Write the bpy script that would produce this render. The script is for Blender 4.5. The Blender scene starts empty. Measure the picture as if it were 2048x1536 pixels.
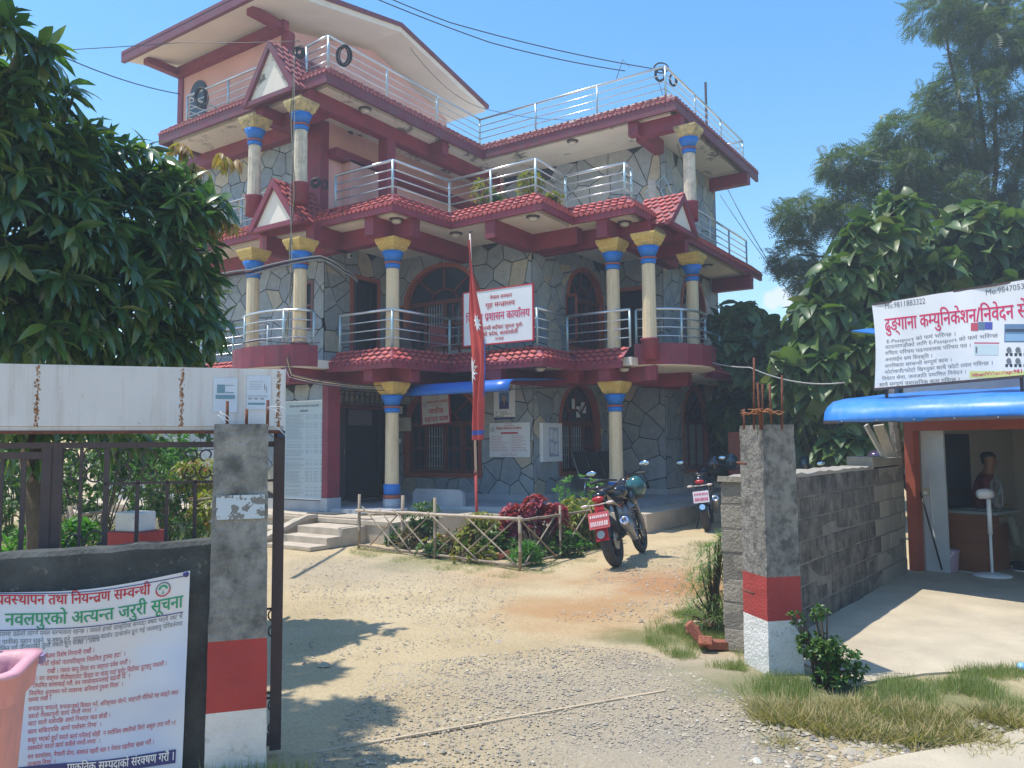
import bpy, bmesh, math, random
import numpy as np
from mathutils import Vector, Matrix, Quaternion
random.seed(7); RNG = np.random.default_rng(7)
SC = bpy.context.scene
COL = SC.collection
# ------------------------------------------------------------------ camera
F_PX = 1585.86
YAW, PIT, ROL = 0.594336, 0.0743763, -0.00739297
_f = Vector((-math.sin(YAW)*math.cos(PIT), math.cos(YAW)*math.cos(PIT), math.sin(PIT)))
_r0 = Vector((math.cos(YAW), math.sin(YAW), 0)); _u0 = _r0.cross(_f)
_r = _r0*math.cos(ROL) + _u0*math.sin(ROL); _u = -_r0*math.sin(ROL) + _u0*math.cos(ROL)
CAM = Vector((0, 0, 1.55))
cd = bpy.data.cameras.new('camera'); cam = bpy.data.objects.new('camera', cd); COL.objects.link(cam)
cd.sensor_width = 36.0; cd.lens = F_PX/2048*36.0; cd.clip_start = 0.05; cd.clip_end = 3000
m = Matrix((( _r.x, _u.x, -_f.x, CAM.x), (_r.y, _u.y, -_f.y, CAM.y), (_r.z, _u.z, -_f.z, CAM.z), (0, 0, 0, 1)))
cam.matrix_world = m; SC.camera = cam
# ------------------------------------------------------------------ light
SUN = Vector((-0.31, -0.20, 1.0)).normalized()           # towards the sun
EL = math.asin(SUN.z); AZ = math.atan2(SUN.x, SUN.y)
W = bpy.data.worlds.new('World'); SC.world = W; W.use_nodes = True
nt = W.node_tree; nt.nodes.clear()
wo = nt.nodes.new('ShaderNodeOutputWorld'); bg = nt.nodes.new('ShaderNodeBackground'); sky = nt.nodes.new('ShaderNodeTexSky')
sky.sky_type = 'NISHITA'; sky.sun_disc = False; sky.sun_elevation = EL; sky.sun_rotation = AZ
sky.altitude = 100; sky.air_density = 1.3; sky.dust_density = 0.5; sky.ozone_density = 2.0
bg.inputs['Strength'].default_value = 0.15
hs = nt.nodes.new('ShaderNodeHueSaturation'); hs.inputs['Saturation'].default_value = 1.36; hs.inputs['Value'].default_value = 1.08; nt.links.new(sky.outputs[0], hs.inputs['Color'])
def _cdir(u, v): d = _r*((u-1024)/F_PX)-_u*((v-768)/F_PX)+_f; return d.normalized()
tc = nt.nodes.new('ShaderNodeTexCoord'); cm = None; nz = nt.nodes.new('ShaderNodeTexNoise'); nz.inputs['Scale'].default_value = 45; nz.inputs['Detail'].default_value = 6; nt.links.new(tc.outputs['Generated'], nz.inputs['Vector'])
for (cu, cv, cr) in ((1543, 602, .0135), (1560, 595, .0145), (1576, 604, .0110)):
    ds = nt.nodes.new('ShaderNodeVectorMath'); ds.operation = 'DISTANCE'; nt.links.new(tc.outputs['Generated'], ds.inputs[0]); ds.inputs[1].default_value = _cdir(cu, cv)
    ad = nt.nodes.new('ShaderNodeMath'); ad.operation = 'MULTIPLY_ADD'; nt.links.new(nz.outputs['Fac'], ad.inputs[0]); ad.inputs[1].default_value = .016; nt.links.new(ds.outputs['Value'], ad.inputs[2])
    mr = nt.nodes.new('ShaderNodeMapRange'); mr.interpolation_type = 'SMOOTHSTEP'; nt.links.new(ad.outputs[0], mr.inputs[0]); mr.inputs[1].default_value = .008+cr; mr.inputs[2].default_value = .008+cr*.45; mr.inputs[3].default_value = 0; mr.inputs[4].default_value = .85
    if cm is None: cm = mr.outputs[0]
    else:
        mxx = nt.nodes.new('ShaderNodeMath'); mxx.operation = 'MAXIMUM'; nt.links.new(cm, mxx.inputs[0]); nt.links.new(mr.outputs[0], mxx.inputs[1]); cm = mxx.outputs[0]
cx = nt.nodes.new('ShaderNodeMix'); cx.data_type = 'RGBA'; nt.links.new(cm, cx.inputs[0]); nt.links.new(hs.outputs[0], cx.inputs[6]); cx.inputs[7].default_value = (4.6, 4.9, 5.2, 1)
nt.links.new(cx.outputs[2], bg.inputs['Color']); nt.links.new(bg.outputs[0], wo.inputs['Surface'])
sd = bpy.data.lights.new('sun', 'SUN'); sd.energy = 3.7; sd.angle = math.radians(0.53); sd.color = (1.0, 0.95, 0.86)
so = bpy.data.objects.new('sun', sd); COL.objects.link(so); so.rotation_euler = SUN.to_track_quat('Z', 'Y').to_euler(); so.location = (-8, -8, 30)
SC.view_settings.view_transform = 'Standard'; SC.view_settings.look = 'None'
SC.view_settings.exposure = 0.6; SC.view_settings.gamma = 1.0; SC.view_settings.use_curve_mapping = False

# ------------------------------------------------------------------ helpers
def ray(u, v): return _r*((u-1024)/F_PX) - _u*((v-768)/F_PX) + _f
def atz(u, v, z):
    d = ray(u, v); return CAM + d*((z-CAM.z)/d.z)
def aty(u, v, y):
    d = ray(u, v); return CAM + d*((y-CAM.y)/d.y)
def atx(u, v, x):
    d = ray(u, v); return CAM + d*((x-CAM.x)/d.x)
def atd(u, v, dep): return CAM + ray(u, v)*dep

def tag(o, label=None, cat=None, group=None, kind=None):
    if label: o['label'] = label
    if cat: o['category'] = cat
    if group: o['group'] = group
    if kind: o['kind'] = kind
    return o
def thing(name, label, cat, loc=(0, 0, 0), rz=0.0, group=None):
    o = bpy.data.objects.new(name, None); COL.objects.link(o)
    o.location = loc; o.rotation_euler = (0, 0, rz); o.empty_display_size = 0.1
    return tag(o, label, cat, group)
def rootloc(p):
    while p is not None and p.parent is not None: p = p.parent
    return p.location.copy() if p is not None else Vector((0, 0, 0))

class MB:
    def __init__(s): s.v = []; s.f = []; s.m = []; s.sm = []
    def add(s, vs, fs, mi=0, smooth=False):
        o = len(s.v); s.v.extend([tuple(p) for p in vs]); s.f.extend([tuple(i+o for i in f) for f in fs])
        s.m.extend([mi]*len(fs)); s.sm.extend([smooth]*len(fs)); return s
    def box(s, a, b, mi=0):
        x0, y0, z0 = [min(a[i], b[i]) for i in range(3)]; x1, y1, z1 = [max(a[i], b[i]) for i in range(3)]
        v = [(x0,y0,z0),(x1,y0,z0),(x1,y1,z0),(x0,y1,z0),(x0,y0,z1),(x1,y0,z1),(x1,y1,z1),(x0,y1,z1)]
        return s.add(v, [(0,3,2,1),(4,5,6,7),(0,1,5,4),(1,2,6,5),(2,3,7,6),(3,0,4,7)], mi)
    def obox(s, c, ax, ay, az, mi=0):
        c, ax, ay, az = Vector(c), Vector(ax), Vector(ay), Vector(az)
        v = [c+ax*i+ay*j+az*k for k in (-1,1) for j in (-1,1) for i in (-1,1)]
        v = [v[0],v[1],v[3],v[2],v[4],v[5],v[7],v[6]]
        return s.add(v, [(0,3,2,1),(4,5,6,7),(0,1,5,4),(1,2,6,5),(2,3,7,6),(3,0,4,7)], mi)
    def bar(s, a, b, w, h=None, up=(0, 0, 1), mi=0):
        a, b = Vector(a), Vector(b); d = b-a; L = d.length; d = d/L; up = Vector(up)
        if abs(d.dot(up)) > .98: up = Vector((1, 0, 0))
        x = d.cross(up).normalized(); y = x.cross(d).normalized()
        return s.obox((a+b)/2, x*w/2, d*L/2, y*(h if h else w)/2, mi)
    def tube(s, pts, r, n=8, mi=0, cap=True, smooth=True):
        pts = [Vector(p) for p in pts]; k = len(pts); rr = r if hasattr(r, '__len__') else [r]*k
        t0 = (pts[1]-pts[0]).normalized(); ref = Vector((0, 0, 1)) if abs(t0.z) < .9 else Vector((1, 0, 0))
        x = t0.cross(ref).normalized(); vs = []
        for i, p in enumerate(pts):
            t = (pts[min(i+1, k-1)]-pts[max(i-1, 0)]).normalized()
            x = (x - t*x.dot(t)).normalized(); y = t.cross(x)
            for j in range(n):
                a = 2*math.pi*j/n; vs.append(p + x*(math.cos(a)*rr[i]) + y*(math.sin(a)*rr[i]))
        fs = [(i*n+j, i*n+(j+1) % n, (i+1)*n+(j+1) % n, (i+1)*n+j) for i in range(k-1) for j in range(n)]
        s.add(vs, fs, mi, smooth)
        if cap:
            o = len(s.v)-len(vs); s.f.append(tuple(o+j for j in range(n-1, -1, -1))); s.f.append(tuple(o+(k-1)*n+j for j in range(n)))
            s.m += [mi, mi]; s.sm += [False, False]
        return s
    def lathe(s, c, prof, n=16, mi=0, ax=None, smooth=True, sq=False):
        c = Vector(c); vs = []
        if ax is None: X, Y, Z = Vector((1,0,0)), Vector((0,1,0)), Vector((0,0,1))
        else:
            Z = Vector(ax).normalized(); X = Z.orthogonal().normalized(); Y = Z.cross(X)
        for r, z in prof:
            for j in range(n):
                a = 2*math.pi*(j+.5)/n if sq else 2*math.pi*j/n
                vs.append(c + X*(r*math.cos(a)) + Y*(r*math.sin(a)) + Z*z)
        k = len(prof)
        fs = [(i*n+j, i*n+(j+1) % n, (i+1)*n+(j+1) % n, (i+1)*n+j) for i in range(k-1) for j in range(n)]
        s.add(vs, fs, mi, smooth); o = len(s.v)-len(vs)
        s.f.append(tuple(o+j for j in range(n-1, -1, -1))); s.f.append(tuple(o+(k-1)*n+j for j in range(n))); s.m += [mi, mi]; s.sm += [False, False]
        return s
    def poly(s, pts, vec, mi=0):
        """extrude a planar polygon by vec"""
        n = len(pts); P = [Vector(p) for p in pts]; vec = Vector(vec)
        return s.add(P+[p+vec for p in P], [tuple(range(n-1, -1, -1)), tuple(range(n, 2*n))]+[(i, (i+1) % n, n+(i+1) % n, n+i) for i in range(n)], mi)
    def ell(s, c, r, n=12, k=8, mi=0, rot=None):
        c = Vector(c); vs = []; rot = rot or Matrix.Identity(3)
        vs.append(c+rot@Vector((0, 0, -r[2])))
        for i in range(1, k):
            a = -math.pi/2+math.pi*i/k
            for j in range(n):
                b = 2*math.pi*j/n; vs.append(c+rot@Vector((r[0]*math.cos(a)*math.cos(b), r[1]*math.cos(a)*math.sin(b), r[2]*math.sin(a))))
        vs.append(c+rot@Vector((0, 0, r[2]))); L = len(vs)-1
        fs = [(0, 1+(j+1) % n, 1+j) for j in range(n)]
        fs += [(1+i*n+j, 1+i*n+(j+1) % n, 1+(i+1)*n+(j+1) % n, 1+(i+1)*n+j) for i in range(k-2) for j in range(n)]
        fs += [(L, 1+(k-2)*n+j, 1+(k-2)*n+(j+1) % n) for j in range(n)]
        return s.add(vs, fs, mi, True)
    def mesh(s, name, mats, off=(0, 0, 0), fix=True):
        me = bpy.data.meshes.new(name); ox, oy, oz = off
        me.from_pydata([(x-ox, y-oy, z-oz) for x, y, z in s.v], [], s.f)
        for mt in (mats if isinstance(mats, (list, tuple)) else [mats]): me.materials.append(mt)
        me.polygons.foreach_set('material_index', s.m); me.polygons.foreach_set('use_smooth', s.sm); me.update()
        if fix:
            bm = bmesh.new(); bm.from_mesh(me); bmesh.ops.recalc_face_normals(bm, faces=bm.faces); bm.to_mesh(me); bm.free()
        return me
    def build(s, name, mats, parent=None, local=False, fix=True, bevel=0.0):
        off = (0, 0, 0) if (local or parent is None) else rootloc(parent)
        o = bpy.data.objects.new(name, s.mesh(name, mats, off, fix)); COL.objects.link(o)
        if parent is not None: o.parent = parent
        if bevel:
            b = o.modifiers.new('bevel', 'BEVEL'); b.width = bevel; b.segments = 2; b.limit_method = 'ANGLE'
        return o
def inst(name, me, parent, mat4, local=False):
    o = bpy.data.objects.new(name, me); COL.objects.link(o)
    if parent is not None: o.parent = parent
    if not local and parent is not None: mat4 = Matrix.Translation(-rootloc(parent)) @ mat4
    o.matrix_basis = mat4
    return o
def copy_tree(o, parent=None):
    c = o.copy(); COL.objects.link(c); c.parent = parent
    for ch in [x for x in o.children]: copy_tree(ch, c)
    return c

# ------------------------------------------------------------------ materials
def _noise(N, L, vec, scale, det=6, rough=.6):
    n = N.new('ShaderNodeTexNoise'); n.inputs['Scale'].default_value = scale; n.inputs['Detail'].default_value = det; n.inputs['Roughness'].default_value = rough
    L.new(vec, n.inputs['Vector']); return n.outputs['Fac']
def _ramp(N, L, fac, stops):
    r = N.new('ShaderNodeValToRGB'); e = r.color_ramp.elements
    while len(e) < len(stops): e.new(.5)
    for i, (p, c) in enumerate(stops): e[i].position = p; e[i].color = (c[0], c[1], c[2], 1)
    L.new(fac, r.inputs['Fac']); return r.outputs['Color']
def _mix(N, L, fac, a, b, mode='MIX'):
    x = N.new('ShaderNodeMix'); x.data_type = 'RGBA'; x.blend_type = mode
    if isinstance(fac, (int, float)): x.inputs[0].default_value = fac
    else: L.new(fac, x.inputs[0])
    for i, q in ((6, a), (7, b)):
        if isinstance(q, tuple): x.inputs[i].default_value = (q[0], q[1], q[2], 1)
        else: L.new(q, x.inputs[i])
    return x.outputs[2]
def new_mat(name):
    mt = bpy.data.materials.new(name); mt.use_nodes = True; t = mt.node_tree; b = t.nodes['Principled BSDF']
    g = t.nodes.new('ShaderNodeNewGeometry'); return mt, t.nodes, t.links, b, g
def mat(name, col, rough=.7, var=.18, scale=4., bump=.15, bscale=60., dirt=0., dirtcol=(.05, .045, .04), dscale=2.5, metal=0., coat=0., rnd=0., stretch=None, spec=None, thr=(.45, .7), streak=0.):
    mt, N, L, b, g = new_mat(name); pos = g.outputs['Position']
    if stretch:
        mp = N.new('ShaderNodeMapping'); mp.inputs['Scale'].default_value = stretch; L.new(pos, mp.inputs['Vector']); pos = mp.outputs[0]
    lo = tuple(c*(1-var) for c in col); hi = tuple(min(1, c*(1+var)) for c in col)
    n1 = _noise(N, L, pos, scale); c = _ramp(N, L, n1, [(.3, lo), (.7, hi)])
    if rnd:
        oi = N.new('ShaderNodeObjectInfo'); mr = N.new('ShaderNodeMapRange'); L.new(oi.outputs['Random'], mr.inputs[0]); mr.inputs[3].default_value = 1-rnd; mr.inputs[4].default_value = 1+rnd
        c = _mix(N, L, 1.0, c, mr.outputs[0], 'MULTIPLY')
    if dirt:
        n2 = _noise(N, L, pos, dscale, 8, .7); d = _ramp(N, L, n2, [(thr[0], (0, 0, 0)), (thr[1], (dirt,)*3)]); c = _mix(N, L, d, c, dirtcol)
    if streak:
        mp2 = N.new('ShaderNodeMapping'); mp2.inputs['Scale'].default_value = (9, 9, .7); L.new(g.outputs['Position'], mp2.inputs['Vector'])
        d2 = _ramp(N, L, _noise(N, L, mp2.outputs[0], 1.6, 6, .7), [(.5, (0, 0, 0)), (.72, (streak,)*3)]); c = _mix(N, L, d2, c, dirtcol)
    L.new(c, b.inputs['Base Color']); b.inputs['Roughness'].default_value = rough; b.inputs['Metallic'].default_value = metal
    if coat: b.inputs['Coat Weight'].default_value = coat
    if spec is not None: b.inputs['Specular IOR Level'].default_value = spec
    if bump:
        bp = N.new('ShaderNodeBump'); bp.inputs['Strength'].default_value = bump; bp.inputs['Distance'].default_value = .02
        L.new(_noise(N, L, g.outputs['Position'], bscale, 4), bp.inputs['Height']); L.new(bp.outputs[0], b.inputs['Normal'])
    return mt
def flat(name, col, rough=.6, metal=0., coat=0.): return mat(name, col, rough, .05, 3., 0., metal=metal, coat=coat)
def mat_stone(name, island):
    mt, N, L, b, g = new_mat(name)
    if island: rv = g.outputs['Random Per Island']
    else: rv = N.new('ShaderNodeObjectInfo').outputs['Random']
    c = _ramp(N, L, rv, [(0, (.25, .29, .325)), (.25, (.33, .37, .40)), (.45, (.29, .325, .335)), (.62, (.37, .385, .37)), (.76, (.31, .345, .375)), (.88, (.44, .40, .31)), (.96, (.50, .44, .33))])
    for e in N:
        if e.type == 'VALTORGB': e.color_ramp.interpolation = 'CONSTANT'
    n1 = _noise(N, L, g.outputs['Position'], 6., 8, .65); v = _ramp(N, L, n1, [(.25, (.72,)*3), (.75, (1.18,)*3)])
    c = _mix(N, L, 1., c, v, 'MULTIPLY'); L.new(c, b.inputs['Base Color']); b.inputs['Roughness'].default_value = .62
    bp = N.new('ShaderNodeBump'); bp.inputs['Strength'].default_value = .35; bp.inputs['Distance'].default_value = .02
    L.new(_noise(N, L, g.outputs['Position'], 22., 8), bp.inputs['Height']); L.new(bp.outputs[0], b.inputs['Normal'])
    return mt
def mat_leaf(name, cols, rough=.45, trans=.35, spec=.5):
    mt, N, L, b, g = new_mat(name)
    oi = N.new('ShaderNodeObjectInfo'); ad = N.new('ShaderNodeMath'); ad.operation = 'ADD'; L.new(g.outputs['Random Per Island'], ad.inputs[0]); L.new(oi.outputs['Random'], ad.inputs[1])
    fr = N.new('ShaderNodeMath'); fr.operation = 'FRACT'; L.new(ad.outputs[0], fr.inputs[0])
    k = len(cols); c = _ramp(N, L, fr.outputs[0], [(i/(k-1), q) for i, q in enumerate(cols)])
    L.new(c, b.inputs['Base Color']); b.inputs['Roughness'].default_value = rough; b.inputs['Specular IOR Level'].default_value = spec
    tr = N.new('ShaderNodeBsdfTranslucent'); c2 = _mix(N, L, 1., c, (1.3, 1.6, .5), 'MULTIPLY'); L.new(c2, tr.inputs['Color'])
    mx = N.new('ShaderNodeMixShader'); mx.inputs[0].default_value = trans; L.new(b.outputs[0], mx.inputs[1]); L.new(tr.outputs[0], mx.inputs[2])
    L.new(mx.outputs[0], N['Material Output'].inputs['Surface'])
    return mt
M = {}
M['maroon'] = mat('maroon_paint', (.24, .028, .05), .6, .22, 3., .2, 40., .45, (.12, .05, .06), 2.2, streak=.55)
M['maroon_top'] = mat('weathered_maroon_paint', (.19, .035, .055), .6, .2, 3., .15, 40., .75, (.10, .07, .075), 3., streak=.6)
M['tile'] = mat('clay_red_tile_paint', (.46, .085, .075), .6, .18, 9., .15, 60., .25, (.20, .10, .08), 4., rnd=.15)
M['tile_top'] = mat('faded_tile_paint', (.42, .12, .12), .65, .22, 9., .15, 60., .5, (.16, .10, .10), 4., rnd=.15)
M['cream'] = mat('cream_ceiling_paint', (.80, .73, .63), .8, .06, 1.5, .08, 30., .12, (.45, .38, .3), 1.2)
M['cream_dirty'] = mat('stained_cream_paint', (.72, .66, .56), .8, .08, 1.5, .1, 30., .9, (.08, .07, .055), 1.4, thr=(.56, .64))
M['pink'] = mat('pink_wall_paint', (.66, .38, .34), .8, .07, 1.2, .1, 30., .3, (.42, .27, .25), 1., streak=.35)
M['col'] = mat('cream_column_paint', (.76, .60, .38), .7, .10, 5., .2, 40., .4, (.38, .27, .15), 5., streak=.6)
M['col_top'] = mat('weathered_column_paint', (.70, .61, .46), .8, .14, 6., .3, 40., .7, (.33, .29, .22), 7., streak=.85)
M['gold'] = mat('yellow_capital_paint', (.66, .45, .12), .6, .2, 30., .6, 60., .4, (.30, .2, .06), 8.)
M['gold_old'] = mat('mouldy_yellow_paint', (.60, .46, .20), .7, .2, 20., .6, 60., .85, (.10, .09, .07), 7.)
M['blue'] = mat('blue_band_paint', (.008, .17, .58), .5, .12, 12., .3, 50., .2, (.02, .1, .3), 6.)
M['joint'] = mat('dark_joint_mortar', (.035, .037, .042), .9, .5, 9.)
M['stone_a'] = mat_stone('slab_stone', False); M['stone_b'] = mat_stone('slab_stone_joined', True)
M['steel'] = mat('stainless_steel_tube', (.62, .64, .65), .28, .06, 8., 0., metal=.85)
M['steelpost'] = mat('pale_blue_painted_steel', (.42, .56, .60), .35, .08, 8., 0., metal=.3)
M['wood_trim'] = mat('brick_red_window_trim', (.33, .085, .05), .55, .12, 8., .1)
M['wood_dark'] = mat('dark_red_wood', (.13, .035, .028), .5, .2, 14., .2, stretch=(8, 8, 1))
M['glass'] = mat('window_glass', (.02, .035, .06), .06, .3, 1.5, 0., spec=.9)
M['glass_dark'] = flat('dark_glass', (.006, .01, .018), .12)
M['grille'] = flat('white_window_bars', (.42, .42, .42), .5)
M['dark'] = mat('interior_shade_paint', (.018, .018, .024), .9, .2, 2., 0.)  # near-black colour stands in for the shade of unlit rooms
M['doormetal'] = mat('grey_metal_door', (.07, .065, .085), .5, .12, 2., .05)
M['marble'] = mat('grey_marble_step', (.42, .43, .45), .45, .15, 3., .03)
M['slab'] = mat('sandy_stone_step', (.50, .42, .32), .8, .15, 5., .3, 50., .2, (.3, .25, .18), 2.)
M['white'] = flat('white_paint', (.80, .80, .79), .5)
M['paper'] = mat('white_printed_sheet', (.72, .74, .76), .45, .05, 2., 0.)
M['redink'] = flat('red_ink', (.50, .02, .035), .5); M['blackink'] = flat('black_ink', (.03, .03, .035), .5)
M['greyink'] = flat('grey_ink', (.16, .17, .19), .5); M['navy'] = flat('navy_ink', (.03, .04, .17), .5); M['greenink'] = flat('green_ink', (.02, .28, .13), .5)
M['pinkink'] = flat('pink_ink', (.62, .03, .12), .5)
M['concrete'] = mat('weathered_concrete', (.25, .23, .20), .9, .25, 6., .8, 45., .8, (.06, .06, .055), 13., thr=(.45, .62))
M['concrete_shade'] = mat('mouldy_concrete', (.27, .265, .24), .9, .3, 7., .8, 45., .8, (.06, .062, .058), 11., thr=(.42, .66))
M['moss'] = mat('mossy_black_plaster', (.065, .07, .066), .95, .4, 6., .9, 40., .8, (.24, .24, .21), 20., thr=(.60, .68))
M['red_band'] = mat('red_pillar_paint', (.40, .045, .04), .7, .1, 5., .5, 60., .2, (.2, .06, .05), 8.)
M['white_band'] = mat('whitewash', (.72, .70, .66), .8, .1, 5., .7, 50., .55, (.28, .25, .2), 9., thr=(.55, .68))
M['block'] = mat('grey_concrete_block', (.34, .30, .24), .95, .2, 5., .9, 40., .5, (.09, .08, .07), 5., rnd=.15)
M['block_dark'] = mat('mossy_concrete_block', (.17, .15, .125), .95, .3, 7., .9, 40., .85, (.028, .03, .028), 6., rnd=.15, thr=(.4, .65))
M['mortar'] = mat('old_mortar', (.20, .18, .15), .95, .2, 8., .6)
M['iron'] = mat('dark_iron_paint', (.06, .042, .045), .55, .2, 8., .2, 60., .3, (.12, .05, .03), 6.)
M['rust'] = mat('rusty_steel', (.16, .055, .03), .85, .3, 20., .5, 80.)
M['rustypanel'] = mat('rust_spotted_white_panel', (.62, .61, .60), .6, .08, 2., .15, 30., .85, (.30, .18, .10), 14., thr=(.645, .70), streak=.4)
M['bamboo'] = mat('weathered_bamboo', (.30, .235, .165), .7, .2, 9., .3, 50., .35, (.18, .15, .11), 5.)
M['bamboo_light'] = mat('pale_dry_bamboo', (.48, .38, .28), .65, .15, 9., .2)
M['black'] = flat('black_plastic', (.016, .017, .02), .35); M['blackgloss'] = mat('glossy_black_paint', (.012, .013, .018), .18, .1, 3., 0., coat=.5)
M['rubber'] = mat('dusty_black_rubber', (.05, .048, .046), .9, .2, 20., .3); M['chrome'] = flat('chrome', (.75, .76, .78), .15, .9)
M['grey'] = mat('grey_metal', (.28, .29, .31), .4, .1, 5., 0., metal=.5)
M['redplast'] = flat('red_lamp_plastic', (.42, .015, .02), .3); M['orange'] = flat('orange_lens', (.7, .16, .02), .3)
M['pinkplast'] = mat('faded_pink_plastic', (.70, .33, .37), .55, .12, 3., .15, 40., .6, (.40, .24, .24), 7., streak=.5)
M['brick'] = mat('broken_red_brick', (.36, .12, .07), .9, .2, 9., .6, 50., .3, (.2, .15, .12), 8., rnd=.2)
M['awning'] = mat('glossy_blue_tin', (.03, .21, .62), .38, .1, 1.2, .25, 2.5, .45, (.16, .33, .58), 3., coat=.12, streak=.35)
M['awning2'] = mat('blue_tin', (.015, .13, .50), .35, .1, 1.2, 0.)
M['door_blue'] = mat('bluish_wall_paint', (.30, .36, .45), .7, .08, 2., .05)
M['shopwhite'] = mat('dusty_white_board', (.52, .56, .58), .6, .08, 2., .05, 40., .25, (.3, .3, .3), 3.)
M['shopwall'] = mat('cream_room_wall', (.42, .40, .36), .8, .06, 1.5, 0.)
M['deskwood'] = mat('brown_desk_laminate', (.22, .085, .04), .4, .2, 3., 0., stretch=(1, 1, 8))
M['shopred'] = mat('brick_red_post', (.34, .08, .045), .7, .12, 4., .2)
M['slabfloor'] = mat('pale_cement_floor', (.50, .42, .295), .9, .14, 2.2, .5, 60., .25, (.30, .27, .21), 1.5)
M['bark'] = mat('grey_brown_bark', (.10, .075, .05), .95, .3, 8., .9, 25.)
M['wire'] = flat('black_cable', (.02, .02, .022), .5); M['wirelight'] = flat('grey_cable', (.35, .35, .33), .5)
M['wirey'] = flat('yellowish_cable', (.36, .28, .14), .6)
M['flagred'] = mat('faded_red_flag_cloth', (.52, .06, .045), .8, .12, 6., .1); M['flagblue'] = flat('blue_flag_edge', (.06, .10, .38), .8); M['flagwhite'] = flat('white_flag_emblem', (.72, .70, .70), .8)
M['skin'] = mat('brown_skin', (.22, .11, .065), .5, .08, 5., 0.); M['hair'] = flat('black_hair', (.012, .011, .012), .5)
M['shirt'] = mat('maroon_shirt_cloth', (.12, .028, .035), .8, .15, 10., .2); M['pants'] = mat('olive_trouser_cloth', (.17, .17, .13), .85, .12, 10., .2)
M['lampglass'] = flat('milky_lamp_glass', (.55, .53, .48), .3)
# ------------------------------------------------------------------ lettering
DEV = 'अआइईउएकखगघङचछजझटठडढणतथदधनपफबभमयरलवशषसहक्षँंःािीुूृेैोौ्०१२३४५६७८९।'
LAT = 'ABCDEFGHIJKLMNOPQRSTUVWXYZabcdefghijklmnopqrstuvwxyz0123456789:/-.,()|+'
GL = {}
def _init_glyphs():
    chars = sorted(set(DEV+LAT)); objs = {}
    ref = 'कककक'
    for bold in (0, 1):
        for ch in chars:
            for kind, s in (('g', ch), ('a', ch+ref)):
                if bold and kind == 'a': continue
                c = bpy.data.curves.new('glyph', 'FONT'); c.body = s; c.size = 1; c.resolution_u = 2
                if kind == 'g' and bold: c.offset = .0
                o = bpy.data.objects.new('glyph', c); COL.objects.link(o); objs[(ch, kind, bold)] = o
    c = bpy.data.curves.new('glyph', 'FONT'); c.body = ref; c.size = 1; o = bpy.data.objects.new('glyph', c); COL.objects.link(o); objs['ref'] = o
    bpy.context.view_layer.update(); dg = bpy.context.evaluated_depsgraph_get()
    mx = lambda o: max(p[0] for p in o.bound_box)
    R = mx(objs['ref'])
    for bold in (0, 1):
        for ch in chars:
            me = bpy.data.meshes.new_from_object(objs[(ch, 'g', bold)].evaluated_get(dg))
            v = np.zeros(len(me.vertices)*3); me.vertices.foreach_get('co', v); v = v.reshape(-1, 3)
            f = [tuple(p.vertices) for p in me.polygons]
            GL[(ch, bold)] = (v[:, :2].copy(), f, mx(objs[(ch, 'a', 0)])-R)
            if ch in 'खगघचजझणतथधनपबभमयलवशषस' + 'कफ' :
                adv = GL[(ch, bold)][2]; cut = adv-(.19 if ch not in 'कफ' else .20)
                bm = bmesh.new(); bm.from_mesh(me); bmesh.ops.bisect_plane(bm, geom=bm.verts[:]+bm.edges[:]+bm.faces[:], plane_co=(cut, 0, 0), plane_no=(1, 0, 0), clear_outer=True)
                bm.verts.index_update(); hv = np.array([[q.co.x, q.co.y] for q in bm.verts]).reshape(-1, 2); hf = [tuple(q.index for q in p.verts) for p in bm.faces]
                GL[(ch, bold, 'half')] = (hv, hf, cut); bm.free()
            bpy.data.meshes.remove(me)
    for o in objs.values():
        c = o.data; bpy.data.objects.remove(o); bpy.data.curves.remove(c)
_init_glyphs()
CONS = set('कखगघङचछजझञटठडढणतथदधनपफबभमयरलवशषसह'); MARK = set('ँंािीुूृेैोौ')
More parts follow.
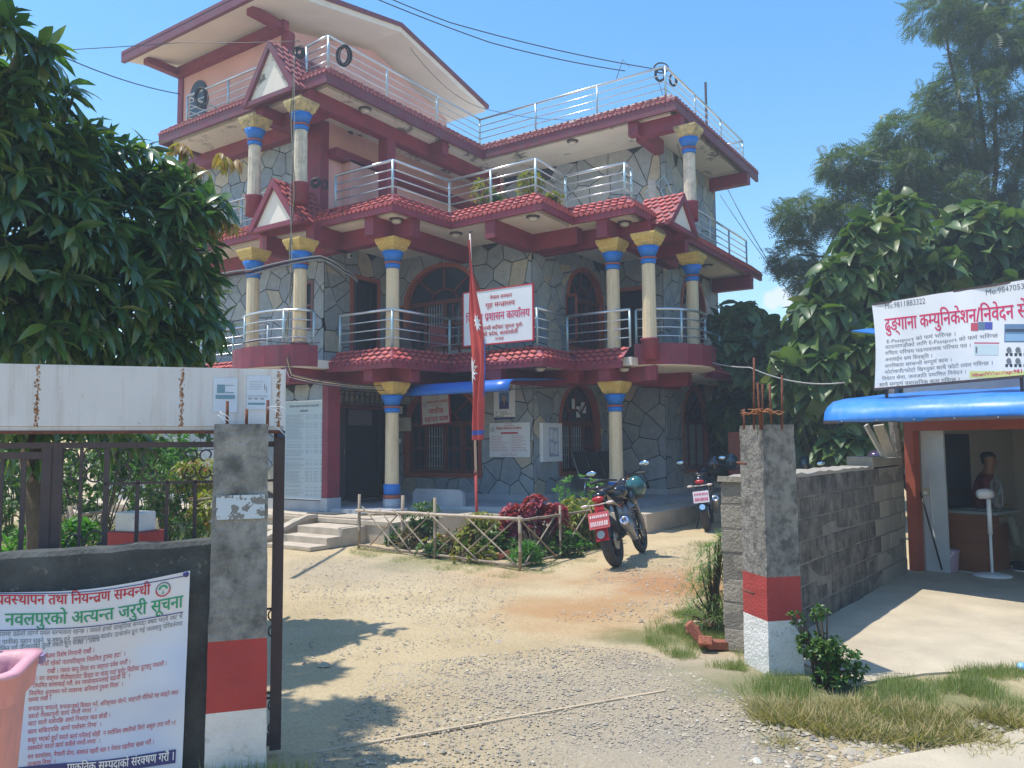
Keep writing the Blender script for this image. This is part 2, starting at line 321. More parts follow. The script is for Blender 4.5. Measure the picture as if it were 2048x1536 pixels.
def layout(s, bold):
    out = []; x = 0.; i = 0; n = len(s)
    def put(key):
        nonlocal x
        g = GL.get(key)
        if g is None: x += .3; return
        out.append((g[0]+np.array([x, 0]), g[1])); x += g[2]
    while i < n:
        ch = s[i]
        if ch == ' ': x += .30; i += 1; continue
        if ch in CONS:
            cl = [ch]; i += 1
            while i+1 < n and s[i] == '्' and s[i+1] in CONS: cl.append(s[i+1]); i += 2
            marks = []
            while i < n and s[i] in MARK: marks.append(s[i]); i += 1
            reph = len(cl) > 1 and cl[0] == 'र'
            if reph: cl = cl[1:]
            rak = len(cl) > 1 and cl[-1] == 'र'
            if rak: cl = cl[:-1]
            if 'ि' in marks: put(('ि', bold))
            for c in cl[:-1]:
                if (c, bold, 'half') in GL: put((c, bold, 'half'))
                else: put((c, bold)); put(('्', bold))
            b0 = x; put((cl[-1], bold))
            if rak:
                a = x-.10 if cl[-1] != 'क' else x-.42; t = .03+.022*bold
                out.append((np.array([[a-.26, .02-t], [a, .25-t], [a, .25+t], [a-.26, .02+t]]), [(0, 1, 2, 3)]))
            for q in marks:
                if q != 'ि': put((q, bold))
            if reph:
                a = x-.06; t = .03+.02*bold; pts = []
                for k in range(7):
                    th = math.pi*(1.05-k*.18); pts.append((a+.10*math.cos(th)-.02, .70+.16*math.sin(th)*.9))
                V = []; [V.extend([(p[0]-t, p[1]), (p[0]+t, p[1])]) for p in pts]
                out.append((np.array(V), [(2*k, 2*k+1, 2*k+3, 2*k+2) for k in range(6)]))
        else:
            put((ch, bold)); i += 1
    if bold:
        for s_ in (.022, .044): out = out+[(V+np.array([s_, .006*(1 if s_ < .03 else -1)]), F_, s_) for V, F_ in [q[:2] for q in out if len(q) == 2]]
    return [(q[0], q[1], (q[2] if len(q) == 3 else 0.)) for q in out], x
def text(mb, s, P, u, v, h, width=None, bold=0, mi=0, align='l', d=.004, fn=None):
    """write s on the plane P(u, v, d): baseline v, letter height h (headline), left edge u; width = fit to this width"""
    out, w = layout(s, bold); sc = h/.62; sx = sc
    if width: sx = width/max(w, .01)
    W_ = w*sx
    if align == 'c': u -= W_/2
    elif align == 'r': u -= W_
    for V, Fc, e in out: mb.add([P(u+a*sx, v+b*sc, d+e*.03) for a, b in V], Fc, mi)
    return W_
def rectP(mb, P, u0, v0, u1, v1, d, mi=0, t=0.0, seg=1):
    if t: mb.poly([P(u0, v0, d), P(u1, v0, d), P(u1, v1, d), P(u0, v1, d)], Vector(P(u0, v0, d+t))-Vector(P(u0, v0, d)), mi)
    else:
        for k in range(seg):
            a = u0+(u1-u0)*k/seg; b = u0+(u1-u0)*(k+1)/seg
            mb.add([P(a, v0, d), P(b, v0, d), P(b, v1, d), P(a, v1, d)], [(0, 1, 2, 3)], mi)

# ------------------------------------------------------------------ planes and cladding
def PY(y0): return lambda u, v, d=0.: (u, y0-d, v)       # wall facing -Y
def PX(x0): return lambda u, v, d=0.: (x0+d, u, v)       # wall facing +X
def clip(poly, nx, ny, c):
    """keep nx*x+ny*y <= c"""
    out = []; n = len(poly)
    for i in range(n):
        a, b = poly[i], poly[(i+1) % n]; da = nx*a[0]+ny*a[1]-c; db = nx*b[0]+ny*b[1]-c
        if da <= 0: out.append(a)
        if (da < 0 < db) or (db < 0 < da):
            t = da/(da-db); out.append((a[0]+(b[0]-a[0])*t, a[1]+(b[1]-a[1])*t))
    return out
def area(p): return abs(sum(p[i][0]*p[(i+1) % len(p)][1]-p[(i+1) % len(p)][0]*p[i][1] for i in range(len(p))))/2
def minus(poly, K):
    """convex poly minus convex CCW polygon K -> list of convex pieces"""
    res = []; cur = poly
    for i in range(len(K)):
        a, b = K[i], K[(i+1) % len(K)]; nx, ny = (b[1]-a[1]), -(b[0]-a[0]); L = math.hypot(nx, ny)
        if L < 1e-9: continue
        nx /= L; ny /= L; c = nx*a[0]+ny*a[1]
        o = clip(cur, -nx, -ny, -c)
        if len(o) > 2 and area(o) > 1e-5: res.append(o)
        cur = clip(cur, nx, ny, c)
        if len(cur) < 3: break
    return res
def arch_poly(uc, hw, z0, zs, zt, n=12, grow=0.):
    hw += grow; zt += grow; z0 -= grow
    return [(uc-hw, z0), (uc+hw, z0)]+[(uc+hw*math.cos(math.pi*k/n), zs+(zt-zs)*math.sin(math.pi*k/n)) for k in range(n+1)]
def rect_poly(a, z0, b, z1): return [(a, z0), (b, z0), (b, z1), (a, z1)]
def wall_plate(name, parent, P, u0, u1, z0, z1, holes, mt, thick=.2):
    pcs = [rect_poly(u0, z0, u1, z1)]
    for K in holes: pcs = [q for p in pcs for q in minus(p, K)]
    mb = MB(); dv = Vector(P(0, 0, 0))-Vector(P(0, 0, thick))
    for p in pcs: mb.poly([P(a, b, 0) for a, b in p], dv)
    return mb.build(name, mt, parent)
STONES = []   # (screen size, object builder)
def cladding(wallobj, P, u0, u1, z0, z1, holes, s=.36, seed=1):
    rg = random.Random(seed); nu = max(1, round((u1-u0)/s)); nz = max(1, round((z1-z0)/(s*1.05)))
    du = (u1-u0)/nu; dz = (z1-z0)/nz; S = {}
    for i in range(-1, nu+1):
        for j in range(-1, nz+1):
            S[(i, j)] = (u0+(i+.5+rg.uniform(-.46, .46)+(.25 if j % 2 else -.25))*du, z0+(j+.5+rg.uniform(-.46, .46))*dz)
    for (i, j), (x, y) in S.items():
        if not (-1 <= i <= nu and 0 <= j < nz): continue
        c = rect_poly(u0+.006, z0+.006, u1-.006, z1-.006)
        for (k, l), (x2, y2) in S.items():
            if (k, l) == (i, j) or abs(k-i) > 3 or abs(l-j) > 2: continue
            nx, ny = x2-x, y2-y; L = math.hypot(nx, ny)
            if L < 1e-6: continue
            nx /= L; ny /= L; c = clip(c, nx, ny, nx*(x+x2)/2+ny*(y+y2)/2-.011)
            if len(c) < 3: break
        if len(c) < 3 or area(c) < .004: continue
        pcs = [c]
        for K in holes: pcs = [q for p in pcs for q in minus(p, K)]
        pcs = [p for p in pcs if area(p) > 2e-4]
        if not pcs: continue
        t = rg.uniform(.014, .024); dv = Vector(P(0, 0, t))-Vector(P(0, 0, 0))
        cc = Vector(P(x, y, 0)); dd = (cc-CAM); dep = dd.dot(_f); px = 1024+F_PX*dd.dot(_r)/max(dep, .1); py = 768-F_PX*dd.dot(_u)/max(dep, .1)
        vis = -30 < px < 2078 and -30 < py < 1560
        A = sum(area(p) for p in pcs)*(F_PX/dep)**2*(1 if P(0, 0, 1)[1] != 0 else .5)*(1 if vis else .01)
        STONES.append((A, wallobj, P, pcs, dv))
def build_stones(n=295):
    STONES.sort(key=lambda q: -q[0]); rest = {}
    for k, (A, w, P, pcs, dv) in enumerate(STONES):
        if k < n:
            mb = MB()
            for p in pcs: mb.poly([P(a, b, 0) for a, b in p], dv)
            mb.build('stone', M['stone_a'], w)
        else:
            mb = rest.setdefault(w.name, (MB(), w))[0]
            for p in pcs: mb.poly([P(a, b, 0) for a, b in p], dv)
    for mb, w in rest.values(): mb.build('stone', M['stone_b'], w)['kind'] = 'stuff'

# ------------------------------------------------------------------ office building
B = thing('office_building', 'three storey government office with grey stone cladding, maroon eaves and yellow columns', 'building', (-10, 13, 0))
def arch_window(P, uc, hw, z0, zs, zt, seed=0, cas=4, grille=(1,), shutters=()):
    w = MB(); K = arch_poly(uc, hw, z0, zs, zt, 14); Ko = arch_poly(uc, hw, z0, zs, zt, 14, .085)
    n = len(K)
    for i in range(n):                                   # painted surround, proud of the stones
        a, b, c, d = K[i], K[(i+1) % n], Ko[(i+1) % n], Ko[i]
        w.poly([P(*a, -.10), P(*b, -.10), P(*c, -.10), P(*d, -.10)], Vector(P(0, 0, .145))-Vector(P(0, 0, 0)))
    win = w.build('window', M['wood_trim'], B)
    g = MB(); g.poly([P(a, b, -.13) for a, b in K], Vector(P(0, 0, .01))-Vector(P(0, 0, 0))); g.build('pane', M['glass'], win)
    f = MB(); t = .055
    def fr(a, b, c, d, dd=-.115, th=.05): f.poly([P(a, b, dd), P(c, b, dd), P(c, d, dd), P(a, d, dd)], Vector(P(0, 0, th))-Vector(P(0, 0, 0)))
    fr(uc-hw, zs-.05, uc+hw, zs+.05, -.115, .08); fr(uc-hw, z0, uc+hw, z0+.07)
    cw = 2*hw/cas
    for k in range(cas+1): fr(max(uc-hw, uc-hw+k*cw-t/2), z0+.07, min(uc+hw, uc-hw+k*cw+t/2), zs-.05)
    for k in range(cas):
        if k in grille: continue
        a = uc-hw+k*cw
        fr(a+t/2, z0+.07, a+t*1.3, zs-.05, -.118, .04); fr(a+cw-t*1.3, z0+.07, a+cw-t/2, zs-.05, -.118, .04)
        fr(a+cw/2-.018, z0+.07, a+cw/2+.018, zs-.05, -.118, .035); fr(a+t, z0+(zs-z0)*.5-.03, a+cw-t, z0+(zs-z0)*.5+.03, -.118, .035)
    for ang in (45, 90, 135):                            # fan bars
        th = math.radians(ang); c0 = (uc+.36*hw*math.cos(th), zs+.36*(zt-zs)*math.sin(th)); c1 = (uc+.99*hw*math.cos(th), zs+.99*(zt-zs)*math.sin(th))
        f.bar(P(*c0, -.10), P(*c1, -.10), .055, .03, up=Vector(P(0, 0, 1))-Vector(P(0, 0, 0)))
    for k in range(8):
        a0, a1 = math.pi*k/8, math.pi*(k+1)/8
        f.bar(P(uc+.38*hw*math.cos(a0), zs+.38*(zt-zs)*math.sin(a0), -.10), P(uc+.38*hw*math.cos(a1), zs+.38*(zt-zs)*math.sin(a1), -.10), .05, .03, up=Vector(P(0, 0, 1))-Vector(P(0, 0, 0)))
    f.build('frame', M['wood_dark'], win)
    b = MB()
    for k in grille:
        a = uc-hw+k*cw+t/2; c = a+cw-t
        for j in range(6):
            x = a+(j+.5)*(c-a)/6; b.bar(P(x, z0+.07, -.09), P(x, zs-.05, -.09), .012)
        for j in range(4):
            z = z0+.15+j*(zs-z0-.2)/4; b.bar(P(a, z, -.085), P(c, z, -.085), .010)
    b.build('grille', M['grille'], win)
    for (u_, sgn) in shutters:                            # opened casement leaf standing out from the wall
        s = MB(); 
        for (a, b_) in ((0, .06), (.30, .36)): s.poly([P(u_+sgn*a*.35, z0+.05, a), P(u_+sgn*b_*.35, z0+.05, b_), P(u_+sgn*b_*.35, zs, b_), P(u_+sgn*a*.35, zs, a)], Vector(P(.03, 0, 0))-Vector(P(0, 0, 0)))
        for zz in (z0+.05, (z0+zs)/2, zs-.06): s.poly([P(u_, zz, 0), P(u_+sgn*.126, zz, .36), P(u_+sgn*.126, zz+.06, .36), P(u_, zz+.06, 0)], Vector(P(.03, 0, 0))-Vector(P(0, 0, 0)))
        so_ = s.build('shutter', M['wood_trim'], win)
        q = MB(); q.poly([P(u_+.012, z0+.1, 0.04), P(u_+.012+sgn*.12, z0+.1, .34), P(u_+.012+sgn*.12, zs-.03, .34), P(u_+.012, zs-.03, .04)], Vector(P(.008, 0, 0))-Vector(P(0, 0, 0))); q.build('shutter_pane', M['glass'], win)
    return win
GF, L1, L2 = .40, 3.05, 5.90
Z1, Z2, Z3 = 2.95, 5.70, 8.33           # ceilings
HO = {}
# openings: (convex polygons)
g1 = (-10.77, .98, .92, 1.97, 2.73); m1 = (-10.78, .98, 3.62, 4.62, 5.38)
g2 = (15.10, .82, .94, 1.95, 2.78); m2 = (15.43, .76, 3.62, 4.70, 5.36)
g3 = (18.14, .74, .92, 2.02, 2.80); m3 = (18.2, .74, 3.75, 4.75, 5.47)
AP = lambda w, g=.08: arch_poly(*w, 14, g)
def stonewall(P, u0, u1, z0, z1, holes, seed, s=.42, skirt=None):
    w = wall_plate('wall', B, P, u0, u1, z0, z1, holes, M['joint'])
    cladding(w, P, u0, u1, z0+(skirt or 0), z1, holes, s, seed)
    return w
X1, X2, X3 = -12.15, -8.45, -7.0; Y1, Y2, Y3, Y4 = 11.15, 13.25, 16.4, 19.9
# ground floor
stonewall(PY(10.15), -18.6, -10.98, GF-.1, 2.68, [], 11, .40, .22)                      # thin wall carrying the notice board
dent = rect_poly(11.45, GF, 12.95, 2.30)
stonewall(PX(X1), Y1, Y2, GF-.1, Z1, [dent], 12)
stonewall(PY(Y2), X1, X2, GF-.1, Z1, [AP(g1)], 13, .42, .12)
stonewall(PX(X2), Y2, Y3, GF-.1, Z1, [AP(g2)], 14, .42, .12)
stonewall(PY(Y3), X2, X3, GF-.1, Z1, [], 15, .44, .12)
stonewall(PX(X3), Y3, Y4, GF-.1, Z1, [AP(g3)], 16, .42, .12)
# first floor
dm = rect_poly(11.93, L1, 12.66, 5.08)
stonewall(PY(Y1), -18.6, X1, L1, Z2, [rect_poly(-12.95, 3.9, -12.45, 4.95)], 21)
stonewall(PX(X1), Y1, Y2, L1, Z2, [dm], 22)
stonewall(PY(Y2), X1, X2, L1, Z2, [AP(m1)], 23)
stonewall(PX(X2), Y2, Y3, L1, Z2, [AP(m2)], 24)
d3 = rect_poly(-8.2, L1, -7.25, 5.0)
stonewall(PY(Y3), X2, X3, L1, Z2, [d3], 25)
stonewall(PX(X3), Y3, Y4, L1, Z2, [AP(m3)], 26)
# second floor
stonewall(PY(Y1), -18.6, -12.75, L2, Z3, [], 31)
stonewall(PY(Y3), -11.3, X3, L2, Z3, [], 32, .46)
stonewall(PX(X3), Y3, Y4, L2, Z3, [], 33)
mb = MB(); mb.box((-12.5, Y1+.2, L2), (-12.3, Y3+.2, Z3)); mb.box((-12.3, Y3+.01, L2), (-12.05, Y3+.2, Z3)); mb.box((-12.05, Y3+.01, 7.75), (-11.3, Y3+.2, Z3)); mb.box((-12.5, Y1+.6, L2), (-12.05, Y1+1.5, 7.6)); mb.build('plaster_wall', M['pink'], B)
mb = MB(); mb.box((-12.75, Y1-.03, L2), (-12.28, Y1+.2, Z3)); mb.box((-12.28, Y1+.2, 7.55), (-12.05, Y3, 7.75)); mb.box((-12.28, 13.0, L2), (-12.06, 13.22, 7.55)); mb.box((-11.62, 12.15, L2), (-11.36, 12.41, 8.05)); mb.build('pillar', M['maroon'], B)
mb = MB(); mb.box((-12.05, Y3+.03, L2), (-11.32, Y3+.1, 7.75)); mb.build('door', M['door_blue'], B)
mb = MB(); mb.box((-10.3, Y3+.25, GF), (-7.25, Y4, Z3-.05)); mb.box((-18.6, Y1+.8, GF), (-12.55, Y4, Z3-.05)); mb.box((-12.5, Y3+.6, .4), (-7.3, Y4, Z3-.05)); mb.box((-18.6, Y4-.05, 0), (-7.02, Y4+.15, Z3)); mb.build('inner_room', M['dark'], B)  # near-black boxes put the shade of the rooms into the colour
for w_, P, kw in ((g1, PY(Y2), dict(grille=(1,), cas=4)), (m1, PY(Y2), dict(grille=(1,), cas=4, shutters=((-11.86, -1),))), (g2, PX(X2), dict(grille=(0, 1), cas=3)), (m2, PX(X2), dict(grille=(), cas=3, shutters=((14.55, -1),))), (g3, PX(X3), dict(grille=(0, 1, 2), cas=3)), (m3, PX(X3), dict(grille=(0, 2), cas=3))):
    arch_window(P, *w_, **kw)
# small side window, doors
def door(P, a, z0, b, z1, mt, leaf=.5, name='door', trim='wood_trim'):
    m_ = MB()
    for q in ((a-.09, z0, a, z1+.09), (b, z0, b+.09, z1+.09), (a, z1, b, z1+.09)):
        m_.poly([P(q[0], q[1], -.12), P(q[2], q[1], -.12), P(q[2], q[3], -.12), P(q[0], q[3], -.12)], Vector(P(0, 0, .16))-Vector(P(0, 0, 0)))
    d = m_.build(name, M[trim], B)
    k = MB(); k.poly([P(a, z0, -.75), P(b, z0, -.75), P(b, z1, -.75), P(a, z1, -.75)], Vector(P(0, 0, .02))-Vector(P(0, 0, 0))); k.build('doorway', M['dark'], d)  # near-black sheet painted for the shade inside the opening
    k = MB(); k.poly([P(a, z0, -.14), P(a+(b-a)*leaf, z0, -.14), P(a+(b-a)*leaf, z1, -.14), P(a, z1, -.14)], Vector(P(0, 0, .04))-Vector(P(0, 0, 0)))
    k.build('leaf', mt, d)
    return d
d0 = door(PX(X1), 11.45, GF, 12.95, 2.30, M['doormetal'], .28, 'entrance_door', 'maroon')
k = MB(); k.box((X1-.08, 11.9, 1.95), (X1-.05, 12.6, 2.28)); k.build('curtain', flat('grey_curtain', (.13, .12, .15), .9), d0)
k = MB()
for j in range(22): k.bar((X1+.06, 11.4+j*.075, 2.33), (X1+.06, 11.4+j*.075+(.05 if j % 2 else -.02), 2.66), .014)
for zz in (2.33, 2.42, 2.58, 2.66): k.bar((X1+.06, 11.35, zz), (X1+.06, 13.05, zz), .018)
k.build('grille', M['iron'], d0)
k = MB(); k.tube([(X1-.05, 11.75, 1.35), (X1-.01, 11.76, 1.35), (X1-.01, 11.76, 1.48), (X1-.05, 11.75, 1.48)], .008, 6); k.build('handle', M['chrome'], d0)
door(PX(X1), 11.93, L1, 12.66, 5.08, M['doormetal'], .3)
door(PY(Y3), -8.2, L1, -7.25, 5.0, M['doormetal'], .0)
k = MB(); P = PY(Y1)
for q in ((-12.95, 3.9, -12.88, 4.95), (-12.52, 3.9, -12.45, 4.95), (-12.88, 4.88, -12.52, 4.95), (-12.88, 3.9, -12.52, 3.97), (-12.88, 4.4, -12.52, 4.45)): rectP(k, P, *q, -.12, t=.16)
w_ = k.build('window', M['wood_dark'], B); k = MB(); rectP(k, P, -12.88, 3.97, -12.52, 4.88, -.14, t=.02); k.build('pane', M['glass'], w_)
k = MB(); k.box((-10.99, 10.06, GF+.18), (-10.84, 10.36, 2.68)); k.build('door_jamb', M['maroon'], B)
k = MB(); k.box((-10.99, 10.04, GF-.1), (-10.82, 10.38, GF+.18)); k.box((-18.6, 10.10, GF-.1), (-10.99, 10.149, GF+.12)); k.box((X1, Y2-.05, GF), (X2+.05, Y2-.001, GF+.12)); k.box((X2+.001, Y2, GF), (X2+.05, Y3, GF+.12)); k.box((X2, Y3-.05, GF), (X3+.05, Y3-.001, GF+.12)); k.box((X3+.001, Y3, GF), (X3+.05, Y4, GF+.12))
k.build('skirting', M['marble'], B)

# porch tiers
k = MB(); k.poly([(-10.98, 10.10, .0), (-9.55, 10.10, 0), (-9.55, 11.5, 0), (-7.4, 11.9, 0), (-7.1, 13.1, 0), (-6.3, 13.1, 0), (-6.3, Y4, 0), (-10.98, Y4, 0)], (0, 0, GF)); k.box((-12.2, 10.37, 0), (-10.98, 13.3, GF)); k.build('porch_floor', M['marble'], B)
k = MB(); k.box((-10.72, 9.95, .33), (-10.3, 10.05, .335)); k.box((-8.4, 9.21, .33), (-19, 9.9, .33))
k = MB(); k.poly([(-18.6, 9.17, 0), (-8.5, 9.17, 0), (-8.4, 11.2, 0), (-6.85, 11.35, 0), (-6.5, 12.45, 0), (-5.72, 12.5, 0), (-5.72, Y4, 0), (-18.6, Y4, 0)], (0, 0, .33)); k.box((-18.6, 9.14, .285), (-8.47, 9.169, .345))
k.build('plinth', M['slab'], B)

# slabs, hoods
def offp(path, d, closed=False):
    """offset an open polyline outwards (to the right-hand side walking it) by d with mitred corners"""
    n = len(path); out = []
    for i in range(n):
        def nrm(a, b):
            t = Vector((b[0]-a[0], b[1]-a[1])); t.normalize(); return Vector((t.y, -t.x))
        if i == 0: nn = nrm(path[0], path[1]); out.append((path[0][0]+nn.x*d, path[0][1]+nn.y*d)); continue
        if i == n-1: nn = nrm(path[-2], path[-1]); out.append((path[-1][0]+nn.x*d, path[-1][1]+nn.y*d)); continue
        a = nrm(path[i-1], path[i]); b = nrm(path[i], path[i+1]); s_ = a+b; s_ /= max(.3, (1+a.dot(b))); out.append((path[i][0]+s_.x*d, path[i][1]+s_.y*d))
    return out
def arcpts(cx, cy, rx, ry, a0, a1, n): return [(cx+rx*math.cos(math.radians(a0+(a1-a0)*k/n)), cy+ry*math.sin(math.radians(a0+(a1-a0)*k/n))) for k in range(n+1)]
pL = [(-18.6, 10.42), (-13.05, 10.42)]; drumL = arcpts(-12.12, 10.0, .98, .52, 180, 360, 10)
pM = [(-11.14, 10.58), (-9.76, 10.58), (-9.64, 12.1), (-7.57, 12.05), (-7.6, 13.2), (-6.32, 13.2)]
drumR = arcpts(-6.3, 14.55, .93, 1.1, -90, 90, 10)
pR = [(-6.2, 16.0), (-6.2, 19.75)]
path1 = pL+drumL+pM+drumR+pR; path2 = pL+[(-11.14, 10.58)]+pM[1:]+[(-6.32, 16.0)]+[(-6.28, 20.4)]
pathR = [(-15.95, 13.0), (-15.95, 10.28), (-11.18, 10.28), (-11.15, 15.2), (-6.3, 15.2), (-6.3, 20.4)]
def band(name, path, oi, zi, oo, zo, mt, parent=B, th=.03):
    """sloping strip between offset oi at height zi and offset oo at height zo"""
    a = offp(path, oi); b = offp(path, oo); k = MB(); n = len(path)
    vs = [(p[0], p[1], zi) for p in a]+[(p[0], p[1], zo) for p in b]+[(p[0], p[1], zi-th) for p in a]+[(p[0], p[1], zo-th) for p in b]
    fs = []
    for i in range(n-1): fs += [(i, i+1, n+i+1, n+i), (2*n+i, 3*n+i, 3*n+i+1, 2*n+i+1), (n+i, n+i+1, 3*n+i+1, 3*n+i), (i, 2*n+i, 2*n+i+1, i+1)]
    fs += [(0, n, 3*n, 2*n), (n-1, 3*n-1, 4*n-1, 2*n-1)]
    k.add(vs, fs); return k.build(name, mt, parent)
def vband(name, path, o0, o1, z0, z1, mt, parent=B):
    a = offp(path, o0); b = offp(path, o1); n = len(path); k = MB()
    vs = [(p[0], p[1], z1) for p in a]+[(p[0], p[1], z1) for p in b]+[(p[0], p[1], z0) for p in a]+[(p[0], p[1], z0) for p in b]; fs = []
    for i in range(n-1): fs += [(i, i+1, n+i+1, n+i), (2*n+i, 3*n+i, 3*n+i+1, 2*n+i+1), (n+i, n+i+1, 3*n+i+1, 3*n+i), (i, 2*n+i, 2*n+i+1, i+1)]
    fs += [(0, n, 3*n, 2*n), (n-1, 3*n-1, 4*n-1, 2*n-1)]
    k.add(vs, fs); return k.build(name, mt, parent)
def slab(name, path, off, z0, z1, back, mt):
    p = offp(path, off); k = MB(); k.poly([(x, y, z0) for x, y in p]+[(x, y, z0) for x, y in back], (0, 0, z1-z0)); return k.build(name, mt, B)
back = [(-6.0, 20.2), (-18.6, 20.2)]
slab('floor_slab', path1, .10, Z1, L1+.05, [(-6.2, Y4+.3), (-18.6, Y4+.3)], M['cream'])
slab('floor_slab', path2, .10, Z2, L2+.05, [(-18.6, 20.4)], M['cream'])
slab('roof_slab', pathR, .10, Z3, 8.76, [(-18.6, 20.4), (-18.6, 13.0)], M['cream_dirty'])
TILES = []; TR = random.Random(77)
def tiles(parent, A, Bp, C, D, tw=.165, rows=3, mt='tile'):
    """diamond shingles over quad A-B (upper edge) C-D (lower edge): A->B along, D->C along"""
    A, Bp, C, D = map(Vector, (A, Bp, C, D)); L = ((Bp-A).length+(C-D).length)/2; n = max(1, round(L/tw))
    nrm = (Bp-A).cross(D-A).normalized()
    if nrm.z < 0: nrm = -nrm
    for r in range(rows):
        for c in range(n):
            sh = .5*(r % 2)
            s0 = (c+sh)/n; s1 = (c+1+sh)/n
            if s1 > 1.001: continue
            t0, t1 = (r-.12)/rows, (r+1.0)/rows; sm = (s0+s1)/2; tm = (t0+t1)/2
            if TR.random() < .012: continue
            jx, jn = TR.uniform(-.05, .05)/n, TR.uniform(0, .006)
            q = lambda s_, t_: (A.lerp(Bp, s_+jx)).lerp(D.lerp(C, s_+jx), t_)
            pts = [q(sm, max(0, t0)), q(s1-.02/n, tm), q(sm, t1), q(s0+.02/n, tm)]
            lift = [.004+jn, .014+jn, .030+jn*1.5, .014+jn]
            top = [p+nrm*l for p, l in zip(pts, lift)]; bot = [p+nrm*.001 for p in pts]
            TILES.append((top, bot, parent, mt))
def hood(path, T, skip=(), rows=3, depth=.27, mtt='tile', mtf='maroon', o=.33):
    sl = band('hood_slope', path, -.02, T, o, T-depth, M[mtf], th=.03)
    vband('fascia', path, o-.07, o-.01, T-depth-.14 if T < 4 else T-depth-.17 if T < 8 else T-.5, T-depth-.02, M[mtf])
    a = offp(path, 0.0); b = offp(path, o)
    for i in range(len(path)-1):
        if i in skip: continue
        tiles(sl, (*a[i], T+.004), (*a[i+1], T+.004), (*b[i+1], T-depth+.004), (*b[i], T-depth+.004), rows=rows, mt=mtt)
    # scalloped drip edge
    k = MB()
    for i in range(len(path)-1):
        if i in skip: continue
        p0, p1 = Vector((*b[i], T-depth)), Vector((*b[i+1], T-depth)); L = (p1-p0).length; n = max(1, int(L/.11)); d = (p1-p0)/n; nn = Vector((d.y, -d.x, 0)).normalized()*.012
        for j in range(n):
            q = p0+d*j; k.poly([q, q+d*.92, q+d*.80+Vector((0, 0, -.045)), q+d*.46+Vector((0, 0, -.062)), q+d*.12+Vector((0, 0, -.045))], nn)
    k.build('scalloped_edge', M[mtf if T < 4 else mtt], B)
    return sl
# level 1: hood only on the straight runs, plain drums between the paired columns
hood(pL, 3.30); hood(pM, 3.30); hood(pR, 3.30)
vband('drum_parapet', drumL, -.05, .13, 2.97, 3.36, M['maroon']); vband('drum_parapet', drumR, -.05, .13, 2.97, 3.36, M['maroon'])
hood(path2, 6.12)
hood(pathR, 8.80, skip=(0,), depth=.25, mtt='tile_top', mtf='maroon_top')
# beams under each ceiling
def beams(L, z0, z1, mt, name='beam', w=.22):
    for a in L:
        k = MB(); x0, y0, x1, y1 = a
        if abs(x1-x0) > abs(y1-y0): k.box((x0, y0-w/2, z0), (x1, y0+w/2, z1))
        else: k.box((x0-w/2, y0, z0), (x0+w/2, y1, z1))
        k.build(name, M[mt], B)
com = [(-12.1, 10.95, -9.52, 10.95), (-10.12, 10.34, -10.12, 10.84), (-10.12, 11.06, -10.12, 13.2), (-8.44, 13.25, -7.35, 13.25), (-8.45, 11.8, -8.45, 13.14), (-8.44, 13.62, -6.0, 13.62), (-6.72, 12.95, -6.72, 13.51), (-6.72, 13.73, -6.72, 16.38), (-6.98, 15.28, -5.98, 15.28), (-6.98, 19.6, -5.98, 19.6)]
beams(com+[(-11.42, 9.55, -11.42, 11.1), (-12.78, 9.6, -12.78, 11.1), (-12.67, 9.88, -11.53, 9.88), (-18, 11.0, -12.9, 11.0), (-6.0, 13.4, -6.0, 13.5)], 2.68, Z1, 'maroon')
beams(com+[(-11.42, 10.1, -11.42, 11.1), (-12.78, 10.1, -12.78, 11.1), (-18, 11.02, -12.9, 11.02)], 5.36, Z2, 'maroon')
beams([(-11.45, 9.99, -11.45, 16.3), (-12.82, 9.99, -12.82, 11.1), (-12.7, 10.6, -11.56, 10.6), (-18, 11.02, -12.95, 11.02), (-11.34, 13.6, -10.95, 13.6), (-6.98, 15.28, -6.0, 15.28), (-7.0, 15.0, -7.0, 15.17), (-7.0, 15.39, -7.0, 16.38), (-6.98, 19.6, -5.98, 19.6)], 8.03, Z3, 'maroon')
k = MB(); k.box((-8.47, 11.78, 2.62), (-8.2, 11.95, 2.98)); k.build('beam_end', M['maroon'], B)
# pediments
def pediment(P, uc, hw, zb, za, depth, hwi, mtt, mtf='maroon', mtw='cream', rows=4):
    k = MB(); k.poly([P(uc-hwi, zb+.03, 0), P(uc+hwi, zb+.03, 0), P(uc, za-.16, 0)], Vector(P(0, 0, .03))-Vector(P(0, 0, 0))); pd = k.build('pediment', M[mtw], B)
    for sg in (-1, 1):
        k = MB(); k.poly([P(uc, za, .1), P(uc+sg*hw, zb, .1), P(uc+sg*(hw-.14), zb-.02, .1), P(uc, za-.17, .1)], Vector(P(0, 0, -depth))-Vector(P(0, 0, 0))); sl = k.build('gable_slope', M[mtf], pd)
        n_ = len(TILES); tiles(pd, P(uc, za+.005, .1), P(uc, za+.005, .1-depth), P(uc+sg*hw, zb+.005, .1-depth), P(uc+sg*hw, zb+.005, .1), tw=.15, rows=7, mt=mtt)
    k = MB(); k.bar(P(uc-hw, zb, .04), P(uc+hw, zb, .04), .09, .09); k.build('base_rail', M[mtf], pd)
pediment(PY(9.86), -12.12, .74, 5.72, 6.66, 1.0, .55, 'tile')
pediment(PY(9.80), -12.22, .80, 8.28, 9.42, 1.3, .62, 'tile_top', 'maroon_top', 'cream_dirty')
pediment(PX(-5.72), 14.32, .74, 5.62, 6.36, .85, .55, 'tile')
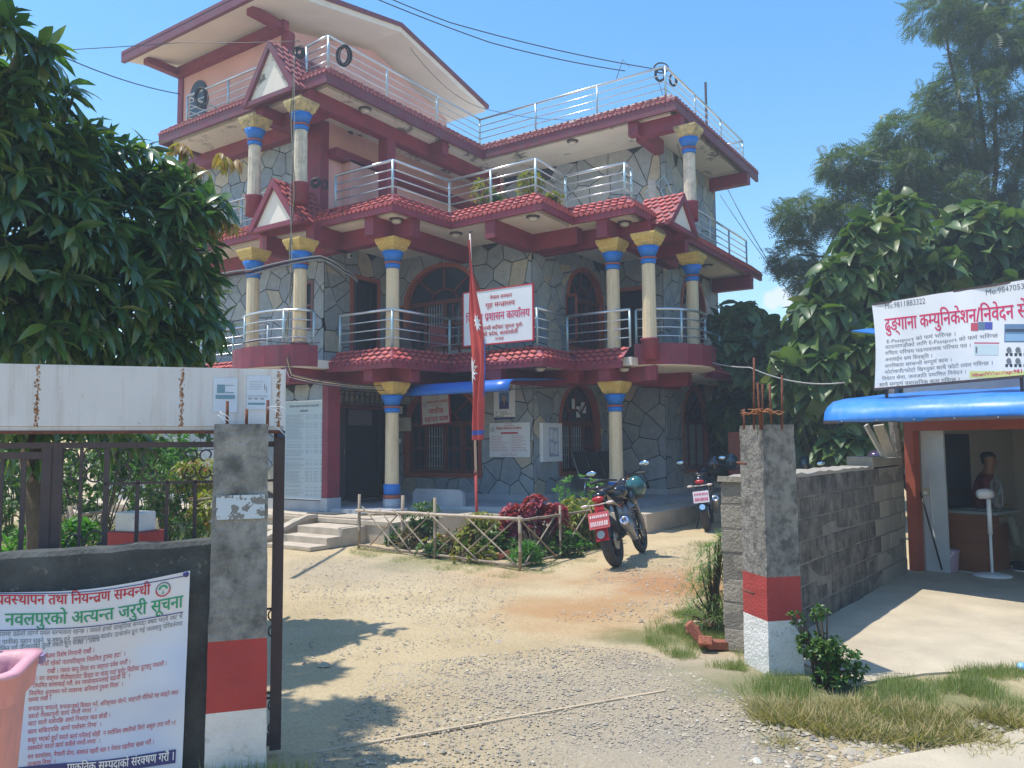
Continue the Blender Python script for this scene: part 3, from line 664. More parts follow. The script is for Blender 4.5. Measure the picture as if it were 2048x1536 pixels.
# columns
def column(x, y, z0, z1, top='capital', mcol='col', mg='gold', base='ped', r=.128):
    k = MB(); k.lathe((x, y, 0), [(r*1.04, z0+.02), (r, z0+.3), (r*.94, z1-.56)], 12, smooth=False)
    c = k.build('column', M[mcol], B)
    for j in range(12):
        a = 2*math.pi*(j+.5)/12
    k = MB()
    k.lathe((x, y, 0), [(.20, z1-.23), (.27, z1-.17), (.27, z1-.14), (.30, z1-.11), (.335, z1-.04), (.335, z1-.002)], 4, smooth=False, sq=True); k.build('capital', M[mg], c)
    k = MB(); k.lathe((x, y, 0), [(.135, z1-.56), (.145, z1-.47)], 12); k.lathe((x, y, 0), [(.135, z1-.43), (.16, z1-.35), (.215, z1-.24)], 8); k.build('blue_collar', M['blue'], c)
    k = MB(); k.lathe((x, y, 0), [(.14, z1-.47), (.163, z1-.46), (.163, z1-.44), (.14, z1-.43)], 12); k.build('ring', M['wood_trim'], c)
    k = MB()
    if base == 'ped': k.lathe((x, y, 0), [(.16, z0-.36), (.155, z0-.02), (.175, z0), (.175, z0+.03), (.14, z0+.04)], 12); k.build('base', M['maroon'], c)
    elif base == 'blue':
        k.lathe((x, y, 0), [(.15, z0-.17), (.16, z0), (.15, z0+.02)], 12); k.build('base', M['blue'], c)
        k = MB(); k.lathe((x, y, 0), [(.155, z0-.24), (.165, z0-.17)], 12); k.build('ring', M['wood_trim'], c)
        k = MB(); k.lathe((x, y, 0), [(.16, GF-.06), (.16, z0-.24)], 8); k.build('pedestal', M['marble'], c)
    return c
for x, y in ((-12.78, 9.88), (-11.42, 9.88), (-5.95, 13.3), (-5.88, 15.28)): column(x, y, 3.40, 5.36)
for x, y in ((-10.0, 10.85), (-6.70, 13.35)): column(x, y, 3.10, 5.36, base=None)
for x, y in ((-10.0, 10.85), (-6.70, 13.35)): column(x, y, .80, 2.68, base='blue')
for x, y in ((-12.80, 9.88), (-11.45, 9.88), (-5.88, 15.28)): column(x, y, 6.42, 8.02, mcol='col_top', mg='gold_old')
# railings
def railing(path, T, h=.70, step=1.05, name='railing', curved=False):
    p = offp(path, -.05); k = MB(); k.tube([(x, y, T+h) for x, y in p], .026, 8, smooth=curved) if curved else [k.tube([(*p[i], T+h), (*p[i+1], T+h)], .026, 8) for i in range(len(p)-1)]
    R = k.build(name, M['steel'], B)
    for f_ in (.74, .50, .26):
        k = MB()
        if curved: k.tube([(x, y, T+h*f_) for x, y in p], .013, 6)
        else:
            for i in range(len(p)-1): k.tube([(*p[i], T+h*f_), (*p[i+1], T+h*f_)], .013, 6)
        k.build('rail', M['steel'], R)
    pts = []
    if curved: pts = [p[0], p[len(p)//3], p[2*len(p)//3], p[-1]]
    else:
        for i in range(len(p)-1):
            a, b = Vector(p[i]), Vector(p[i+1]); n = max(1, round((b-a).length/step)); pts += [tuple(a.lerp(b, j/n)) for j in range(n)]
        pts.append(p[-1])
    k = MB(); k.tube([(0, 0, 0), (0, 0, h)], .024, 8); me = k.mesh('post', M['steelpost'])
    for q in pts: inst('post', me, R, Matrix.Translation((q[0], q[1], T)))
railing(pL, 3.30); railing(drumL, 3.34, .68, curved=True); railing(pM, 3.30, .70, 1.3); railing(drumR, 3.34, .68, curved=True); railing(pR, 3.30)
railing([(-18.6, 10.42), (-12.8, 10.42)], 6.10, .66, 1.2); railing([(-11.3, 10.58)]+pM[1:]+[(-6.35, 13.6)], 6.12, .66, 1.15); railing([(-6.32, 16.4), (-6.28, 20.35)], 6.12, .66, 1.3)
railing([(-15.9, 13.0), (-15.9, 10.33), (-12.9, 10.33)], 8.80, .66, 1.5); railing([(-11.9, 10.33), (-11.18, 10.28), (-11.15, 15.2), (-6.3, 15.2), (-6.3, 20.4), (-7.2, 20.4)], 8.80, .66, 1.6)
railing([(-18.6, 13.2), (-15.95, 13.2)], 8.8, .66, 1.5); railing([(-15.95, 15.0), (-18.6, 15.0)], 8.8, .66, 1.5)
# ceiling lamps
def lamp(u_, v_, z):
    p = atz(u_, v_, z-.05); k = MB(); k.lathe((p.x, p.y, z), [(.13, 0), (.13, -.02), (.10, -.035)], 16); l = k.build('ceiling_lamp', M['iron'], B)
    k = MB(); k.lathe((p.x, p.y, z), [(.10, -.034), (.085, -.075), (.05, -.095), (.01, -.10)], 14); k.build('lamp_shade', M['lampglass'], l)
for q in ((797, 742), (1080, 738), (1248, 739)): lamp(*q, Z1)
for q in ((793, 443), (912, 471), (1066, 438), (1249, 449), (1415, 534)): lamp(*q, Z2)
for q in ((695, 271), (888, 297), (1145, 286), (730, 222)): lamp(*q, Z3)
# roof room
RX0, RX1, RY0, RY1 = -17.35, -13.4, 11.15, 16.7
k = MB(); k.box((RX0, RY0, 8.76), (RX1, RY0+.2, 10.6))
k.poly([(RX1, RY0, 8.76), (RX1, RY1, 8.76), (RX1, RY1, 10.5), (RX1, 13.8, 11.25), (RX1, RY0, 10.6)], (-.2, 0, 0)); k.box((RX0, RY1-.2, 8.76), (RX1-.2, RY1, 10.5)); k.build('roof_room_wall', M['pink'], B)
k = MB(); k.box((RX1-.12, RY0-.04, 8.76), (RX1+.03, RY0-.001, 10.6)); k.box((RX1+.001, RY0, 8.76), (RX1+.03, RY0+.15, 10.6)); k.box((RX0-.03, RY0-.04, 8.76), (RX0+.16, RY0-.001, 10.6)); k.build('corner_post', M['maroon'], B)
k = MB(); k.box((RX0, RY0-.16, 10.55), (RX1+.05, RY0-.001, 10.78)); k.box((RX0-.02, 10.2, 10.56), (RX0+.16, RY0-.16, 10.74)); k.box((RX1-.16, 10.2, 10.56), (RX1+.03, RY0-.16, 10.74)); k.build('eave_beam', M['maroon'], B)
k = MB(); E0, E1, RX_ = -17.75, -12.45, 13.75
pr_ = [(10.0, 10.66), (RX_, 11.42), (17.2, 10.66), (17.2, 10.78), (RX_, 11.56), (10.0, 10.80)]
k.poly([(E0, y, z) for y, z in pr_[:2]+pr_[4:]], (E1-E0, 0, 0)); k.poly([(E0, y, z) for y, z in pr_[1:5]], (E1-E0, 0, 0)); rf = k.build('roof', M['cream'], B)
k = MB(); k.poly([(E0-.06, y, z) for y, z in [(9.9, 10.78), (RX_, 11.545), (RX_, 11.63), (9.9, 10.88)]], (E1-E0+.12, 0, 0)); k.poly([(E0-.06, y, z) for y, z in [(RX_, 11.545), (17.3, 10.77), (17.3, 10.87), (RX_, 11.63)]], (E1-E0+.12, 0, 0))
k.box((E0-.06, 9.90, 10.62), (E1+.06, 9.99, 10.8)); k.build('tile_cover', M['maroon_top'], rf)
k = MB(); k.poly([(-16.85, RY0-.002, 8.8), (-16.25, RY0-.002, 8.8)]+[(-16.55+.3*math.cos(math.pi*j/8), RY0-.002, 10.0+.3*math.sin(math.pi*j/8)) for j in range(9)], (0, -.05, 0)); k.build('arched_door', flat('dark_teal_door', (.03, .06, .10), .5), B)
k = MB(); k.box((-9.6, 15.7, 8.8), (-8.9, 16.2, 9.05)); k.build('roof_box', M['maroon_top'], B)
k = MB()
for x in (-15.6, -14.9): k.box((x, RY0-.03, 9.2), (x+.04, RY0-.002, 9.9))
# tiles as parts
def build_tiles(n=290):
    def size(t):
        c = sum((Vector(p) for p in t[0]), Vector())/4; d = c-CAM; dep = d.dot(_f); px = 1024+F_PX*d.dot(_r)/dep; py = 768-F_PX*d.dot(_u)/dep
        a = [(1024+F_PX*(Vector(p)-CAM).dot(_r)/dep, 768-F_PX*(Vector(p)-CAM).dot(_u)/dep) for p in t[0]]
        return area(a) if (-10 < px < 2058 and -10 < py < 1546 and not (py > 600 and px < 540) and not px < 420) else 0
    T = sorted(TILES, key=lambda t: -size(t)); rest = {}
    for i, (top, bot, par, mt) in enumerate(T):
        if i < n:
            mb = MB(); mb.add(top+bot, [(0, 1, 2, 3), (7, 6, 5, 4), (0, 4, 5, 1), (1, 5, 6, 2), (2, 6, 7, 3), (3, 7, 4, 0)]); mb.build('tile', M[mt], par)
        else:
            mb = rest.setdefault((par.name, mt), (MB(), par, mt))[0]; mb.add(top+bot, [(0, 1, 2, 3), (7, 6, 5, 4), (0, 4, 5, 1), (1, 5, 6, 2), (2, 6, 7, 3), (3, 7, 4, 0)])
    for mb, par, mt in rest.values(): mb.build('tile', M[mt], par)['kind'] = 'stuff'
build_stones(); build_tiles()
# ------------------------------------------------------------------ signs and things on the building
def board(name, label, cat, P, u0, v0, u1, v1, d, mt='paper', t=.03, frame=None, loc=None):
    c = Vector(P((u0+u1)/2, v0, d)); T = thing(name, label, cat, c)
    k = MB(); rectP(k, P, u0, v0, u1, v1, d, t=t); k.build('panel', M[mt] if isinstance(mt, str) else mt, T)
    if frame:
        w = .022; k = MB()
        for q in ((u0-w, v0-w, u1+w, v0), (u0-w, v1, u1+w, v1+w), (u0-w, v0, u0, v1), (u1, v0, u1+w, v1)): rectP(k, P, *q, d-.004, t=t+.012)
        k.build('frame', M[frame], T)
    return T
def ink(T, P, d, items, name='lettering'):
    """items: (string, u, v, h, width, bold, ink, align)"""
    by = {}
    for s, u, v, h, w, b, c, al in items: by.setdefault(c, []).append((s, u, v, h, w, b, al))
    for c, L in by.items():
        k = MB()
        for s, u, v, h, w, b, al in L: text(k, s, P, u, v, h, w, b, 0, al, d)
        k.build(name, M[c], T, fix=False)
def tiny(k, P, u0, u1, v, h, d, rg, n=None):
    """an illegible line of print: short strokes"""
    u = u0
    while u < u1-.01:
        w = min(rg.uniform(.02, .075), u1-u); rectP(k, P, u, v, u+w, v+h, d); u += w+rg.uniform(.008, .02)
def emblem(T, P, u, v, r, d, c='redink'):
    k = MB()
    for j in range(14):
        a0, a1 = 2*math.pi*j/14, 2*math.pi*(j+.7)/14
        k.add([P(u+r*math.cos(a0), v+r*math.sin(a0), d), P(u+r*math.cos(a1), v+r*math.sin(a1), d), P(u+.78*r*math.cos(a1), v+.78*r*math.sin(a1), d), P(u+.78*r*math.cos(a0), v+.78*r*math.sin(a0), d)], [(0, 1, 2, 3)])
    for j in range(3): rectP(k, P, u-.45*r+.1*r*j, v-.4*r+.28*r*j, u+.35*r, v-.28*r+.28*r*j, d)
    k.build('emblem', M[c], T, fix=False)
P = PY(11.93)
T = board('name_sign', 'large white office name sign with red border and Devanagari lettering fixed to first floor railing', 'sign', P, -9.14, 3.40, -7.59, 4.40, .0, 'paper', .03, 'redink')
ink(T, P, .034, [('नेपाल सरकार', -8.28, 4.225, .062, .50, 1, 'redink', 'c'), ('गृह मन्त्रालय', -8.30, 4.075, .078, .66, 1, 'redink', 'c'), ('जिल्ला प्रशासन कार्यालय', -9.09, 3.83, .135, 1.44, 1, 'pinkink', 'l'),
    ('नवलपरासी बर्दघाट सुस्ता पूर्व।', -8.36, 3.66, .062, 1.12, 1, 'redink', 'c'), ('गण्डकी प्रदेश, कावासोती', -8.40, 3.545, .062, .98, 1, 'redink', 'c'), ('२०७४', -8.32, 3.45, .055, .2, 1, 'redink', 'c')])
# citizen charter board on the porch wall
P = PY(10.15); rg = random.Random(5)
T = board('notice_board', 'tall pale grey notice board of fine print beside the entrance door', 'notice board', P, -12.05, .56, -11.0, 2.35, .03, mat('pale_blue_grey_sheet', (.50, .58, .60), .5, .04, 1.5, 0.), .025, 'white')
ink(T, P, .058, [('जिल्ला प्रशासन कार्यालय नवलपरासी', -11.52, 2.25, .035, .80, 1, 'greyink', 'c'), ('नागरिक वडापत्र', -11.52, 2.16, .032, .22, 1, 'blackink', 'c')])
k = MB()
for r in range(58):
    v = 2.10-r*.0262
    if rg.random() < .12: continue
    tiny(k, P, -12.0, -12.0+rg.uniform(.35, .52), v, .006, .058, rg)
    if rg.random() < .6:
        for a, b in ((-11.46, -11.36), (-11.32, -11.28), (-11.24, -11.12), (-11.07, -11.02)): tiny(k, P, a, b, v, .006, .058, rg)
k.build('fine_print', M['greyink'], T, fix=False)
# help desk sign hanging tilted over the window
P = PY(13.02); a = math.radians(3)
def Ph(u, v, d=0.):
    uu, vv = u+10.65, v-2.0; q = uu*math.cos(a)-vv*math.sin(a), uu*math.sin(a)+vv*math.cos(a); return P(q[0]-10.65, q[1]+2.0+.06*q[0]*0, d)
T = board('help_desk_sign', 'small tilted white sign with red Devanagari lettering hanging over ground floor window', 'sign', Ph, -11.10, 1.98, -10.37, 2.60, 0, 'paper', .02, 'redink')
emblem(T, Ph, -11.03, 2.40, .05, .023, 'navy')
ink(T, Ph, .024, [('नेपाल सरकार', -10.73, 2.55, .022, .2, 0, 'redink', 'c'), ('गृह मन्त्रालय', -10.73, 2.50, .022, .2, 0, 'redink', 'c'), ('जिल्ला प्रशासन कार्यालय', -10.68, 2.41, .05, .58, 1, 'redink', 'c'), ('नवलपरासी', -10.70, 2.355, .022, .28, 0, 'redink', 'c'),
    ('नागरिक', -10.72, 2.19, .10, .40, 1, 'redink', 'c'), ('सहायता कक्ष', -10.72, 2.02, .10, .64, 1, 'redink', 'c')])
# information officer poster
P = PY(Y2-.03)
T = board('officer_poster', 'white information officer poster with portrait photo under the blue tin canopy', 'poster', P, -9.38, 2.03, -8.86, 2.78, .0, 'paper', .012)
ink(T, P, .014, [('सूचना अधिकारी', -9.12, 2.63, .055, .42, 1, 'blackink', 'c'), ('नाम', -9.34, 2.17, .02, .06, 1, 'blackink', 'l'), ('पद', -9.34, 2.13, .02, .04, 1, 'blackink', 'l')])
k = MB(); tiny(k, P, -9.22, -9.05, 2.17, .014, .014, rg); tiny(k, P, -9.22, -8.92, 2.13, .014, .014, rg); tiny(k, P, -9.34, -9.12, 2.09, .014, .014, rg); k.build('fine_print', M['blackink'], T, fix=False)
k = MB(); rectP(k, P, -9.38, 2.03, -8.86, 2.075, .014); k.build('caption_band', M['navy'], T, fix=False)
k = MB(); rectP(k, P, -9.25, 2.24, -9.00, 2.58, .014); k.build('photo_background', flat('photo_blue', (.10, .22, .42)), T, fix=False)
k = MB(); k.add([P(-9.235, 2.242, .0155), P(-9.01, 2.242, .0155), P(-9.02, 2.36, .0155), P(-9.08, 2.41, .0155), P(-9.16, 2.41, .0155), P(-9.225, 2.36, .0155)], [(0, 1, 2, 3, 4, 5)]); k.build('printed_suit', M['navy'], T, fix=False)
k = MB(); k.add([P(-9.125+.045*math.cos(2*math.pi*j/12), 2.455+.058*math.sin(2*math.pi*j/12), .017) for j in range(12)], [tuple(range(12))]); k.add([P(-9.14, 2.40, .017), P(-9.10, 2.40, .017), P(-9.12, 2.30, .017)], [(0, 1, 2)]); k.build('printed_face', flat('printed_skin', (.42, .26, .20)), T, fix=False)
# red and white information board
T = board('office_notice', 'white board printed with red columns of text, left of the glass notice case', 'notice board', P, -9.48, 1.27, -8.50, 1.96, .01, 'paper', .02)
emblem(T, P, -9.40, 1.83, .05, .033, 'navy')
ink(T, P, .034, [('नेपाल सरकार', -9.0, 1.925, .018, .16, 0, 'redink', 'c'), ('गृह मन्त्रालय', -9.0, 1.89, .018, .26, 0, 'redink', 'c'), ('जिल्ला प्रशासन कार्यालय', -9.0, 1.825, .042, .62, 1, 'redink', 'c')])
k = MB(); rectP(k, P, -9.20, 1.735, -8.78, 1.77, .032)
for r in range(10):
    tiny(k, P, -9.44, -9.44+rg.uniform(.25, .46), 1.69-r*.033, .007, .033, rg)
    tiny(k, P, -8.92, -8.92+rg.uniform(.2, .38), 1.69-r*.033, .007, .033, rg)
for r in range(2): tiny(k, P, -9.2, -8.8, 1.33-r*.03, .006, .033, rg)
rectP(k, P, -8.955, 1.36, -8.951, 1.70, .033); k.build('fine_print', M['redink'], T, fix=False)
# glass notice case on the +X wall
P = PX(X2+.03)
T = board('notice_case', 'white framed glass notice case with papers pinned inside', 'notice case', P, 13.42, 1.17, 14.18, 1.95, .0, 'white', .05)
k = MB(); rectP(k, P, 13.66, 1.27, 14.08, 1.86, .052, t=.004); k.build('papers', mat('pinned_papers', (.42, .46, .58), .5, .25, 9., 0.), T)
k = MB()
for q in ((13.42, 1.17, 13.66, 1.95), (14.08, 1.17, 14.18, 1.95), (13.66, 1.86, 14.08, 1.95), (13.66, 1.17, 14.08, 1.27)): rectP(k, P, *q, .05, t=.03)
k.build('frame', M['white'], T)
k = MB()
for q in ((13.72, 1.62, 13.86, 1.82), (13.88, 1.58, 14.02, 1.78), (13.74, 1.34, 13.88, 1.56), (13.90, 1.32, 14.03, 1.52)): rectP(k, P, *q, .058)
k.build('paper_sheet', M['paper'], T, fix=False)
# sheets stuck on the arched window
P = PX(X2); T = thing('window_papers', 'white paper sheets stuck inside arch of the porch window near the bench', 'papers', P(15, 2.2, 0))
for q in ((14.95, 2.28, 15.12, 2.50), (15.14, 2.10, 15.32, 2.34), (15.36, 2.20, 15.58, 2.44)):
    k = MB(); rectP(k, P, *q, -.095, t=.003); k.build('sheet', M['paper'], T)
# electricity meter boxes
P = PY(Y2-.03)
T = thing('meter_box', 'cream electricity meter box mounted right of the entrance column', 'meter box', P(-11.85, 1.9, 0)); k = MB(); rectP(k, P, -12.02, 1.83, -11.62, 2.13, 0, t=.13); k.build('box', mat('cream_box', (.55, .54, .44), .5), T)
k = MB(); rectP(k, P, -11.95, 1.90, -11.70, 2.06, .13, t=.004); k.build('cover', mat('cream_cover', (.50, .49, .40), .5), T)
T = thing('breaker_box', 'small black and white breaker box above the cream meter box', 'meter box', P(-11.85, 2.2, 0)); k = MB(); rectP(k, P, -11.92, 2.17, -11.74, 2.42, 0, t=.10); k.build('casing', M['black'], T)
k = MB(); rectP(k, P, -11.89, 2.21, -11.78, 2.38, .10, t=.01); k.build('cover', M['white'], T); k = MB(); rectP(k, P, -12.02, 2.17, -11.95, 2.33, 0, t=.06); k.build('fuse', M['white'], T)
T = thing('socket_box', 'cream socket box low on the stone wall beside entrance column', 'socket', P(-11.98, 1.5, 0)); k = MB(); rectP(k, P, -12.05, 1.56, -11.92, 1.66, 0, t=.05); k.build('box', M['cream'], T); k = MB(); rectP(k, P, -12.01, 1.59, -11.96, 1.63, .05, t=.004); k.build('plate', M['white'], T)
# CCTV
p = atx(697, 512, X1); T = thing('security_camera', 'small white dome security camera under first floor ceiling', 'camera', p); k = MB(); k.lathe(p, [(.045, 0), (.05, .04), (.03, .06)], 12, ax=(1, 0, 0)); k.build('housing', M['white'], T); k = MB(); k.ell((p.x+.07, p.y, p.z-.01), (.025,)*3, 8, 6); k.build('lens', M['black'], T)
# canopy of blue tin over the ground floor window
T = thing('tin_canopy', 'curved blue tin canopy sheltering the help desk window', 'canopy', (-9, 12, 2.5))
C0, C1 = -10.02, -7.62
prof = [(11.25+.30*(1-math.sin(t)), 2.42+.24*math.cos(t)) for t in [math.pi/2*j/8 for j in range(8, -1, -1)]]
k = MB(); 
prof = [(11.18, 2.44), (11.18, 2.50), (11.205, 2.56), (11.25, 2.615), (11.33, 2.65), (11.6, 2.675), (12.4, 2.72), (13.2, 2.76)]
vs = [(x, y, z) for x in np.linspace(C0, C1, 9) for y, z in prof]; n = len(prof)
k.add(vs, [(i*n+j, i*n+j+1, (i+1)*n+j+1, (i+1)*n+j) for i in range(8) for j in range(n-1)], 0, True); o = k.build('tin_sheet', M['awning2'], T, fix=False); s_ = o.modifiers.new('thick', 'SOLIDIFY'); s_.thickness = .008
k = MB(); k.bar((C0, 11.22, 2.45), (C1, 11.22, 2.45), .03); k.bar((C1-.02, 11.22, 2.47), (C1-.02, 13.2, 2.62), .025); k.bar((C0+.3, 11.22, 2.47), (C0+.3, 13.2, 2.62), .025); k.build('frame', M['iron'], T)
# flagpole and flag
fb = atd(956, 1062, 0); fp = Vector((-7.86, 10.5, 0)); top = aty(940, 467, 10.5)
base = aty(955, 1090, 10.5)
T = thing('flagpole', 'slim red and white flagpole standing in the flower bed before the sign', 'flagpole', (base.x, 10.5, 0))
k = MB(); zr = aty(951, 945, 10.5).z; mid = Vector((base.x, 10.5, 0)).lerp(top, zr/top.z); k.tube([(base.x, 10.5, 0), mid], .026, 8); k.build('red_pole', M['red_band'], T)
k = MB(); k.tube([mid, top], [.021, .015], 8); k.build('white_pole', mat('peeling_pink_white_paint', (.62, .48, .44), .6, .15, 12.), T)
k = MB(); k.lathe(mid-Vector((0, 0, .03)), [(.035, 0), (.035, .05)], 8); k.build('joint', M['rust'], T)
k = MB(); k.ell(top+Vector((.0, 0, .03)), (.02, .02, .03), 8, 6); k.tube([top, top+Vector((.06, 0, .04))], .008, 6); k.build('pulley', M['iron'], T)
# draped flag: folded sheet hanging along the pole
rows = 46; cols = 13; k = MB(); vs = []
zt, zb_ = top.z-.12, aty(960, 880, 10.5).z
for i in range(rows):
    t = i/(rows-1); z = zt+(zb_-zt)*t; ax_ = top.x+(mid.x-top.x)*((top.z-z)/(top.z-mid.z))
    w = .035+.30*min(1, t*1.5)*(1 if t < .55 else 1-.45*(t-.55)/.45)
    for j in range(cols):
        s = j/(cols-1); fold = math.sin(s*math.pi*4.2+t*2.2)*(.015+.022*t); fold2 = math.sin(s*9+t*14)*.008
        vs.append((ax_-.015+s*w+.02*math.sin(t*11+s*3), 10.47+fold+fold2-.02, z-.035*s*math.sin(t*6)))
fs = []; mi = []
for i in range(rows-1):
    for j in range(cols-1):
        t = i/(rows-1); m_ = 0
        if .935 < t < .965 or (j == cols-2 and .5 < t < .8): m_ = 1
        fs.append((i*cols+j, i*cols+j+1, (i+1)*cols+j+1, (i+1)*cols+j)); mi.append(m_)
k.add(vs, fs, 0, True); k.m = mi
FLG = k.build('flag', [M['flagred'], M['flagblue']], None, fix=False); tag(FLG, 'limp red national flag with blue edge hanging folded on its pole', 'flag')
k = MB()
def onflag(s, t):
    i = t*(rows-1); j = s*(cols-1); i0, j0 = int(i), min(int(j), cols-2); a = Vector(vs[i0*cols+j0]).lerp(Vector(vs[i0*cols+j0+1]), j-j0); b = Vector(vs[min(i0+1, rows-1)*cols+j0]).lerp(Vector(vs[min(i0+1, rows-1)*cols+j0+1]), j-j0); return a.lerp(b, i-i0)+Vector((.004, -.03, 0))
for (cs, ct, rs, rt, n_) in ((.12, .66, .34, .075, 12), (.72, .42, .26, .05, 10)):
    ring = [onflag(min(1, max(0, cs+rs*(1 if q % 2 else .55)*math.cos(math.pi*q/n_))), min(.99, ct+rt*(1 if q % 2 else .6)*math.sin(math.pi*q/n_))) for q in range(2*n_)]
    c0 = onflag(cs, ct); k.add([c0]+ring, [(0, 1+q, 1+(q+1) % (2*n_)) for q in range(2*n_)])
k.build('emblem', M['flagwhite'], FLG, fix=False)
# steel bench on the right hand porch
bx, by = -8.0, 15.2
T = thing('steel_bench', 'dark waiting bench with bright steel frame on the porch behind the column', 'bench', (bx, by, GF), 0)
k = MB()
for j in range(3): k.poly([(bx-.02, by-.85+j*.58, GF+.42), (bx+.42, by-.85+j*.58, GF+.40), (bx+.42, by-.33+j*.58, GF+.40), (bx-.02, by-.33+j*.58, GF+.42)], (0, 0, .02))
k.build('seat', M['black'], T)
k = MB()
for j in range(3): k.poly([(bx-.05, by-.85+j*.58, GF+.45), (bx-.05, by-.33+j*.58, GF+.45), (bx-.22, by-.33+j*.58, GF+.95), (bx-.22, by-.85+j*.58, GF+.95)], (.02, 0, .01))
k.build('backrest', M['black'], T)
for yy in (-.85, -.3, .28, .86):
    k = MB(); k.tube([(bx-.24, by+yy, GF+1.0), (bx-.03, by+yy, GF+.42), (bx+.45, by+yy, GF+.40)], .014, 6); k.tube([(bx+.1, by+yy, GF+.4), (bx+.05, by+yy, GF)], .014, 6); k.build('frame', M['chrome'], T)
# door mats
for q, lb in (((-11.0, 9.72, -10.3, 10.02), 'thin dark doormat on the sandy step below the entrance'), ((-11.8, 11.5, -11.2, 12.4), 'dark doormat lying right at the entrance threshold')):
    T = thing('doormat', lb, 'mat', ((q[0]+q[2])/2, q[1], .34)); z = .333 if q[1] < 11 else GF+.003
    k = MB(); k.box((q[0], q[1], z), (q[2], q[3], z+.012)); k.build('mat', mat('dark_mat', (.07, .075, .08), .95, .2, 30.), T)
# plastic chairs on the first floor balcony
for (x, y, cl, lb) in ((-9.95, 12.35, 'maroonchair', 'dark red plastic chair on the balcony left of the name sign'), (-10.75, 12.2, 'blackchair', 'black plastic chair on the balcony below the open blue shutter')):
    mt = flat(cl, (.16, .02, .035) if 'maroon' in cl else (.02, .02, .025), .4); T = thing('plastic_chair', lb, 'chair', (x, y, L1))
    k = MB(); k.box((x-.22, y-.2, L1+.42), (x+.22, y+.22, L1+.45)); k.build('seat', mt, T)
    k = MB(); k.poly([(x-.22, y-.2, L1+.45), (x+.22, y-.2, L1+.45), (x+.2, y-.28, L1+.84), (x-.2, y-.28, L1+.84)], (0, .02, 0)); k.build('backrest', mt, T)
    for sx in (-.19, .19):
        for sy in (-.17, .19): k = MB(); k.tube([(x+sx, y+sy, L1+.42), (x+sx*1.2, y+sy*1.2, L1)], .018, 6); k.build('leg', mt, T)
# stone steps with ramp board
T = thing('entrance_steps', 'four sandy stone steps leading up to the office plinth', 'steps', (-9.8, 8.5, 0))
xa, xb = -9.98, -8.98
for (y0, y1, z) in ((8.02, 8.34, .06), (8.34, 8.64, .16), (8.64, 9.165, .27)):
    k = MB(); k.box((xa, y0, 0), (xb, 9.165 if z > .2 else y1, z)); k.build('step', M['slab'], T, bevel=.008)
T = thing('ramp', 'narrow sloping plaster ramp on the left of the steps', 'ramp', (-10.4, 8.4, 0)); k = MB(); k.poly([(-10.42, 7.9, 0), (-10.42, 9.165, 0), (-10.42, 9.165, .34), (-10.42, 8.95, .34)], (.28, 0, 0)); k.build('ramp_body', M['slab'], T)
k = MB(); k.poly([(-10.14, 7.9, .0), (-10.14, 8.95, .34), (-10.14, 9.16, .34), (-10.14, 9.16, .40), (-10.14, 8.93, .40), (-10.14, 7.85, .05)], (.06, 0, 0)); k.build('kerb', M['slab'], T)
k = MB(); k.box((-18.6, 8.7, 0), (-10.42, 9.139, .17)); tag(k.build('side_step', M['slab'], None), 'low paved step running left of the ramp along the plinth', 'step')
# long bamboo pole lying on plinth
k = MB(); k.tube([(-11.4, 9.3, .36), (-10.2, 9.24, .36), (-8.9, 9.2, .37)], .014, 8); tag(k.build('bamboo_pole', M['bamboo_light'], None), 'thin bamboo pole lying along the edge of the plinth', 'pole')
# sitting slab in the flower bed
k = MB(); P = PY(11.6); k.poly([P(-9.55+x, z, 0) for x, z in [(-.6, .4), (.6, .4), (.6, .62), (.52, .70), (-.52, .70), (-.6, .62)]], (0, .08, 0)); tag(k.build('stone_slab', M['marble'], None), 'smooth stone slab with rounded corners standing behind the flower bed', 'slab')
# wall papers on gate pillar etc live elsewhere
# ------------------------------------------------------------------ near boundary: left pillar, wall, gate
AG = math.radians(72)-YAW
G = Vector((math.sin(AG), math.cos(AG), 0)); NB = Vector((-G.y, G.x, 0))
PL = CAM + ray(415, 1522)*(3.55/ray(415, 1522).dot(_f)); PL.z = 0
def ong(u, v, off):
    r_ = ray(u, v); p0 = PL+NB*off; t = (p0-CAM).dot(NB)/r_.dot(NB); q = CAM+r_*t; return (q-PL).dot(G), q.z
def GP(off): return lambda s, z, d=0.: tuple(PL+G*s+NB*(off-d)+Vector((0, 0, z)))
P = GP(0.)
pw = ong(552, 850, 0)[0]-ong(445, 850, 0)[0]; pz = ong(445, 848, 0)[1]; zr1, zr0 = ong(476, 1279, 0)[1], ong(476, 1420, 0)[1]
def pillar(name, label, P, w, dep, H, z0, z1, wide=.0, seed=1, mc='concrete_shade', L=None):
    T = thing(name, label, 'gate pillar', P(w/2, 0, -dep/2)); rg = random.Random(seed)
    for (a, b, m_) in ((0, z0, 'white_band'), (z0, z1, 'red_band'), (z1, H, mc)):
        k = MB(); n = max(1, int((b-a)/.07)); ring = []
        for i in range(n+1):
            z = a+(b-a)*i/n; g = wide*(1-z/H)*.5
            for (s, d) in ((-g, g), (w+g, g), (w+g, -dep-g), (-g, -dep-g)):
                j = .0028 if (0 < i < n) else 0
                ring.append(P(s+rg.uniform(-j, j), z, d+rg.uniform(-j, j)))
        fs = [(i*4+j, i*4+(j+1) % 4, (i+1)*4+(j+1) % 4, (i+1)*4+j) for i in range(n) for j in range(4)]+[(n*4, n*4+1, n*4+2, n*4+3), (3, 2, 1, 0)]
        k.add(ring, fs); k.build('red_paint_band' if m_ == 'red_band' else 'white_paint_band' if m_ == 'white_band' else 'concrete_shaft', M[m_], T)
    return T
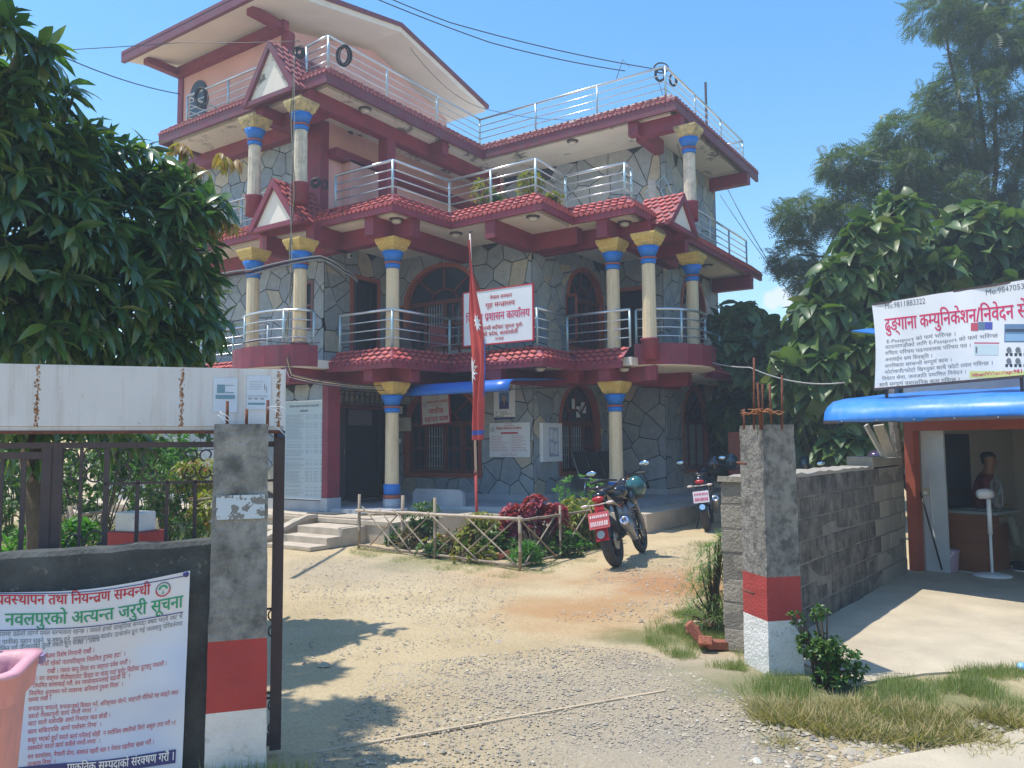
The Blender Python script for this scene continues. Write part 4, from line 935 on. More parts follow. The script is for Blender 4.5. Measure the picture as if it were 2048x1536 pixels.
T = pillar('gate_pillar', 'left mouldy concrete gate pillar with red and white painted base and torn paper', P, pw, .28, pz, zr0, zr1, .028, 3, 'concrete_shade')
# torn poster remains
k = MB(); rg = random.Random(12); s0, z0 = ong(441, 1092-53, 0)[0], ong(441, 1092-53, 0)[1]; s1, z1 = ong(546, 988, 0)
mt, N, L, b, g = new_mat('torn_paper'); c = _ramp(N, L, _noise(N, L, g.outputs['Position'], 22., 5, .6), [(.40, (.17, .17, .16)), (.47, (.48, .55, .60))])
for e in N:
    if e.type == 'VALTORGB': e.color_ramp.interpolation = 'CONSTANT'
L.new(c, b.inputs['Base Color'])
rectP(k, P, .015, z0, pw-.01, z1, .014, t=.0015); k.build('torn_paper', mt, T)
for (u, v0, v1) in ((454, 846, 802), (493, 846, 818), (535, 846, 800)):
    s, z = ong(u, v0, .14); _, zt = ong(u, v1, .14); k = MB(); k.tube([GP(.14)(s, z-.02, 0), GP(.14)(s, zt, 0)], .0075, 8); k.build('rebar', M['rust'], T)
k = MB(); Pw = GP(.13)
for (u0, v0, u1, v1, sag) in ((535, 815, 572, 818, .01), (535, 818, 560, 826, .006), (440, 822, 458, 842, -.01), (436, 830, 452, 846, .004), (440, 826, 460, 838, .008), (545, 850, 572, 872, .005)):
    a, b_ = ong(u0, v0, .13), ong(u1, v1, .13); k.tube([Pw(a[0]+(b_[0]-a[0])*t, a[1]+(b_[1]-a[1])*t+sag*math.sin(t*math.pi), 0) for t in (0, .25, .5, .75, 1)], .0015, 5)
tag(k.build('white_string', M['white'], None), 'pale string and wire scraps tied round the rebars of left pillar', 'string')
# low wall
wz = [ong(0, 1112, .06), ong(215, 1098, .06), ong(430, 1079, .06)]
k = MB(); n = 26; ring = []; rg = random.Random(4); sA, sB = wz[0][0]-1.9, -.004
for i in range(n+1):
    s = sA+(sB-sA)*i/n; t = (s-wz[0][0])/(wz[2][0]-wz[0][0]); z = wz[0][1]+(wz[2][1]-wz[0][1])*max(-.5, t)+rg.uniform(-.006, .006)
    for (zz, d) in ((0, .01), (z-.02, rg.uniform(-.003, .003)), (z, -.02), (z, -.13), (0, -.15)): ring.append(GP(.06)(s, zz, d))
fs = [(i*5+j, i*5+j+1, (i+1)*5+j+1, (i+1)*5+j) for i in range(n) for j in range(4)]+[(0, 1, 2, 3, 4)[::-1], tuple(n*5+j for j in range(5))]
k.add(ring, fs); tag(k.build('boundary_wall', M['moss'], None), 'low black mouldy plaster wall left of the gate pillar, behind the printed banner', 'wall')
# banner
def bn(s, z, d=0.): 
    x = s-bA[0]; w = bB[0]-bA[0]; q = (s-bA[0])/w; wav = .008*math.sin(q*9+z*2)+.006*math.sin(z*14+q*3)
    sag = -.035*math.sin(min(1, max(0, q))*math.pi)*(1 if z > .6 else .3)*max(0, (z-.3))*1.6
    return GP(.035)(s, z+sag+(q-.5)*sl_*(z-.2), d+.02+wav)
b0 = ong(0, 1184, .03); b1 = ong(381, 1140, .03); b2 = ong(362, 1536, .03)
bA = (b0[0]-.42, b0[1]-.06); bB = (b1[0], b1[1]); sl_ = .0
topz = lambda s: b0[1]+(b1[1]-b0[1])*max(-.4, (s-b0[0])/(b1[0]-b0[0]))**1
BN = thing('printed_banner', 'white printed notice banner with red and green Devanagari text hung on the low wall', 'banner', GP(.03)(-.6, .05, 0))
H_ = b1[1]-.0
def PB(s, zz, d=0.):
    """s along the wall; zz = fraction of the banner height measured from the bottom (0..1)"""
    zt = topz(s)-.028*math.sin(math.pi*min(1, max(0, (s-b0[0])/(b1[0]-b0[0])))); z = -.02+(zt+.02)*zz
    sh = .018*zz-.018 if s > bB[0]-.3 else 0
    return GP(.035)(s+sh*min(1, max(0, (s-bB[0]+.3)/.3)), z, d+.018+.007*math.sin(s*13+zz*2)+.005*math.sin(zz*17+s*5)+.004)
def grid(P, s0, s1, z0, z1, ns, nz):
    vs = [P(s0+(s1-s0)*i/ns, z0+(z1-z0)*j/nz, 0) for j in range(nz+1) for i in range(ns+1)]
    return vs, [(j*(ns+1)+i, j*(ns+1)+i+1, (j+1)*(ns+1)+i+1, (j+1)*(ns+1)+i) for j in range(nz) for i in range(ns)]
mt, N, L, b, g = new_mat('banner_vinyl'); c = _ramp(N, L, _noise(N, L, g.outputs['Position'], 2.2, 2, .4), [(.38, (.44, .54, .74)), (.55, (.62, .68, .76)), (.68, (.70, .66, .64))]); L.new(c, b.inputs['Base Color']); b.inputs['Roughness'].default_value = .4
k = MB(); k.add(*grid(PB, bA[0], bB[0], 0, 1, 90, 80), 0, True); k.build('banner_sheet', mt, BN, fix=False)
def bt(s, fz, h, w=None, bold=0, c='redink', al='l', u0=None): return (s, u0, fz, h, w, bold, c, al)
Ltop = topz(-.5)+.02
def BT(u, v):  # pixel -> (s, fraction)
    s, z = ong(u, v, .02); zt = topz(s)-.028*math.sin(math.pi*min(1, max(0, (s-b0[0])/(b1[0]-b0[0])))); return s, (z+.02)/(zt+.02)
def bline(k, s, ua, va, ub, vb, hpx, bold=0):
    a = BT(ua, va); b_ = BT(ub, vb); h = hpx*(Vector(PB(*a))-CAM).dot(_f)/F_PX/Ltop
    out, w = layout(s, bold); sc = h/.62; W_ = b_[0]-a[0]; sx = W_/w
    for V, Fc, e in out: k.add([PB(a[0]+p*sx, a[1]+(b_[1]-a[1])*(p*sx/W_)+q*sc, .0018+e*.015) for p, q in V], Fc)
    return
k = MB(); bline(k, 'आगलागी व्यवस्थापन तथा नियन्त्रण सम्वन्धी', -120, 1220, 300, 1188, 20, 1); k.build('lettering', M['redink'], BN, fix=False)
k = MB(); bline(k, 'डिभिजन वन कार्यालय, नवलपुरको अत्यन्त जरुरी सूचना', -290, 1277, 366, 1213, 25, 1); k.build('lettering', M['greenink'], BN, fix=False)
k = MB(); bline(k, 'जङ्गलमा डढेलो लाग्ने प्रवल सम्भावना रहन्छ । यसले हाम्रो प्राकृतिक सम्पदा क्षय भएमै नष्ट भै', -20, 1274, 367, 1236, 8.5); bline(k, 'पानीका मुहान सुक्ने, भू-क्षय हुने, वायुमण्डलमा कार्वन उत्सर्जन हुन गई जलवायु परिवर्तनमा', 5, 1288, 367, 1250, 8.5); bline(k, 'मलिन गई जनधनको ठुलो क्षती हुन सक्छ । तसर्थ', -5, 1302, 200, 1282, 8.5); k.build('lettering', M['greyink'], BN, fix=False)
red = [('पहिचान गरी सो क्षेत्रमा विशेष निगरानी राखौं ।', 28, 1322, 190), ('दायाँ वायाँ रहेको पातपतिङ्गर नियमित रुपमा हटाऔं ।', 60, 1333, 252), ('राखौं । त्यस्ता वस्तु लिएर वन जङ्गल प्रवेश नगरौं ।', 95, 1346, 262), ('। वन जङ्गल वीडीखाएवाट हिड्दा वा यात्रा गर्दा चुरोट विडीका ठुटाहरु नफालौं ।', 72, 1361, 336), ('नियमित सरसफाई गरौं, वन व्यवस्थापनलाई वढावा दिऔं ।', 66, 1376, 262), ('नियमित अनुगमन गर्ने व्यवस्था अनिवार्य रुपमा मिलाऔं ।', 58, 1392, 248), ('ग्राममा राखौं ।', 56, 1405, 102), ('वन्यजन्तु भगाउने, वन्यजन्तुको सिकार गर्ने, अरिङ्गाल पोल्ने, जङ्गली मौरीको मह काढ्ने जस्त', 56, 1423, 361), ('यस्तो गैरकानूनी कार्य नगरौं नगराऔं ।', 56, 1438, 194), ('घाटा वाली सकेपछि आगो निभाएर मात्र छोडौं ।', 56, 1452, 222), ('काम सकिएपछि आगो राम्रोसंग निभाऔं ।', 56, 1468, 204), ('कसुर भएको हुदाँ यस्तो कार्य गर्नेलाई सोही ऐन वमोजिम क्षतीको विगो असुल उपर गरी ५१', 56, 1484, 357), ('यसकोले यस्तो कार्य कसैले नगरौं-नगराऔं ।', 56, 1500, 202), ('वन कार्यालय, नेपाली सेना, सशस्त्र प्रहरी वल र नेपाल प्रहरीमा खवर गरौं ।', 56, 1517, 312), ('तत्काल निभाऔं ।', 56, 1532, 112)]
k = MB()
for s, ua, va, ub in red: bline(k, s, ua, va, ub, va-(ub-ua)*.118, 8.2)
k.build('lettering', M['redink'], BN, fix=False)
k = MB(); 
for (ua, va, ub, vb, t_) in ((-200, 1281, 368, 1224, 2.2), (-200, 1206, 370, 1152, 1.6)):
    a, b_ = BT(ua, va-(0 if t_ > 2 else 0)), BT(ub, vb)
    for j in range(12):
        q0, q1 = j/12, (j+1)/12; f = lambda q: (a[0]+(b_[0]-a[0])*q, a[1]+(b_[1]-a[1])*q); x0, y0 = f(q0); x1, y1 = f(q1)
        k.add([PB(x0, y0, .003), PB(x1, y1, .003), PB(x1, y1+.0042, .003), PB(x0, y0+.0042, .003)], [(0, 1, 2, 3)])
a, b_ = BT(160, 1532), BT(358, 1508)
for j in range(16):
    q0, q1 = -.6+1.6*j/16, -.6+1.6*(j+1)/16; f = lambda q: (a[0]+(b_[0]-a[0])*q, a[1]+(b_[1]-a[1])*q-.035); x0, y0 = f(q0); x1, y1 = f(q1)
    k.add([PB(x0, y0, .003), PB(x1, y1, .003), PB(x1, y1+.058, .003), PB(x0, y0+.058, .003)], [(0, 1, 2, 3)])
k.build('printed_band', M['navy'], BN, fix=False)
k = MB(); a = BT(135, 1536); b_ = BT(355, 1512); out, w = layout('प्राकृतिक सम्पदाको संरक्षण गरौं ।', 1); sx = (b_[0]-a[0])/w
for V, Fc, e in out: k.add([PB(a[0]+p*sx, a[1]+(b_[1]-a[1])*(p/w)-.012+q*.034/.62, .005+e*.02) for p, q in V], Fc)
k.build('lettering', M['white'], BN, fix=False)
c0 = BT(327, 1178); k = MB(); k2 = MB(); k3 = MB(); rr = .032
for j in range(16):
    a0, a1 = 2*math.pi*j/16, 2*math.pi*(j+1)/16; q = lambda r_, a_: PB(c0[0]+r_*math.cos(a_), c0[1]+r_*math.sin(a_)/Ltop, .003)
    (k if 7 < j < 16 else k3).add([q(rr, a0), q(rr, a1), q(rr*.82, a1), q(rr*.82, a0)], [(0, 1, 2, 3)])
    if j < 8: k2.add([q(rr*.62, a0), q(rr*.62, a1), q(rr*.34, a1), q(rr*.34, a0)], [(0, 1, 2, 3)])
k2.add([q(.0, 0), q(rr*.6, 4.5), q(rr*.6, 4.9)], [(0, 1, 2)])
k.build('emblem', M['redink'], BN, fix=False); k2.build('emblem', M['greenink'], BN, fix=False); k3.build('emblem', M['greyink'], BN, fix=False)
s, z = ong(374, 1148, .0); k = MB(); k.lathe(GP(.0)(s-.004, z+.0, 0), [(.012, 0), (.013, .006), (.005, .008)], 12, ax=-NB); k.build('eyelet', M['navy'], BN)
# sliding gate
GO = .36; PG = GP(GO)
def gs(u, v): return ong(u, v, GO)
GT = thing('sliding_gate', 'dark iron sliding gate with scrollwork behind the low wall and left pillar', 'gate', PG(0, 0, 0))
def gbar(u0, v0, u1, v1, w, name='bar', dz=.0, d=0.):
    a, b_ = gs(u0, v0), gs(u1, v1); k = MB(); k.bar(PG(a[0], a[1], d), PG(b_[0], b_[1], d), w, .03, up=NB); return k.build(name, M['iron'], GT)
sE, zE = gs(559, 870)
k = MB(); k.bar(PG(sE, .03, 0), PG(sE, gs(559, 862)[1], 0), .055, .04, up=NB); k.build('end_post', M['iron'], GT)
k = MB(); k.bar(PG(gs(0, 890)[0]-2.2, gs(0, 890)[1], 0), PG(sE, gs(430, 889)[1], 0), .028, .03, up=NB); k.build('top_rail', M['iron'], GT)
k = MB(); k.bar(PG(gs(0, 890)[0]-2.2, .08, 0), PG(sE, .08, 0), .05, .04, up=NB); k.build('bottom_rail', M['iron'], GT)
zm = gs(430, 963)[1]
k = MB(); k.bar(PG(gs(209, 963)[0], zm, 0), PG(sE, zm, 0), .012, .012, up=NB); k.build('middle_rail', M['iron'], GT)
for u, w in ((98, .052), (116, .045), (-60, .05)): 
    s = gs(u, 900)[0]; k = MB(); k.bar(PG(s, .08, 0), PG(s, gs(u, 892)[1], 0), w, .03, up=NB); k.build('post', M['iron'], GT)
for u, w, v0 in ((4, .014, 915), (47, .02, 915), (-40, .014, 915), (162, .014, 892), (213, .024, 892), (276, .018, 960), (335, .016, 960), (391, .018, 960)):
    s = gs(u, 950)[0]; k = MB(); k.bar(PG(s, .1, 0), PG(s, gs(u, v0)[1], 0), w, .012, up=NB); k.build('bar', M['iron'], GT)
k = MB(); k.bar(PG(gs(-60, 910)[0], gs(0, 911)[1], 0), PG(gs(92, 911)[0], gs(92, 911)[1], 0), .032, .03, up=NB); k.build('inner_frame', M['iron'], GT)
def scroll(cu, cv, r, a0, a1, name='scroll'):
    k = MB(); c = gs(cu, cv); n = 14; pts = []
    for j in range(n+1):
        a = math.radians(a0+(a1-a0)*j/n); q = r*(1 if j < n*.75 else 1-.35*(j-n*.75)/(n*.25)); pts.append(PG(c[0]+q*math.cos(a), c[1]+q*math.sin(a), .004))
    k.tube(pts, .0045, 6); return k.build('scroll', M['iron'], GT)
R_ = .028
for (u, v, a0, a1) in ((382, 911, -80, 220), (412, 911, 260, -40), (380, 944, 80, -220), (411, 944, 100, 400), (245, 915, -80, 230), (300, 915, 260, -40), (245, 945, 80, -220), (300, 945, 100, 400), (150, 1085, -40, 250), (190, 1078, 200, -80), (140, 915, -80, 200), (185, 912, 250, -30), (155, 945, 80, -200), (190, 948, 100, 380)): scroll(u, v, R_*(1.35 if u < 320 else 1), a0, a1)
for v in (1230, 1262, 1410, 1455):
    c = gs(548, v); k = MB(); k.tube([PG(c[0]+.024*math.cos(a)-.004, c[1]+.028*math.sin(a), .0) for a in np.linspace(0, 6.28, 13)], .004, 6); k.build('scroll', M['iron'], GT)
for v in (1217, 1395): c = gs(548, v); k = MB(); k.bar(PG(c[0]-.5, c[1], 0), PG(sE, c[1], 0), .010, .010, up=NB); k.build('bar', M['iron'], GT)
k = MB(); c = gs(391, 1010); k.bar(PG(gs(0, 1000)[0], gs(391, 1400)[1], 0), PG(sE, gs(391, 1400)[1], 0), .012); k.build('bar', M['iron'], GT)
zb0, zb1 = gs(200, 853)[1], gs(200, 737)[1]; sR = gs(570, 800)[0]; sL = gs(0, 800)[0]-2.4
k = MB(); rectP(k, PG, sL, zb0, sR, zb1, .03, t=.03); k.build('sign_panel', M['rustypanel'], GT)
k = MB(); k.bar(PG(sL, zb1+.004, .04), PG(sR, zb1+.004, .04), .035, .010, up=(0, 0, 1)); k.bar(PG(sL, zb0-.016, .03), PG(sE, zb0-.016, .03), .04, .03); k.build('panel_rail', M['rustypanel'], GT)
k = MB(); k.bar(PG(sL, zb0-.028, .035), PG(sE+.01, zb0-.028, .035), .045, .016); k.build('angle_iron', M['rust'], GT)
k = MB(); 
for u in (80, 366, 556):
    s = gs(u, 800)[0]; rg = random.Random(u)
    for j in range(120):
        z = zb0+(zb1-zb0)*rg.random()**1.0; x = s+rg.gauss(0, .005); w = rg.uniform(.0012, .005); pts = [PG(x+w*rg.uniform(.6, 1.2)*math.cos(a), z+w*rg.uniform(.8, 2.)*math.sin(a), .0612) for a in np.linspace(0, 5.4, 7)]; k.add(pts, [tuple(range(7))])
k.build('rust_streak', mat('orange_rust', (.34, .17, .08), .9, .4, 60.), GT, fix=False)
k = MB(); k.box((0, 0, 0), (.05, .03, .03)); 
s = gs(560, 860)[0]; k = MB(); k.obox(PG(s+.004, gs(560, 868)[1]-.0, .02), G*.018, NB*.02, Vector((0, 0, .017))); k.build('bracket', flat('navy_bracket', (.03, .06, .16), .5), GT)
def paper_on_gate(u0, v0, u1, v1, lb, kind):
    a, b_ = gs(u0, v0), gs(u1, v1); T = thing('paper_notice', lb, 'paper', PG((a[0]+b_[0])/2, a[1], .065)); k = MB(); rectP(k, PG, a[0], a[1], b_[0], b_[1], .063, t=.001); k.build('sheet', mat('bluish_paper', (.56, .62, .70), .5, .06, 8.), T)
    W_, H_2 = b_[0]-a[0], b_[1]-a[1]; q = lambda x0, y0, x1, y1, m_, nm='print': (lambda kk: (rectP(kk, PG, a[0]+x0*W_, a[1]+y0*H_2, a[0]+x1*W_, a[1]+y1*H_2, .0655), kk.build(nm, m_, T, fix=False)))(MB())
    teal = flat('teal_print', (.14, .26, .33), .5)
    if kind == 0: q(.15, .55, .48, .80, teal); q(.50, .55, .85, .58, teal); q(.1, .38, .9, .50, teal); q(.50, .77, .84, .79, teal)
    else:
        for j in range(3): q(.06+j*.25, .30, .22+j*.25, .33, M['greyink'])
        q(.06, .14, .75, .20, teal); q(.05, .36, .85, .42, flat('pale_print', (.42, .46, .50)));  q(.72, .58, .75, .75, M['greyink']); q(.8, .5, .82, .7, M['greyink'])
        for j in range(4): q(.1, .60+j*.07, .55+.1*(j % 2), .615+j*.07, flat('pale_print2', (.36, .40, .46)))
paper_on_gate(427, 825, 476, 758, 'bluish paper notice with teal square logo stuck on rusty white gate panel', 0)
paper_on_gate(493, 820, 542, 754, 'bluish paper notice with grey stamp marks at right end of gate panel', 1)
# gate rail in the ground
k = MB(); a = atz(585, 1513, .0); b_ = atz(1330, 1382, .0); k.bar(a+Vector((0, 0, .001)), b_+Vector((0, 0, .001)), .022, .010); tag(k.build('gate_rail', mat('dusty_rail', (.46, .36, .24), .9, .2, 12.), None), 'thin dusty steel gate rail set in the ground between the pillars', 'rail')
# pink bin at lower left
bc = CAM+ray(-95, 1500)*(2.35/ray(-95, 1500).dot(_f)); bc.z = 0; hx, hz = .17, (CAM+ray(60, 1372)*(2.2/ray(60, 1372).dot(_f))).z
T = thing('waste_bin', 'faded pink plastic bin with bracketed rim in front of the banner', 'bin', bc); ang = math.radians(72)-YAW; X_ = G; Y_ = NB
def rr_(w, d, z, r=.05, n=4):
    o = []
    for (sx, sy, a0) in ((1, 1, 0), (-1, 1, 90), (-1, -1, 180), (1, -1, 270)):
        for j in range(n+1):
            a = math.radians(a0+90*j/n); o.append(bc+X_*(sx*(w-r)+r*math.cos(a))+Y_*(sy*(d-r)+r*math.sin(a))+Vector((0, 0, z)))
    return o
def loft(k, rings, mi=0, cap0=True):
    n = len(rings[0]); o = [p for r_ in rings for p in r_]; fs = [(i*n+j, i*n+(j+1) % n, (i+1)*n+(j+1) % n, (i+1)*n+j) for i in range(len(rings)-1) for j in range(n)]
    if cap0: fs.append(tuple(range(n-1, -1, -1)))
    k.add(o, fs, mi, True)
k = MB(); loft(k, [rr_(.125, .10, 0), rr_(.165, .14, hz-.09), rr_(.185, .16, hz-.085), rr_(.19, .165, hz-.005), rr_(.20, .175, hz-.005), rr_(.20, .175, hz+.008), rr_(.165, .14, hz+.008), rr_(.155, .13, hz-.02), rr_(.12, .09, .02)]); k.build('bucket', M['pinkplast'], T)
k = MB(); p_ = bc+X_*.03+Y_*-.0+Vector((0, 0, hz)); k.obox(bc+X_*.02+Y_*.155+Vector((0, 0, hz+.02)), X_*.05, Y_*.01, Vector((0, 0, .022))); k.obox(bc+X_*.205+Y_*.10+Vector((0, 0, hz-.01)), X_*.006, Y_*.02, Vector((0, 0, .012))); k.build('hinge', flat('violet_plastic', (.30, .22, .36), .4), T)
k = MB(); k.ell(bc+Vector((0, 0, .18)), (.10, .08, .04), 10, 6); k.build('litter', flat('blue_litter', (.12, .2, .5)), T)

# ------------------------------------------------------------------ right pillar and block wall
L_, M_, R2 = atz(1483, 1322, 0), atz(1540, 1352, 0), atz(1600, 1330, 0)
u1_ = (M_-L_); w1 = .305; u1_.normalize(); n1_ = Vector((-u1_.y, u1_.x, 0))     # n1 points away from the camera
def PR(s, z, d=0.): return tuple(M_-u1_*(w1-s)-n1_*d+Vector((0, 0, z)))
dd_ = M_-CAM; depM = dd_.dot(_f); HR = CAM.z+(890-850)/F_PX*depM-.02
zr = CAM.z-(1167+0-893)/F_PX*depM; zw = CAM.z-(1254-893)/F_PX*depM
T = pillar('gate_pillar', 'right concrete gate pillar with rusty rebars on top and red and white painted base', PR, w1, .24, HR, zw, zr, .02, 8, 'concrete')
for (u, v0, v1, lean) in ((1488, 853, 818, 0), (1508, 853, 715, 0), (1521, 853, 765, -6), (1524, 853, 768, 1), (1543, 853, 768, -4), (1564, 853, 750, 0)):
    D = depM+.12+.1*((u*7) % 3)/3; a = CAM+ray(u, v0+6)*(D/ray(u, v0).dot(_f)); b_ = CAM+ray(u+lean, v1)*(D/ray(u, v1).dot(_f)); k = MB(); k.tube([a, b_], .0075, 8); k.build('rebar', M['rust'], T)
k = MB(); rg = random.Random(3)
for j in range(9):
    D = depM+.12; pts = [CAM+ray(1483+ (1566-1483)*t+rg.uniform(-4, 4), 826-4*math.sin(t*3)+rg.uniform(-6, 6))*(D+rg.uniform(-.05, .05)) for t in (np.linspace(0, 1, 8) if j < 3 else np.linspace(.2+.1*(j % 3), .75, 6))]; k.tube(pts, .003, 5)
k.build('tie_wire', mat('orange_wire', (.40, .16, .07), .8, .3, 30.), T)
k = MB(); k.tube([CAM+ray(1474, 925)*(depM-.02), CAM+ray(1492, 928)*(depM-.10)], .008, 8); k.tube([CAM+ray(1483, 1178)*(depM-.02), CAM+ray(1508, 1188)*(depM-.10)], .008, 8); k.build('steel_stub', M['rust'], T)
# block wall running back to the shop
XW = -1.74; WT = .27
BW = thing('block_wall', 'rough concrete block boundary wall running from the right pillar back to the shop', 'wall', (XW-.07, 8, 0))
y0w, y1w = 5.84, 10.42; rows = 7; Hh = lambda y: (1.30 if y < 9.1 else 1.36 if y < 9.7 else 1.44); k = MB(); k.box((XW-WT+.006, y0w+.006, 0), (XW-.006, y1w, 1.24)); k.build('mortar', M['mortar'], BW)
rg = random.Random(21); rh = 1.26/rows
for r in range(rows+1):
    y = y0w+(.19 if r % 2 else 0)
    if r % 2: seg = [(y0w, y)]
    else: seg = []
    while y < y1w-.02: seg.append((y, min(y+.385, y1w))); y += .385
    for (a, b_) in seg:
        z0_ = r*rh; z1_ = z0_+rh-.007
        if r == rows:
            if a < 9.1: continue
            z1_ = z0_+.09+.03*((a*10) % 2 > 1)
        j = lambda m_=.006: rg.uniform(-m_, m_); x1_, x0_ = XW+j(), XW-WT+j(); k = MB()
        v = [(x0_+j(), a+.005+j(.004), z0_+.004), (x1_+j(), a+.005+j(.004), z0_+.004+j(.004)), (x1_+j(), b_-.007+j(.004), z0_+.004+j(.004)), (x0_+j(), b_-.007, z0_+.004), (x0_+j(), a+.005+j(.004), z1_+j(.004)), (x1_+j(), a+.005+j(.005), z1_+j(.004)), (x1_+j(), b_-.007+j(.005), z1_+j(.004)), (x0_+j(), b_-.007, z1_)]
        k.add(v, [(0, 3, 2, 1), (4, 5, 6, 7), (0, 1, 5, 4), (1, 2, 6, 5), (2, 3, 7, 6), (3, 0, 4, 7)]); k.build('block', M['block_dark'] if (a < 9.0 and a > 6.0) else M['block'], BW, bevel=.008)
k = MB(); n = 22; ring = []
for i in range(n+1):
    y = y0w-.02+(9.1-y0w)*i/n; z = 1.275+rg.uniform(0, .02); 
    for (x, zz) in ((XW-WT-.01, 1.25), (XW-WT-.01, z), (XW+.006, z-.004), (XW+.006, 1.25)): ring.append((x+rg.uniform(-.006, .006), y, zz))
k.add(ring, [(i*4+j, i*4+(j+1) % 4, (i+1)*4+(j+1) % 4, (i+1)*4+j) for i in range(n) for j in range(4)]+[(3, 2, 1, 0), (n*4, n*4+1, n*4+2, n*4+3)]); k.build('coping', M['block'], BW)
BW.rotation_euler = (0, 0, -.078); BW.location.x += .10

# ------------------------------------------------------------------ shop
J = Vector((-1.33, 10.51, 0)); US = Vector((math.sin(math.radians(108)), math.cos(math.radians(108)), 0)); NS = Vector((-US.y, US.x, 0))
def PS(s, z, d=0.): return tuple(J+US*s-NS*d+Vector((0, 0, z)))
def sp(u, v, d=0.):
    p0 = J-NS*d; r_ = ray(u, v); t = (p0-CAM).dot(NS)/r_.dot(NS); q = CAM+r_*t; return (q-J).dot(US), q.z
S = thing('shop', 'small roadside shop with open front, brick red door post and curved blue tin awning', 'shop', PS(1.5, 0, -1))
def sbox(k, s0, z0, d0, s1, z1, d1, mi=0): k.poly([PS(s0, z0, d0), PS(s1, z0, d0), PS(s1, z1, d0), PS(s0, z1, d0)], Vector(PS(0, 0, d1))-Vector(PS(0, 0, d0)), mi)
k = MB(); sbox(k, -.12, 0, .02, -.01, 1.80, -.12); k.build('door_post', M['shopred'], S)
k = MB(); k.tube([PS(-.13, 2.6, .0), PS(-.24, 1.9, .02), PS(-.20, 1.2, -.02)], [.07, .07, .05], 8, smooth=False); k.build('rough_post', M['concrete'], S)
k = MB(); sbox(k, -.01, 1.66, .02, 4.2, 1.86, -.10); k.build('header', M['shopred'], S)
k = MB(); sbox(k, .01, 0, -.12, .27, 1.66, -.16); k.build('side_panel', M['shopwhite'], S)
k = MB(); sbox(k, .0, 0, -2.9, 4.2, 2.5, -3.0); sbox(k, 4.1, 0, -2.9, 4.2, 2.5, 0); sbox(k, -.1, 0, -2.9, 0.0, 2.5, -.16); k.build('back_wall', M['shopwall'], S)
k = MB(); sbox(k, -.1, 2.5, 0.02, 4.2, 2.56, -3.0); sbox(k, -.1, 1.86, .02, 4.2, 2.5, -.08); k.build('roof', M['grey'], S)
def lw(u):
    r_ = ray(u, 950); t = (J-CAM).dot(US)/r_.dot(US); return -((CAM+r_*t)-J).dot(NS)
k = MB(); sbox(k, .0, 0, lw(1884), .035, 1.62, lw(1936)); dr = k.build('inner_door', mat('dark_slate_door', (.035, .055, .085), .5), S); k = MB(); sbox(k, .036, .85, lw(1886), .05, .93, lw(1934)); k.build('door_rail', M['iron'], dr)
# awning: curved tin sheet projecting towards the road
pr2 = [(0.0, 2.12), (.6, 2.07), (1.15, 2.01), (1.38, 1.975), (1.51, 1.925), (1.58, 1.86), (1.60, 1.79), (1.60, 1.742)]
k = MB(); ns_ = 60; sl0, sl1 = -.22, 4.6; vs = []
for i in range(ns_+1):
    s = sl0+(sl1-sl0)*i/ns_
    for j, (d, z) in enumerate(pr2): vs.append(PS(s, z+.006*math.sin(s*5+j)+.005*math.sin(s*13+j*2), d+.008*math.sin(s*3.1+j)+.006*math.sin(s*11)))
n = len(pr2); k.add(vs, [(i*n+j, i*n+j+1, (i+1)*n+j+1, (i+1)*n+j) for i in range(ns_) for j in range(n-1)], 0, True)
aw = k.build('awning', M['awning'], S, fix=False); md = aw.modifiers.new('thick', 'SOLIDIFY'); md.thickness = .006
k = MB()
for j in range(12): k.ell(PS(.0+j*.38, 1.752, 1.608), (.009, .009, .009), 8, 6)
k.build('rivet', M['grey'], aw)
k = MB(); k.bar(PS(sl0, 1.75, 1.585), PS(sl1, 1.75, 1.585), .03); k.bar(PS(sl0+.02, 1.76, 1.57), PS(sl0+.02, 2.0, 0), .03); k.bar(PS(2.2, 1.76, 1.57), PS(2.2, 2.0, 0), .03); k.bar(PS(.9, 1.76, 1.57), PS(.9, 2.0, 0), .03); k.build('awning_frame', M['iron'], S)
# back roof sheet visible behind banner
k = MB(); a = atd(1703, 661, 12.5); b_ = atd(1765, 668, 12.5); k.add([a, b_, b_+Vector((0, .8, .12)), a+Vector((.15, .8, .12))], [(0, 1, 2, 3)]); o = k.build('roof_sheet', M['awning'], S); md = o.modifiers.new('thick', 'SOLIDIFY'); md.thickness = .02
# banner above the awning
BD = 1.22
c00, c10 = sp(1750, 779, BD), sp(2048, 753, BD); c01, c11 = sp(1757, 607, BD), sp(2048, 560, BD)
ext = 1.45; sB0, sB1 = c00[0], c10[0]+ext
zb_f = lambda s: c00[1]+(c10[1]-c00[1])*(s-c00[0])/(c10[0]-c00[0]); zt_f = lambda s: c01[1]+(c11[1]-c01[1])*(s-c01[0])/(c11[0]-c01[0])
def PSB(s, f, d=0.):
    z = zb_f(s)+(zt_f(s)-zb_f(s))*f; return PS(s+(.0 if s > sB0+.15 else .03*math.sin(f*math.pi)*(sB0+.15-s)/.15), z, BD+d+.012*math.sin(s*6+f*3)+.006*math.sin(s*17))
def SF(u, v): s, z = sp(u, v, BD); return s, (z-zb_f(s))/(zt_f(s)-zb_f(s))
SB = thing('shop_banner', 'white shop banner with large pink red Devanagari heading and phone numbers above the awning', 'banner', PS(1.5, 2.0, 1.22))
k = MB(); k.add(*grid(PSB, sB0, sB1, 0, 1, 110, 24), 0, True); k.build('banner_sheet', mat('white_vinyl', (.76, .76, .77), .5, .04, 2., .05), SB, fix=False)
